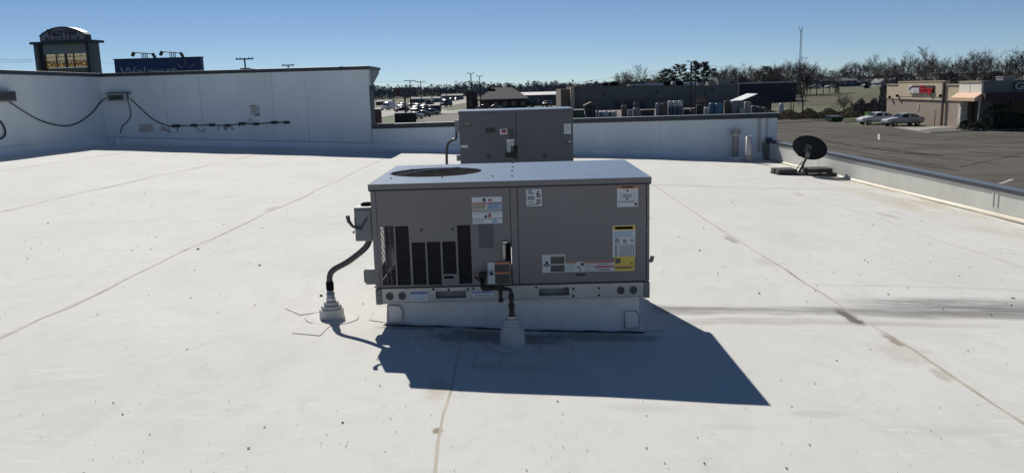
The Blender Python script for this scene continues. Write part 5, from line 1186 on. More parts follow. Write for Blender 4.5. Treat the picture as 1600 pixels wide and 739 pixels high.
for k in range(2): wallbox(t, 'door', -1.4+k*2.0, -.2+k*2.0, -.04, -.001, 0, 2.0, M('shed_door', (.03, .035, .04), var=.1))
# --- hip-roofed building
hl = gp(746, 171.5); Yh = hl.y+2
ev = [atY(745, 156, Yh), atY(827, 155, Yh)]; x0, x1 = ev[0].x, ev[1].x
rg = [atY(771, 137.5, Yh+9), atY(800, 137.5, Yh+9)]
t = thing('hip_roof_building', 'dark hip-roofed building standing behind the red car', 'building', ((x0+x1)/2, Yh, GZ)); cxh = (x0+x1)/2
wallbox(t, 'wall', x0-cxh+.8, x1-cxh-.8, 1, 17, 0, ev[0].z-GZ, M('hip_wall', (.035, .04, .045), rough=.7, var=.1))
ez = ev[0].z-GZ; rzv = rg[0].z-GZ
s = MB(); E_ = [(x0-cxh, 0, ez), (x1-cxh, 0, ez), (x1-cxh, 18, ez), (x0-cxh, 18, ez)]; Rr = [(rg[0].x-cxh, 9, rzv), (rg[1].x-cxh, 9, rzv)]
s.add(E_+Rr, [(0, 1, 5, 4), (1, 2, 5), (2, 3, 4, 5), (3, 0, 4), (0, 3, 2, 1)]); s.build('roof', M('shingle_grey', (.055, .055, .058), rough=.9, var=.15, scale=1, bump=.3, bscale=4), t)
wallbox(t, 'fascia', x0-cxh, x1-cxh, -.05, .1, ez-.35, ez-.005, M('fascia_dark', (.05, .05, .055), var=.1))
for k in range(5): wallbox(t, 'window', x0-cxh+2+k*2.7, x0-cxh+3.4+k*2.7, .93, .995, .7, 2.0, M('window_dim', (.04, .05, .045)))
wallbox(t, 'roof_vent', rg[0].x-cxh-1.5, rg[0].x-cxh+.5, 7, 9, rzv-1.4, rzv-.3, blackm)
p = atY(728, 144, Yh+4); q = atY(744, 144, Yh+4)
t = thing('brick_annex', 'narrow dark red brick building beside the hip-roofed one', 'building', ((p.x+q.x)/2, Yh+4, GZ)); hw = (q.x-p.x)/2
wallbox(t, 'wall', -hw, hw, 0, 9, 0, p.z-GZ, M('brick_red_dark', (.07, .035, .04), rough=.85, var=.25, scale=2)); wallbox(t, 'parapet_cap', -hw-.1, hw+.1, -.15, .2, p.z-GZ+.001, p.z-GZ+.2, M('dark_wall', (.05, .05, .06))); wallbox(t, 'window', -hw*.6, hw*.2, -.05, -.001, .8, 2.6, M('window_dim', (.04, .05, .045)))
# --- white flat building
Yw = 275; p = atY(813, 145.5, Yw); q = atY(873, 144.5, Yw); zt2 = atY(813, 150, Yw).z
t = thing('flat_white_building', 'low building with a bright white roof band and glass front', 'building', ((p.x+q.x)/2, Yw, GZ)); hw = (q.x-p.x)/2+1.5
wallbox(t, 'wall', -hw, hw, .3, 18, 0, zt2-GZ, M('glass_front', (.06, .09, .11), rough=.2, var=.2, scale=.6)); s = MB()
s.prism([(-hw-.5, -1.8, zt2-GZ), (hw+.5, -1.8, zt2-GZ), (hw+.5, 2.2, p.z-GZ), (-hw-.5, 2.2, p.z-GZ)], (0, .1, .15)); s.build('roof_band', M('roof_band_white', (.75, .74, .70), var=.05), t)
for k in range(9): wallbox(t, 'mullion', -hw+1+k*(2*hw-2)/8, -hw+1.15+k*(2*hw-2)/8, .2, .295, 0, zt2-GZ-.05, M('mullion_grey', (.15, .18, .2), var=0))
for (px0, px1, pyt, Y, col, nm, lab_) in ((690, 722, 147.5, 520, (.10, .16, .17), 'far_store', 'long teal-grey store far beyond the pale road'), (640, 686, 152.5, 420, (.05, .045, .08), 'far_store', 'dark bluish store behind the flagless utility poles'), (587, 610, 157, 380, (.22, .15, .12), 'far_house', 'low brick-coloured house over the white van'),
        (664, 674, 155.5, 360, (.06, .07, .07), 'arched_barn', 'small dark arched barn beside the hedge')):
    p = atY(px0, pyt, Y); q = atY(px1, pyt, Y); cxm = (p.x+q.x)/2; t = thing(nm, lab_, 'building', (cxm, Y, gz(cxm, Y))); hw = (q.x-p.x)/2; hh = p.z-gz(cxm, Y)
    mm = M('far_'+lab_.split()[2], col, rough=.8, var=.15)
    if nm == 'arched_barn':
        s = MB(); s.prism([(-hw, 0, 0)]+[(-hw*math.cos(a_), 0, hh*.5+hh*.5*math.sin(a_)) for a_ in [math.pi*k/8 for k in range(9)]]+[(hw, 0, 0)], (0, 12, 0)); s.build('wall', mm, t)
        s = MB(); s.tube([(-hw*math.cos(a_), -.1, hh*.5+hh*.5*math.sin(a_)) for a_ in [math.pi*k/8 for k in range(9)]], .25, n=5); s.build('arch_edge', M('arch_pale', (.5, .52, .52), var=.05), t)
    else:
        wallbox(t, 'wall', -hw, hw, 0, 14, 0, hh*.72, mm); s = MB(); s.prism([(-hw-.4, -.6, hh*.72), (-hw-.4, 6.5, hh), (-hw-.4, 14.6, hh*.72)], (2*hw+.8, 0, 0)); s.build('roof', M('far_roof', (.14, .15, .16), rough=.8, var=.1), t)
    wallbox(t, 'door', -hw*.2, hw*.2, -.05, -.001, 0, hh*.4, M('door_dark', (.045, .045, .055)))
    if nm != 'arched_barn':
        for k in (-.7, .55): wallbox(t, 'window', hw*k, hw*(k+.2), -.05, -.001, hh*.2, hh*.5, M('window_dim', (.04, .05, .045)))
# --- houses on the hill
def house(px0, px1, pyr, pye, pyb, Y, wall, roofc, label_, gable=False, wins=2):
    p = atY(px0, pyb, Y); q = atY(px1, pyb, Y); cxm = (p.x+q.x)/2; z0 = gz(cxm, Y); hw = (q.x-p.x)/2; zr_ = atY(px0, pyr, Y).z-z0; ze = atY(px0, pye, Y).z-z0
    t = thing('house', label_, 'house', (cxm, Y, z0)); wmat = M('house_'+label_.replace(' ', '_')[:24], wall, rough=.8, var=.08); rmat = M('houseroof_'+label_.replace(' ', '_')[:24], roofc, rough=.85, var=.1)
    if gable:
        s = MB(); s.prism([(-hw, 0, -1), (hw, 0, -1), (hw, 0, ze), (0, 0, zr_), (-hw, 0, ze)], (0, 8, 0)); s.build('wall', wmat, t)
        for sg in (-1, 1):
            s = MB(); s.prism([(sg*(hw+.3), -.3, ze-.25), (0, -.3, zr_+.02), (0, -.3, zr_+.2), (sg*(hw+.3), -.3, ze-.05)], (0, 8.6, 0)); s.build('roof', rmat, t)
    else:
        wallbox(t, 'wall', -hw, hw, 0, 8, -1, ze, wmat); s = MB(); s.prism([(-hw-.4, -.5, ze), (-hw-.4, 4, zr_), (-hw-.4, 8.5, ze)], (2*hw+.8, 0, 0)); s.build('roof', rmat, t)
    for k in range(wins):
        u = -hw*.75+k*(1.5*hw/max(1, wins-1) if wins > 1 else 0); f = wallbox(t, 'window', u-.55, u+.55, -.06, -.001, ze*.42, ze*.42+1.2, M('window_frame_white', (.6, .6, .58), var=.05)); wallbox(f, 'pane', u-.40, u+.40, -.08, -.061, ze*.42+.15, ze*.42+1.05, M('window_dim', (.04, .05, .045)))
    return t
house(1257.5, 1268.5, 117.5, 124, 139, 300, (.55, .52, .42), (.12, .11, .1), 'cream gabled house behind the lot edge tree', True, 2)
house(1269.5, 1280, 122, 126, 137, 306, (.12, .14, .17), (.10, .11, .14), 'narrow grey house with two white windows', False, 2)
house(1281, 1338, 122.5, 127.5, 137, 322, (.09, .11, .16), (.10, .115, .145), 'long blue-grey house in the middle of the row', False, 5)
house(1341, 1376, 124, 129, 138, 330, (.07, .085, .10), (.09, .10, .12), 'dark slate-coloured house past the long blue one', False, 3)
house(1377, 1386, 124, 129, 134, 300, (.6, .62, .64), (.35, .37, .4), 'small white gabled house beside the game shop', True, 1)
house(1407, 1458, 121.5, 125.5, 130, 215, (.42, .46, .52), (.32, .36, .42), 'pale blue-grey house roofline over the game shop', False, 3)
p = atY(1354, 140, 280); t = thing('garden_shed', 'tiny white-framed shed at the end of the field', 'shed', (p.x, 280, gz(p.x, 280))); zz = gz(p.x, 280)
wallbox(t, 'wall', -1, 1, 0, 2, 0, atY(1354, 134, 280).z-zz, M('pale_shed', (.4, .42, .42), var=.1)); wallbox(t, 'door', -.6, .6, -.05, -.001, .1, 1.7, blackm); s = MB(); hs = atY(1354, 134, 280).z-zz; s.prism([(-1.2, -.2, hs), (0, -.2, hs+.6), (1.2, -.2, hs)], (0, 2.4, 0)); s.build('roof', M('far_roof', (.14, .15, .16)), t)

# --- game shop
GA = R(-2.5); _c = gp(1532, 203.5); C0 = Vector((_c.x, _c.y, GZ)); ug = Vector((math.cos(GA), math.sin(GA), 0)); vg = Vector((-math.sin(GA), math.cos(GA), 0))
def v_of(px, py=150, off=0.):   # where the line of sight meets the side wall, measured along it
    d = ray(px, py); o = CAM-C0; k = -(o.dot(ug)+off)/d.dot(ug); return (o+d*k).dot(vg)
def z_on(px, py, off=0.):
    d = ray(px, py); o = CAM-C0; k = -(o.dot(ug)+off)/d.dot(ug); return (o+d*k).z
t = thing('game_shop', 'tan block shop building with red and white lettering and dark front', 'building', tuple(C0), GA)
tan1 = M('tan_block', (.60, .50, .35), rough=.85, var=.07, scale=.6, bump=.2, bscale=8); tan2 = M('taupe_block', (.36, .295, .24), rough=.88, var=.08, scale=.6, bump=.2, bscale=8); tanc = M('tan_cap', (.48, .39, .27), rough=.7, var=.05)
vt = v_of(1499, 136, .2); b0 = v_of(1477, 150); b1 = v_of(1404, 145); dep = v_of(1386, 150)
HG = z_on(1440, 128.5); HL = z_on(1488, 133.5); HF = z_on(1395, 133); HB = z_on(1440, 156)
s = MB(); s.box(0, 38, vt, dep, 0, min(HL, HF)-.05); s.build('side_wall', tan2, t)
wallbox(t, 'upper_wall', -.06, -.001, vt+.001, b0-.001, HB, HL, tan1); wallbox(t, 'upper_wall', -.06, -.001, b1+.001, dep, HB, HF, tan1)
wallbox(t, 'upper_wall', -.10, .4, b0, b1, HB, HG, tan1)
for (y0, y1, z) in ((vt, b0-.001, HL), (b1+.001, dep, HF), (b0, b1, HG)): wallbox(t, 'parapet_cap', -.16, .42, y0, y1, z+.002, z+.13, tanc)
wallbox(t, 'belt_course', -.12, -.061, vt+.01, b0-.3, HB+.0, HB+.07, tanc); wallbox(t, 'belt_course', -.14, -.101, b0+.2, b1, HB-.0, HB+.08, tanc); wallbox(t, 'belt_course', -.13, -.101, b0+.2, b1, z_on(1440, 152), z_on(1440, 151), tan2)
wallbox(t, 'downspout', -.30, -.15, b0-.12, b0+.20, 0, HG-.1, M('downspout_dark', (.05, .04, .035), var=.1))
for px, py in ((1393, 152), (1405, 150), (1473, 150)): y = v_of(px, py); z = z_on(px, py); s = MB(); s.box(-.38, -.15, y-.14, y+.14, z-.15, z+.16); s.build('wall_lamp', blackm, t)
y = v_of(1435, 168); z = z_on(1435, 168); s = MB(); s.box(-.05, -.003, y-.2, y+.2, z-.4, z+.4); s.build('utility_box', M('box_pale', (.45, .42, .38), var=.1), t)
gmw = M('letter_white', (.85, .85, .84), rough=.4, var=0); gmr = M('letter_red', (.60, .015, .02), rough=.4, var=0)
zl = z_on(1438, 146, .3); hl_ = z_on(1438, 133.5, .3)-zl
def side_letters(txt, y_start, width, mat, out=.30, dn=0.):
    s = MB(); put_text(s, txt, (-out, y_start, zl-dn*hl_), (0, -1, 0), (-1, 0, 0), width, hl_*(1+dn), ext=.10, bold=.012); return s.build('sign_lettering', mat, t)
y1_, y2_, y3_ = v_of(1419.5, 140, .3), v_of(1437.2, 140, .3), v_of(1456.5, 140, .3)
side_letters('Game', y1_, y1_-y2_-.10, gmw); side_letters('Stop', y2_, y2_-y3_, gmr, dn=.26)
s = MB(); s.box(-.19, -.105, y3_-.2, y1_+.1, zl+.06, zl+hl_-.04); s.build('lettering_backer', M('backer_black', (.012, .01, .01), var=0), t, bevel=.02)
# porch corner: cream side panel, orange awning, stone pier, white post
cream = M('cream_tower', (.90, .86, .76), rough=.7, var=.06, scale=1); HT = z_on(1515, 127, .2); zaw1 = z_on(1515, 146, .2); zaw0 = z_on(1515, 158.5, .9)
wallbox(t, 'tower_side', -.2, -.001, .0, vt, zaw1, HT-.12, cream); wallbox(t, 'tower_core', 0, .5, .02, vt-.001, zaw0, HT-.13, tan2); wallbox(t, 'tower_cap', -.30, .6, -.1, vt+.1, HT-.119, HT, tanc)
wallbox(t, 'tower_joint', -.215, -.2005, vt*.5-.03, vt*.5+.03, zaw1, HT-.13, tanc)
s = MB(); s.prism([(-.201, -.25, zaw1+.05), (-.95, -.25, zaw1-.45), (-.95, -.25, zaw0), (-.201, -.25, zaw0)], (0, vt+.5, 0)); s.build('awning', M('awning_orange', (.70, .47, .31), rough=.8, var=.08, scale=3), t)
pw = .62; s = MB(); s.box(-.15, .6, vt-pw, vt-.001, 0, zaw0-.02); pier = s.build('stone_pier', M('mortar_grey', (.3, .29, .27), var=.1), t)
stm = M('pale_stone', (.78, .73, .62), rough=.9, var=.2, scale=3, bump=.4, bscale=6); r4 = random.Random(2)
for face_ in (0, 1):
    z = .03
    while z < zaw0-.35:
        h = r4.uniform(.16, .28); u = .02; U1 = .72 if face_ == 0 else pw
        while u < U1-.1:
            l = min(r4.uniform(.2, .45), U1-u); pr = r4.uniform(.02, .05); s = MB()
            if face_ == 0: s.box(-.15+u, -.15+u+l-.03, vt-pw-pr, vt-pw-.001, z, z+h-.03)
            else: s.box(-.15-pr, -.151, vt-pw+u, vt-pw+u+l-.03, z, z+h-.03)
            s.build('stone', stm, pier); u += l
        z += h
wallbox(t, 'recess_wall', 1.3, 1.5, .3, vt-.001, 0, zaw0, M('recess_green_grey', (.10, .11, .10), rough=.8, var=.1)); wallbox(t, 'door', 1.24, 1.299, .9, 1.9, 0, 2.2, M('recess_door', (.04, .045, .06), rough=.3, var=.1))
s = MB(); s.tube([(-.35, -.05, 0), (-.30, -.05, zaw0)], .08, n=8); s.build('awning_post', M('post_white', (.65, .65, .64), var=.05), t)
YF = C0.y; zf1 = atY(1545, 126.5, YF).z-GZ; zf0 = atY(1560, 145, YF).z-GZ; zf2 = atY(1560, 158, YF).z-GZ
wallbox(t, 'fascia', .0, 40, -.20, -.001, zf0, zf1, M('fascia_green_grey', (.155, .165, .155), rough=.7, var=.06, scale=.5))
wallbox(t, 'fascia_under', -.2, 40, -.9, .6, zf2, zf0-.001, M('fascia_brown', (.05, .035, .035), rough=.8, var=.1))
wallbox(t, 'front_glass', 1.5, 40, 1.3, 1.4, 0, zf2-.001, M('shop_glass', (.02, .025, .03), rough=.06, var=.1, scale=1))
for k in range(12): wallbox(t, 'front_mullion', 1.6+k*1.9, 1.72+k*1.9, 1.20, 1.299, 0, zf2-.002, M('mullion_brown', (.05, .045, .04), var=0))
wallbox(t, 'roof_deck', .51, 40, .02, vt-.002, zf2, zf1-.4, M('roof_brown', (.1, .08, .07), var=.1))
xg = (atY(1581, 135, YF)-C0).dot(ug); zg0 = atY(1590, 140.5, YF).z-GZ; zg1 = atY(1590, 128.7, YF).z-GZ
s = MB(); put_text(s, 'Game', (xg, -.42, zg0), (1, 0, 0), (0, -1, 0), 3.1, zg1-zg0, ext=.08, bold=.035); s.build('sign_lettering', M('letter_dim', (.40, .41, .40), var=0), t)
s = MB(); put_text(s, 'Game', (xg-.06, -.32, zg0-.06), (1, 0, 0), (0, -1, 0), 3.22, zg1-zg0+.12, ext=.09, bold=.09); s.build('lettering_backer', M('backer_black', (.012, .01, .01)), t)
s = MB(); put_text(s, 'Stop', (xg+3.3, -.42, zg0-.26*(zg1-zg0)), (1, 0, 0), (0, -1, 0), 2.7, 1.26*(zg1-zg0), ext=.08, bold=.035); s.build('sign_lettering', gmr, t)
for (u, v, w_, lab_) in ((4.2, 3.2, 1.2, 'small rooftop unit over the dark shop front'), (7.5, 3.5, 1.8, 'larger rooftop unit over the dark shop front')):
    p = C0+ug*u+vg*v; o = thing('rooftop_box', lab_, 'rooftop unit', (p.x, p.y, GZ+HG-.6), GA); wallbox(o, 'housing', -w_/2, w_/2, 0, 1.5, 0, .95, M('duct_grey', (.26, .25, .25))); wallbox(o, 'lid', -w_/2-.05, w_/2+.05, -.05, 1.55, .951, 1.0, M('roof_edge_white', (.6, .6, .58)))
# shrubs
def shrub(px, py, W, H, label_, mat, n=700, name='shrub'):
    p = gp(px, py); t = thing(name, label_, 'shrub', (p.x, p.y, GZ)); r = random.Random(int(px)); s = MB()
    for i in range(n):
        a = r.uniform(0, 6.283); q = math.sqrt(r.random()); e = r.random(); z = H*(1-(1-e)**2)*.98; k = W*math.sqrt(max(.05, 1-(z/H)**2))
        c_ = Vector((math.cos(a)*k*q**.4, math.sin(a)*k*q**.4, z)); u = Vector((r.gauss(0, 1), r.gauss(0, 1), r.gauss(0, 1))).normalized()*.10; v = Vector((r.gauss(0, 1), r.gauss(0, 1), r.gauss(0, 1))).normalized()*.06
        s.add([c_-u-v, c_+u, c_-u+v], [(0, 1, 2)])
    s.build('foliage', mat, t); s = MB(); s.tube([(0, 0, -.05), (0, 0, H*.6)], .04, n=5); s.build('stem', bark_d, t); return t
evg = M('shrub_dark', (.018, .028, .014), rough=.8, var=.3, scale=2); evg2 = M('shrub_green', (.035, .05, .02), rough=.8, var=.3, scale=2); tw_ = M('shrub_twigs', (.05, .055, .03), rough=.9, var=.3)
shrub(1508, 203.5, .85, .95, 'rounded dark shrub at the foot of the stone pier', evg)
shrub(1521, 205, 1.1, .9, 'wider dark shrub just before the stone pier one', evg)
shrub(1536, 204.3, .9, 1.3, 'greener shrub beside the white awning post', evg2)
shrub(1558, 203.8, 2.0, 2.6, 'big loose olive shrub before the dark shop front', tw_, 1800)
shrub(1582, 203.5, 1.8, 1.7, 'dark shrub past the big olive one', evg, 900)
shrub(1604, 203, 1.8, 1.6, 'dark shrub at the photo edge before the shop front', evg, 900)
shrub(656, 171.5, 1.6, 2.2, 'olive clipped hedge block near the arched barn', M('hedge_olive', (.07, .065, .03), var=.3), 900)
# sign post beside the game shop, power poles, dumpster
p = gp(1460, 198.5); o = thing('sign_post', 'small white parking sign on a dark post by the game shop wall', 'sign', (p.x, p.y, GZ)); h = atY(1460, 172, p.y).z-GZ
s = MB(); s.tube([(0, 0, 0), (0, 0, h)], .045, n=6); s.build('post', M('post_dark', (.04, .04, .04), var=0), o); wallbox(o, 'plate', -.14, .14, -.06, -.046, h-.45, h, M('sign_white', (.7, .7, .7), var=.05))
p = gp(1303, 190.5)
o = thing('dumpster', 'dark green dumpster with a small white notice at the lot edge', 'dumpster', (p.x, p.y, GZ), R(8)); hd = atY(1303, 180, p.y).z-GZ; wd_ = 1.0*(atY(1312, 180, p.y).x-atY(1293.5, 180, p.y).x)/2
s = MB(); s.prism([(-wd_, -.8, .12), (-wd_, .8, .12), (-wd_-.0, .95, hd-.1), (-wd_, -1.0, hd-.28)], (2*wd_, 0, 0)); s.build('bin', M('dumpster_green', (.015, .06, .035), rough=.5, var=.15), o)
s = MB(); s.prism([(-wd_-.05, -1.05, hd-.27), (-wd_-.05, 1.0, hd-.09), (-wd_-.05, 1.0, hd-.02), (-wd_-.05, -1.05, hd-.2)], (2*wd_+.1, 0, 0)); s.build('lid', M('lid_black', (.03, .032, .035), rough=.5, var=.1), o)
wallbox(o, 'notice', -wd_*.35, -wd_*.05, -1.0, -.93, .42, hd-.45, lab_w)
for x in (-wd_*.7, wd_*.7): wallbox(o, 'leg', x-.1, x+.1, -.6, .6, 0, .119, blackm)
p = gp(1364, 186); o = thing('recycling_bin', 'lime green bin with two white posts behind the white sedan', 'bin', (p.x, p.y, GZ)); h = atY(1364, 176.5, p.y).z-GZ; hw = (atY(1372, 180, p.y).x-atY(1357, 180, p.y).x)/2
wallbox(o, 'body', -hw, hw, 0, 1.2, 0, h, M('lime_green', (.16, .40, .04), rough=.5, var=.1)); wallbox(o, 'lid', -hw-.05, hw+.05, -.05, 1.25, h+.001, h+.08, M('lime_dark', (.09, .2, .04), var=.1))
for x in (-hw*.85, -hw*.35): wallbox(o, 'front_post', x-.1, x+.1, -.12, -.001, 0, h*.95, M('post_white', (.65, .65, .64)))

# ================================================================== STORAGE YARD
def stack(px0, px1, pyt, pyb, mat, label_, n=1, group=None, d=1.1, Yo=None, wrap=True):
    p = gp((px0+px1)/2, pyb); Y = p.y; x0 = atY(px0, pyb, Y).x; x1 = atY(px1, pyb, Y).x; h = atY(px0, pyt, Y).z-GZ; cxm = (x0+x1)/2; hw = (x1-x0)/2
    o = thing('wrapped_pallet', label_, 'pallet stack', (cxm, Y, GZ), 0, group)
    s = MB()
    for yy in (-.5, 0, .5): s.box(-hw, hw, yy*d-.05, yy*d+.05, 0, .10)
    for k in range(5): s.box(-hw+k*(2*hw-.12)/4, -hw+k*(2*hw-.12)/4+.12, -d/2-.02, d/2+.02, .101, .12)
    s.build('pallet', M('pallet_wood', (.22, .16, .10), rough=.9, var=.2), o)
    r = random.Random(int(px0*3)); s = MB(); s.smooth = True
    lv = max(3, int(h/.28)); nn_ = 16; ring = []
    for i in range(lv*2+1):
        z = .13+(h-.13)*i/(lv*2); b_ = (.97 if i % 2 == 0 else 1.0)*(1 if i < lv*2 else .93)
        for j in range(nn_):
            a = 2*math.pi*(j+.5)/nn_; ca, sa = math.cos(a), math.sin(a); m_ = max(abs(ca), abs(sa)); f = (1/m_)*.96+.04
            ring.append((hw*b_*ca*f*r.uniform(.97, 1.03), d/2*b_*sa*f*r.uniform(.97, 1.03), z))
    L2 = lv*2+1
    s.add(ring, [(i*nn_+j, i*nn_+(j+1) % nn_, (i+1)*nn_+(j+1) % nn_, (i+1)*nn_+j) for i in range(L2-1) for j in range(nn_)]+[tuple((L2-1)*nn_+j for j in range(nn_))])
    s.build('wrapped_load', mat, o); return o
wrapw = M('wrap_white', (.52, .54, .56), rough=.35, var=.2, scale=3); wrapg = M('wrap_grey', (.20, .20, .21), rough=.4, var=.3, scale=4); wrapb = M('wrap_blue', (.07, .20, .29), rough=.4, var=.25, scale=3)
wrapbr = M('load_brown', (.14, .115, .095), rough=.8, var=.35, scale=5); wrapcr = M('load_cream', (.42, .41, .35), rough=.7, var=.2, scale=4); wrapdb = M('load_slate_blue', (.11, .15, .20), rough=.5, var=.2, scale=4)
for i in range(5): stack(929+i*7, 935.5+i*7, 174+(i % 2), 184.5-i*.3, (wrapw, wrapb, wrapw, wrapdb, wrapw)[i], ('white sack stack next to the canopy display', 'blue sack stack second from the canopy display', 'low white sack stack between two blue ones', 'slate sack stack before the low white end stack', 'low white stack at the end of the sack row')[i], d=1.4)
stack(971, 980, 165, 183.5, wrapbr, 'brown loaded pallet beside the white-edged low stack')
stack(981.5, 988, 172, 183.5, wrapg, 'low grey wrapped pallet with a pale side', d=1.3)
stack(989, 1000, 169.5, 183, wrapg, 'grey wrapped pallet behind the bare ground patch')
stack(990, 997, 160.5, 172, wrapbr, 'small brown bale load seen over the grey pallet')
stack(1000, 1022, 172, 182, M('load_dark', (.05, .05, .055), rough=.8, var=.3, scale=4), 'long dark low load before the tall grey pallets', d=1.6)
stack(1024.5, 1033, 161.5, 181, wrapg, 'tall grey pallet first of the two by the blue-white block')
stack(1033.5, 1042.5, 161.5, 181, wrapbr, 'tall brown pallet second of the two by the blue-white block')
for i in range(3):
    stack(1043.5+i*7.8, 1051+i*7.8, 167.5, 180.5, wrapdb, ('slate blue pallet under the first white bale', 'slate blue pallet under the middle white bale', 'slate blue pallet under the last white bale')[i])
    q = gp(1047.2+i*7.8, 180.5); x0 = atY(1043.5+i*7.8, 168, q.y).x; x1 = atY(1051+i*7.8, 168, q.y).x; zb_ = atY(1047, 167.5, q.y).z; zt3 = atY(1047, 158, q.y).z
    s = MB(); s.box(-(x1-x0)/2, (x1-x0)/2, -.5, .5, 0, zt3-zb_); o = s.build('wrapped_bale', wrapw, loc=((x0+x1)/2, q.y, zb_+.01), bevel=.22, label=('white wrapped bale stacked beside the tall brown pallet', 'white wrapped bale in the middle of the three on top', 'white wrapped bale at the end toward the light pole')[i], cat='bale', group='white bales on top of the slate pallets'); o.modifiers[0].segments = 4
stack(1068, 1077, 171, 180.5, M('load_dark', (.05, .05, .055)), 'dark heap of goods before the double light pole')
stack(1078.5, 1087, 169.5, 180.5, wrapbr, 'brown heap of goods just past the double light pole')
stack(1088, 1099, 164.5, 180, M('load_dark', (.05, .05, .055)), 'dark tarped load under the brown rack')
stack(1100, 1107.5, 168.5, 179.5, wrapw, 'small pale load beside the first bright blue pallet')
stack(1108, 1116.5, 161.5, 179, wrapb, 'bright blue pallet nearer the double light pole')
stack(1117.5, 1130, 162, 179, wrapb, 'wider bright blue pallet beside the white-topped racks')
stack(1131.5, 1142, 158, 178.5, wrapbr, 'tall brown stack with a white edge near the shed')
stack(1142.5, 1161, 157.5, 178.5, wrapg, 'tall grey stone pallet stack in front of the shed roof', d=1.4)
stack(1150, 1159, 168.5, 178.2, wrapcr, 'low cream sacks before the grey stone stack', d=.8).location.y -= 2.5
stack(1163, 1172.5, 159.5, 178, wrapcr, 'cream square stack beside the shed wall')
for i in range(3): stack(1173+i*8, 1180.5+i*8, 165.5+i*1.2, 177.5, M('load_grey_boards', (.15, .16, .16), rough=.8, var=.25, scale=3), ('grey board stack touching the cream stack', 'middle grey board stack before the shed', 'lowest grey board stack at the parapet end')[i], d=2.0)
# brown rack
p = gp(1096, 179.5); Y = p.y+3; x0 = atY(1089, 160, Y).x; x1 = atY(1103.5, 160, Y).x; zt3 = atY(1096, 152.5, Y).z-GZ; o = thing('storage_rack', 'tall brown metal rack with cartons behind the dark tarped load', 'rack', ((x0+x1)/2, Y, GZ)); hw = (x1-x0)/2
rk = M('rack_brown', (.13, .08, .06), rough=.7, var=.2)
for x in (-hw, 0, hw):
    for y in (0, .9): s = MB(); s.box(x-.05, x+.05, y-.05, y+.05, 0, zt3); s.build('upright', rk, o)
for k in range(4): s = MB(); s.box(-hw, hw, 0.06, .84, zt3*(k+1)/4-.06, zt3*(k+1)/4); s.build('shelf', rk, o)
for k in range(6):
    x = -hw+.12+k*(2*hw-.3)/6; s = MB(); s.box(x, x+.26, .1, .7, zt3*.75+.001, zt3*.75+.32); s.build('carton', M('carton', (.25, .2, .15), var=.1), o)
# canopy display
p = gp(922, 186); Y = p.y; o = thing('canopy_display', 'brown-grey gabled canopy display stand in the yard', 'canopy', (p.x, Y, GZ)); x0 = atY(912.5, 165, Y).x-p.x; x1 = atY(936, 165, Y).x-p.x; zt3 = atY(923, 159.5, Y).z-GZ; ze = atY(912, 165, Y).z-GZ
cm = (x0+x1)/2
for sg, nm in ((-1, 'roof_slope'), (1, 'roof_slope')):
    s = MB(); s.prism([(cm, 0, zt3), (cm+sg*(x1-x0)/2, 0, ze), (cm+sg*(x1-x0)/2, 0, ze-.12), (cm, 0, zt3-.12)], (0, 2.4, 0)); s.build(nm, M('canopy_brown', (.15, .125, .10), rough=.8, var=.25, scale=2), o)
for x in (x0+.25, cm+.2, x1-.25): s = MB(); s.box(x-.09, x+.09, .1, .28, 0, ze); s.build('post', M('canopy_brown', (.15, .125, .10)), o)
wallbox(o, 'back_panel', x0+.3, cm+.8, 1.2, 1.3, 0, ze-.13, M('panel_dark', (.05, .05, .06), var=.1)); wallbox(o, 'shelf', x0+.1, x1-.1, .3, 1.1, ze*.62, ze*.66, wrapg); wallbox(o, 'ground_board', x0, x0+.5, -.1, .1, 0, .9, wrapcr)
p = gp(904, 187); o = thing('skip_container', 'dark green open container with a bright top rim', 'container', (p.x, p.y, GZ)); hw = (atY(912, 175, p.y).x-atY(894, 175, p.y).x)/2; h = atY(904, 171.5, p.y).z-GZ
wallbox(o, 'body', -hw, hw, 0, 2.2, 0, h-.1, M('dumpster_green', (.015, .06, .035))); wallbox(o, 'rim', -hw-.06, hw+.06, -.08, 2.26, h-.099, h, M('roof_edge_white', (.6, .6, .58)))
for k in range(4): wallbox(o, 'rib', -hw+.2+k*hw*.55, -hw+.3+k*hw*.55, -.07, -.001, .05, h-.12, M('dumpster_green', (.015, .06, .035)))
# green wire fence in front of the sacks
p = gp(928, 185); q = gp(966, 184); o = thing('wire_fence', 'low green wire fence panel in front of the sack row', 'fence', (p.x, p.y-1.6, GZ)); L_ = q.x-p.x
for k in range(6): s = MB(); s.box(L_*k/5-.03, L_*k/5+.03, -.03, .03, 0, .75); s.build('post', M('fence_green', (.05, .14, .07), var=.1), o)
s = MB()
for k in range(26): s.box(L_*k/25-.012, L_*k/25+.012, -.01, .01, .08, .70)
for z in (.08, .39, .70): s.box(0, L_, -.012, .012, z-.012, z+.012)
s.build('wire_mesh', M('fence_green', (.05, .14, .07)), o)
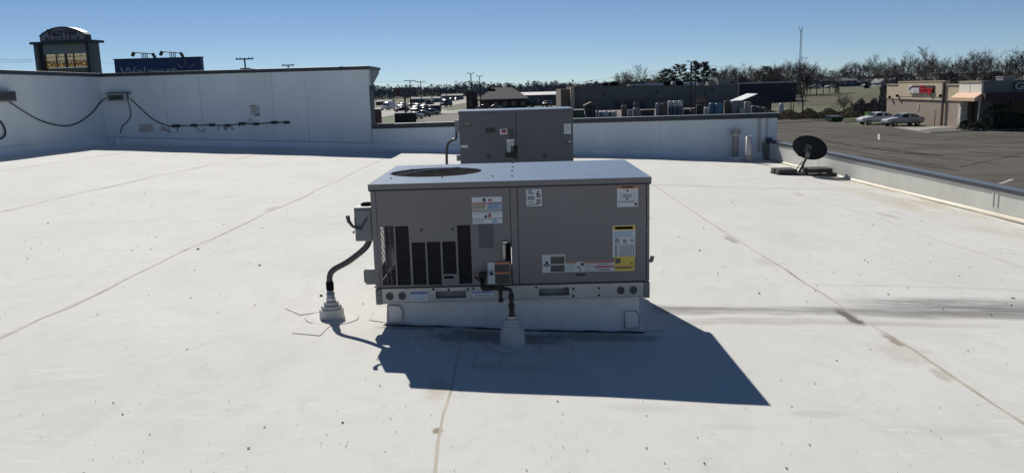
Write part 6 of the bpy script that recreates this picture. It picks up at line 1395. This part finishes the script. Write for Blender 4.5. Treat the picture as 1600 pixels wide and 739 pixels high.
# wire kennels on the verge
p = gp(617.5, 193.5); Y = p.y; q = atY(642, 190, Y); W_ = q.x-p.x; h = atY(617.5, 177, Y).z-GZ
o = thing('wire_kennel', 'black wire kennel row with a white top rail on the grass', 'kennel', (p.x, Y, GZ)); km = M('kennel_black', (.015, .016, .02), rough=.6, var=0)
wallbox(o, 'back_panel', 0, W_*1.25, 2.2, 2.25, 0, h-.1, km); wallbox(o, 'side_panel', 0, .05, 0, 2.2, 0, h-.1, km); wallbox(o, 'top_rail', -.05, W_*1.3, -.06, .04, h-.09, h, M('rail_white', (.6, .62, .64), var=.05))
s = MB()
for k in range(24): s.box(W_*k/24*1.25, W_*k/24*1.25+.05, -.03, .0, 0, h-.1)
for k in range(7): s.box(0, W_*1.25, -.02, .01, h*k/7, h*k/7+.04)
s.build('wire_panel', km, o)
for k in range(4): s = MB(); s.box(W_*.4*k-.04, W_*.4*k+.04, -.09, -.031, 0, h-.1); s.build('post', km, o)
p = gp(672, 178.5); q = atY(688.5, 170, p.y); o = thing('utility_trailer', 'black box trailer parked by the car park rail', 'trailer', ((p.x+q.x)/2, p.y, GZ)); hw = (q.x-p.x)/2; h = atY(680, 165, p.y).z-GZ
wallbox(o, 'body', -hw, hw, 0, 2.2, .5, h, PAINT['black']); wallbox(o, 'door', -hw*.6, hw*.6, -.04, -.001, .6, h-.2, M('trailer_door', (.03, .03, .035), var=.1))
for x in (-hw*.5, hw*.5): s = MB(); s.lathe((x, -.05, .38), [(.38, 0), (.38, .22)], n=14, axis=(0, 1, 0)); s.build('wheel', tyrem, o)
p = gp(688, 180); q = gp(655, 182.5); o = thing('guard_rail', 'low pale rail along the car park edge', 'rail', (q.x, q.y, GZ)); dv = p-q; s = MB(); s.tube([(0, 0, .75), (dv.x, dv.y, .75)], .10, n=4, smooth=False); s.build('rail', M('rail_white', (.6, .62, .64)), o)
for k in range(6): s = MB(); s.tube([(dv.x*k/5, dv.y*k/5, 0), (dv.x*k/5, dv.y*k/5, .72)], .07, n=5); s.build('post', km, o)
# brick pier beyond the tall wall end
p = atY(579, 171, 52); q = atY(594, 171, 52); o = thing('brick_pier', 'dark red brick sign pier just past the end of the tall wall', 'pier', ((p.x+q.x)/2, 52, GZ)); hw = (q.x-p.x)/2; h = p.z-GZ
wallbox(o, 'core', -hw+.02, hw-.02, .02, 2*hw-.02, 0, h-.12, M('mortar_dark', (.08, .07, .065), rough=.9, var=.1)); wallbox(o, 'cap', -hw-.03, hw+.03, -.03, 2*hw+.03, h-.119, h, coping_m); wallbox(o, 'plaque', -hw*.2, hw*.3, -.03, -.001+.0, h*.72, h*.77, lab_g)
bm_ = MB(); bm_.box(-.5, .5, -.5, .5, -.5, .5); bme = bm_.mesh('brick', [M('brick_red', (.10, .035, .03), rough=.85, var=.3, scale=1)])
rows = int((h-.15)/.21); nb_ = 3
for r_ in range(rows):
    for c_ in range(nb_+1):
        bw = 2*hw/nb_; x0 = -hw+bw*(c_-(.5 if r_ % 2 else 0)); x1 = x0+bw; x0, x1 = max(x0, -hw), min(x1, hw)
        if x1-x0 < .05: continue
        b_ = bpy.data.objects.new('brick', bme); COL.objects.link(b_); b_.parent = o; b_.location = ((x0+x1)/2, .04, .11+r_*.21); b_.scale = (x1-x0-.02, .10, .19)
p = atY(586, 169, 52)

# ================================================================== SIGNS, POLES, WIRES
pole_m = M('pole_dark', (.03, .03, .032), rough=.6, var=.1); wood = M('pole_wood', (.06, .05, .042), rough=.9, var=.2)
def translucent(name, col):
    m = M(name, col, rough=.5, var=.1, scale=2); t_, n, L = nodes_of(m); b = n['Principled BSDF']; tr = n.new('ShaderNodeBsdfTranslucent'); tr.inputs[0].default_value = (*col, 1); mx = n.new('ShaderNodeMixShader'); mx.inputs[0].default_value = .6
    L.new(b.outputs[0], mx.inputs[1]); L.new(tr.outputs[0], mx.inputs[2]); L.new(mx.outputs[0], n['Material Output'].inputs[0]); return m
# plaza pylon sign
YV = 78; vx0 = atY(58, 110, YV); vx1 = atY(150, 112, YV); cxv = (vx0.x+vx1.x)/2; HWv = (vx1.x-vx0.x)/2
zbar = atY(97, 68.5, YV).z-GZ; zpeak = atY(97, 42.5, YV).z-GZ; zsh = atY(56, 57, YV).z-GZ
o = thing('pylon_sign', 'arched grey plaza pylon sign with a see-through lower panel', 'sign', (cxv, YV, GZ), R(-9))
sgrey = M('sign_grey', (.30, .29, .32), rough=.6, var=.06); sdark = M('sign_dark', (.045, .05, .065), rough=.5, var=.1); smid = M('sign_mid', (.26, .29, .30), rough=.5, var=.05)
wa = HWv*.86
arc = [(-wa, 0, zbar+.22)]+[(-wa+2*wa*k/16, 0, zsh-.0+(zpeak-zsh)*math.sin(math.pi*k/16)**.75) for k in range(17)]+[(wa, 0, zbar+.22)]
s = MB(); s.prism(arc, (0, .8, 0)); s.build('arched_head', sdark, o)
s = MB(); s.prism([(x*.965, -.06, zbar+.3 if i in (0, 18) else z-.12) for i, (x, y, z) in enumerate(arc)], (0, .055, 0)); s.build('head_face', sgrey, o)
s = MB(); top_ = [Vector(p) for p in arc[1:-1]]
s.add([(p.x, -.08, p.z+.03) for p in top_]+[(p.x, .86, p.z+.03) for p in top_]+[(p.x, -.08, p.z-.06) for p in top_]+[(p.x, .86, p.z-.06) for p in top_], [(i, i+1, 17+i+1, 17+i) for i in range(16)]+[(i, i+1, 34+i+1, 34+i) for i in range(16)]+[(34+i, 34+i+1, 51+i+1, 51+i) for i in range(16)])
s.build('arch_trim', M('arch_metal', (.16, .165, .17), metal=.3, rough=.35, var=0), o)
s = MB(); put_text(s, 'V', (-wa*.62, -.08, zbar+.62), (1, 0, 0), (0, -1, 0), .42, .72, ext=.04, bold=.02); put_text(s, 'ALLEY', (-wa*.62+.46, -.08, zbar+.66), (1, 0, 0), (0, -1, 0), 1.18, .52, ext=.04, bold=.02)
put_text(s, 'V', (wa*.11, -.08, zbar+.62), (1, 0, 0), (0, -1, 0), .42, .72, ext=.04, bold=.02); put_text(s, 'IEW', (wa*.11+.47, -.08, zbar+.66), (1, 0, 0), (0, -1, 0), .84, .52, ext=.04, bold=.02)
s.build('sign_lettering', M('letter_plum', (.055, .025, .05), var=0), o)
s = MB()
for k, (x, ww) in enumerate(((-.68, .20), (-.52, .10), (-.33, .12), (-.17, .10), (.0, .15), (.17, .10), (.34, .2), (.50, .1), (.70, .2))): s.box(wa*x-ww/2, wa*x+ww/2, -.09, -.061, zbar+.37, zbar+.37+(.2 if ww > .14 else .13))
s.build('small_lettering', M('letter_slate', (.04, .05, .06), var=0), o)
s = MB(); s.box(-HWv*1.18, HWv*1.22, -.35, 1.2, zbar, zbar+.21); s.build('cross_bar', sdark, o)
pg = M('post_grey', (.15, .16, .17), rough=.6, var=.08)
s = MB(); s.box(-3.05, -2.72, -.1, .85, 0, zbar-.001); s.build('side_post', pg, o)
s = MB(); s.box(2.62, 3.02, -.1, .85, 0, zbar-.001); s.build('side_post', pg, o)
s = MB(); s.box(-2.719, -2.42, .2, .8, 0, zbar-.001); s.build('inner_post', sdark, o)
s = MB(); s.box(2.05, 2.619, .2, .8, 0, zbar-.001); s.build('inner_post', sdark, o)
xl, xr = -2.419, 2.049; zp = atY(97, 84.5, YV).z-GZ; zq = atY(97, 96, YV).z-GZ; zr2 = atY(97, 106, YV).z-GZ
s = MB(); s.box(xl, xr, .3, .45, zp, zbar-.001); s.build('upper_panel', smid, o)
s = MB(); s.box(xl, xr, .5, .55, zq+.05, zp-.001); s.build('middle_panel', translucent('panel_cream', (.64, .61, .50)), o)
s = MB(); s.box(xl, xr, .5, .56, zr2, zq-.02); s.build('lower_panel', translucent('panel_yellow', (.62, .54, .34)), o)
s = MB(); put_text(s, 'CASH ADVANCE', (xl+.02, .48, zr2+.12), (1, 0, 0), (0, -1, 0), (xr-xl)*.98, (zq-zr2)*.72, ext=.02, bold=.03, mirror_z=True); s.build('sign_lettering', M('letter_rust', (.42, .13, .05), var=0), o)
s = MB(); s.box(xl, xr, .5, .56, zr2-1.4, zr2-.02); s.build('bottom_panel', M('panel_olive', (.16, .16, .12), rough=.6, var=.3, scale=5), o)
for k, x in enumerate((xl+(xr-xl)*.30, xl+(xr-xl)*.52, xl+(xr-xl)*.70)): s = MB(); s.box(x-(.10 if k == 1 else .03), x+(.10 if k == 1 else .03), .2, .34, zr2, zp); s.build('mullion', sdark, o)
s = MB(); s.box(xl, xr, .30, .36, zq-.02, zq+.05); s.build('cross_rail', sdark, o); s = MB(); s.box(xl, xr, .30, .36, zp-.28, zp-.24); s.build('cross_rail', sdark, o)
for k in range(3): s = MB(); s.box(-wa*.5+k*wa*.5-.05, -wa*.5+k*wa*.5+.05, 0.80, .84, zbar-1, zbar-.001); s.build('tie_strap', sdark, o)
# big blue store sign
YW = 105; a = atY(178, 94.5, YW); b = atY(313, 89.5, YW); cxw = (a.x+b.x)/2; hw = (b.x-a.x)/2; zt3 = (a.z+b.z)/2-GZ; zb3 = atY(245, 140, YW).z-GZ
o = thing('store_sign', 'wide blue store sign on poles behind the tall wall', 'sign', (cxw, YW, GZ))
s = MB(); s.box(-hw, hw, 0, .9, zb3, zt3); s.build('sign_box', M('sign_blue', (.010, .045, .145), rough=.5, var=.04), o)
for (x0, x1, z0, z1) in ((-hw-.08, hw+.08, zt3+.001, zt3+.10), (-hw-.08, hw+.08, zb3-.1, zb3-.001)): s = MB(); s.box(x0, x1, -.06, .96, z0, z1); s.build('sign_trim', sdark, o)
def wxp(px, py=105): return atY(px, py, YW).x-cxw
zl0 = atY(245, 118.5, YW).z-GZ; zl1 = atY(245, 103.8, YW).z-GZ
s = MB(); x0, x1 = wxp(186.5), wxp(276.5); put_text(s, 'Walmart', (x0, -.03, zl0), (1, 0, 0), (0, -1, 0), x1-x0, (zl1-zl0), ext=.03, bold=.012); s.build('sign_lettering', M('letter_pale_blue', (.26, .33, .40), var=.05), o)
sx, sz = wxp(291, 108), atY(291, 109, YW).z-GZ
for k in range(6):
    an = R(90+60*k); s = MB(); dx, dz = math.cos(an), math.sin(an); nx, nz = -dz, dx; r0, r1 = .42, 1.15
    P = [(sx+dx*r0+nx*.06, -.03, sz+dz*r0+nz*.06), (sx+dx*r0-nx*.06, -.03, sz+dz*r0-nz*.06), (sx+dx*r1-nx*.14, -.03, sz+dz*r1-nz*.14), (sx+dx*(r1+.1), -.03, sz+dz*(r1+.1)), (sx+dx*r1+nx*.14, -.03, sz+dz*r1+nz*.14)]
    s.prism(P, (0, .029, 0)); s.build('spark_ray', M('spark_dull', (.20, .16, .17), var=0), o)
for x in (-hw*.5, hw*.5): s = MB(); s.tube([(x, .45, 0), (x, .45, zb3-.1)], .3, n=12); s.build('pole', pole_m, o)
for px, lab_ in ((224, 'twin flood lamp cluster over the start of the blue store sign'), (268, 'twin flood lamp cluster over the end of the blue store sign')):
    p = atY(px, 90, YW); o = thing('flood_lamps', lab_, 'flood lamp', (p.x, YW+.4, GZ+zt3+.10))
    s = MB()
    for k in range(4): s.box(-.35+k*.22, -.29+k*.22, -.06, .06, 0, .66)
    s.build('bracket', pole_m, o); s = MB(); s.tube([(-1.25, 0, .75), (0, 0, .62), (1.05, 0, .52)], .06, n=6); s.build('arm', pole_m, o)
    for x, z, tl in ((-1.35, .55, .5), (1.2, .30, -.5)): s = MB(); s.obox((x, -.1, z), (math.cos(tl), 0, -math.sin(tl)), (0, 1, 0), (math.sin(tl), 0, math.cos(tl)), .13, .22, .30); s.build('lamp_head', pole_m, o)
# poles
def util_pole(px, pyt, Y, arms, label_, w_=.14, armw=1.2, name='utility_pole', cat='utility pole'):
    p = atY(px, pyt, Y); z0 = gz(p.x, Y); h = p.z-z0; o = thing(name, label_, cat, (p.x, Y, z0)); s = MB(); s.tube([(0, 0, 0), (0, 0, h)], [w_*1.2, w_*.8], n=8); s.build('pole', wood, o)
    for dz, aw in arms: s = MB(); s.box(-aw, aw, -.08, .08, h-dz-.09, h-dz+.09); a_ = s.build('crossarm', wood, o)
    if arms:
        dz, aw = arms[0]; q = MB()
        for k in (-.9, -.5, .5, .9): s = MB(); s.lathe((aw*k, 0, h-dz+.09), [(.05, 0), (.07, .06), (.04, .16)], n=6); s.build('insulator', M('insulator', (.08, .08, .085), var=0), o)
    return o
util_pole(382, 91, 120, ((.15, 1.25), (1.5, .75)), 'utility pole top with two crossarms over the tall wall')
util_pole(450, 101.5, 150, ((.1, 1.1),), 'low dark pole fixture peeking over the tall wall cap')
util_pole(640.5, 126, 265, ((.1, 1.9), (1.6, 1.1)), 'utility pole with two crossarms rising through the farm store sign', w_=.17)
util_pole(657, 127.5, 300, ((.1, 1.9),), 'utility pole with one crossarm next to the two-armed one', w_=.17)
util_pole(674, 132.5, 380, ((.6, 1.2),), 'distant utility pole before the dark bluish store', w_=.2)
util_pole(697, 134, 430, (), 'bare-topped distant pole over the pale road', w_=.2)
util_pole(796, 130.5, 330, ((.1, 1.8),), 'utility pole with crossarm behind the hip roof ridge', w_=.2)
util_pole(821, 131, 330, (), 'thin bare-topped pole over the white roof band', w_=.13)
util_pole(846, 130, 300, ((1.0, .4),), 'utility pole over the middle of the white roof band', w_=.2)
util_pole(876, 131, 240, (), 'short dark pole at the strip shop corner', w_=.12)
util_pole(895, 124.5, 240, ((.4, .25),), 'pale lamp pole over the strip shop pier', w_=.10)
util_pole(936.5, 131, 240, ((.1, 1.0),), 'small pole beside the black rooftop boxes', w_=.10)
for px, py in ((1360, 190, ), (1369, 190)): pass
for i, px in enumerate((1374, 1381)): util_pole(px, 150, 128, (), ('thin dark post behind the lime green bin', 'thin dark post closest to the tan shop wall')[i], w_=.10)
util_pole(1236, 158, 148, (), 'fence post by the white tank', w_=.09); util_pole(1240, 160, 148, (), 'thinner fence post past the white tank one', w_=.06)
def light_pole(px, pyt, Y, label_, armw, w_=.13):
    p = atY(px, pyt, Y); z0 = gz(p.x, Y); h = p.z-z0; o = thing('light_pole', label_, 'light pole', (p.x, Y, z0)); s = MB(); s.tube([(0, 0, 0), (0, 0, h)], [w_*1.2, w_*.8], n=8); s.build('pole', pole_m, o)
    s = MB(); s.lathe((0, 0, 0), [(w_*2.6, 0), (w_*2.6, .5)], n=12); s.build('concrete_base', concp, o)
    for sg in (-1, 1):
        s = MB(); s.box(min(sg*.05, sg*armw*.5), max(sg*.05, sg*armw*.5), -.04, .04, h-.12, h-.04); s.build('arm', pole_m, o)
        s = MB(); s.box(min(sg*armw*.4, sg*armw), max(sg*armw*.4, sg*armw), -.18, .18, h-.03, h+.13); s.build('lamp_head', pole_m, o, bevel=.03)
    return o
light_pole(735.5, 115, 208, 'taller twin-headed light pole before the brick annex', .95, .15)
light_pole(749.3, 119.3, 206, 'shorter twin-headed light pole beside the taller one', .80, .12)
light_pole(1080, 96.5, 152, 'tall twin-headed light pole standing among the pallets', .85, .16)
util_pole(1087.5, 96, 156, ((.15, .15),), 'plain pole standing close beside the tall twin-headed light pole', w_=.10)
# lattice mast
YM = 190; p = atY(1252, 45, YM); z0 = gz(p.x, YM); h = p.z-z0; o = thing('lattice_mast', 'slender steel lattice mast rising over the bare trees', 'mast', (p.x, YM, z0)); mm = M('mast_steel', (.30, .32, .34), rough=.5, metal=.4, var=.1)
cs = [(.30*math.cos(R(90+120*k)), .30*math.sin(R(90+120*k))) for k in range(3)]
for x, y in cs: s = MB(); s.tube([(x, y, 0), (x*.75, y*.75, h*.97)], .035, n=4, smooth=False); s.build('mast_leg', mm, o)
s = MB(); nL = 40
for i in range(nL):
    f0, f1 = i/nL, (i+1)/nL
    for k in range(3):
        a_, b_ = cs[k], cs[(k+1) % 3]; s.tube([(a_[0]*(1-.25*f0), a_[1]*(1-.25*f0), h*.97*f0), (b_[0]*(1-.25*f1), b_[1]*(1-.25*f1), h*.97*f1)], .02, n=3, smooth=False, cap=False)
s.build('lattice_bracing', mm, o, kind='stuff')
s = MB(); s.tube([(0, 0, h*.95), (.05, 0, h)], .05, n=6); s.build('top_rod', mm, o)
for x, z in ((-.35, h*.985), (.3, h*.99)): s = MB(); s.tube([(0, 0, z-.2), (x, 0, z), (x*1.3, 0, z+.5)], .06, n=5); s.build('antenna', pole_m, o)
# flag
p = atY(770, 131, 300); z0 = GZ; o = thing('flag_pole', 'flag hanging from its pole over the dark hip roof', 'flag', (p.x+.6, 300, z0)); h = p.z-z0; s = MB(); s.tube([(0, 0, 0), (0, 0, h+.3)], .07, n=6); s.build('pole', mm, o)
s = MB(); s.smooth = True; fw, fh = 1.5, 2.0
for i in range(7):
    for_ = [(-(fw*i/7), .12*math.sin(i*1.2), 0)]
cols = [M('flag_red', (.35, .07, .09), var=0), M('flag_pale', (.6, .5, .52), var=0), M('flag_navy', (.03, .04, .12), var=0)]
for st_ in range(7):
    q = []
    for i in range(9):
        f = i/8; z = h+.1-st_*.22-f*.75; q.append((-fw*f, .12*math.sin(f*9), z))
    q2 = [(a_, b_, c_-.22) for a_, b_, c_ in q]; s.m = st_ % 2; s.add(q+q2, [(i, i+1, 9+i+1, 9+i) for i in range(8)])
s.m = 2; s.add([(-fw*f, .12*math.sin(f*9)-.02, h+.1-f*.75) for f in (0, .125, .25, .375, .5)]+[(-fw*f, .12*math.sin(f*9)-.02, h-.7-f*.75) for f in (0, .125, .25, .375, .5)], [(i, i+1, 6+i, 5+i) for i in range(4)])
s.build('flag_cloth', cols, o)
# farm store sign
YT = 162; a = atY(614, 139, YT); b = atY(650, 137, YT); cxt = (a.x+b.x)/2; hw = (b.x-a.x)/2; zt3 = atY(632, 137.3, YT).z-GZ; zb3 = atY(632, 150.5, YT).z-GZ
o = thing('farm_store_sign', 'wide dark farm store sign with a red emblem on one post', 'sign', (cxt, YT, GZ)); s = MB(); s.box(-hw, hw, 0, .5, zb3, zt3); s.build('sign_box', M('sign_maroon', (.05, .03, .04), rough=.5, var=.1), o)
s = MB(); hx = -hw+.9; hh = (zt3-zb3)
s.prism([(hx-.75, -.05, zb3+hh*.12), (hx+.75, -.05, zb3+hh*.12), (hx+.75, -.05, zt3-.1), (hx-.75, -.05, zt3-.1)], (0, .045, 0)); s.build('emblem_field', M('emblem_pale', (.17, .15, .16), var=0), o)
s = MB(); s.lathe((hx, -.055, (zb3+zt3)/2), [(.58, .0), (.58, .03)], n=8, axis=(0, -1, 0)); s.build('emblem', M('emblem_red', (.12, .02, .03), var=0), o)
s = MB(); put_text(s, 'TSC', (hx-.36, -.09, (zb3+zt3)/2-.18), (1, 0, 0), (0, -1, 0), .72, .36, ext=.01, bold=.02); s.build('emblem_lettering', M('letter_rose', (.22, .19, .21), var=0), o)
s = MB(); put_text(s, 'TRACTOR', (-hw+1.8, -.05, zb3+hh*.53), (1, 0, 0), (0, -1, 0), 2*hw-2.0, hh*.38, ext=.02, bold=.03); put_text(s, 'SUPPLY C', (-hw+1.8, -.05, zb3+hh*.06), (1, 0, 0), (0, -1, 0), 2*hw-2.4, hh*.38, ext=.02, bold=.03); put_text(s, 'O', (hw-.55, -.05, zb3+hh*.2), (1, 0, 0), (0, -1, 0), .3, hh*.24, ext=.02, bold=.03)
s.build('sign_lettering', M('letter_rose', (.22, .19, .21)), o); xs_ = atY(633, 165, YT).x-cxt; s = MB(); s.tube([(xs_, .25, 0), (xs_, .25, zb3)], .17, n=8); s.build('post', pole_m, o)
# white tank by the yard end
p = atY(1221, 161, 150); o = thing('white_tank', 'small upright white tank beyond the shed', 'tank', (p.x, 150, GZ)); h = atY(1221, 161.5, 150).z-GZ; s = MB(); s.lathe((0, 0, 0), [(.45, 0), (.45, h*.7), (.36, h*.9), (.16, h), (.001, h)], n=18); s.build('shell', wrapw, o); s = MB(); s.lathe((0, 0, h), [(.15, -.03), (.2, .12)], n=10); s.build('lid', M('lid_black', (.03, .032, .035)), o)
# wires
wirem = M('wire_grey', (.12, .13, .15), rough=.6, var=0)
def wire(p, q, sag, r=.022, label_=''):
    p, q = Vector(p), Vector(q); pts = [p.lerp(q, k/14)-Vector((0, 0, sag*4*(k/14)*(1-k/14))) for k in range(15)]; s = MB(); s.tube([tuple(x) for x in pts], r, n=4, smooth=False)
    s.build('power_line', wirem, loc=tuple(pts[0]), world=True, label=label_, cat='power line')
wire(atY(-40, 86, 95), atY(52, 93, 95), .3, .022, 'upper power line running into the pylon sign')
wire(atY(-40, 90, 95), atY(52, 96, 95), .3, .018, 'lower power line running into the pylon sign')
wire(atY(150, 96, 96), atY(190, 100, 96), .1, .014, 'faint power line between the pylon sign and the blue sign')
for i, (a, b, Ya, Yb, sg, lab_) in enumerate((((640, 127), (450, 104), 265, 150, 1.2, 'power line from the two-armed pole back over the tall wall'), ((640, 127), (1087, 100), 265, 156, 3.0, 'highest power line crossing the sky over the hip roof'),
        ((641, 132), (1087, 106), 265, 156, 3.0, 'lower power line crossing over the flag'), ((796, 131), (640, 128), 330, 265, 1.0, 'power line low over the far woods'), ((796, 131), (895, 130), 330, 240, .8, 'power line from the ridge pole to the strip shop pier'),
        ((1087, 100), (1660, 84), 156, 240, 4.0, 'long power line above the reddish trees, houses and game shop'), ((1087, 107), (1660, 96), 156, 240, 4.0, 'lower long power line crossing the bare tree tops'))):
    wire(atY(*a, Ya), atY(*b, Yb), sg, .025, lab_)
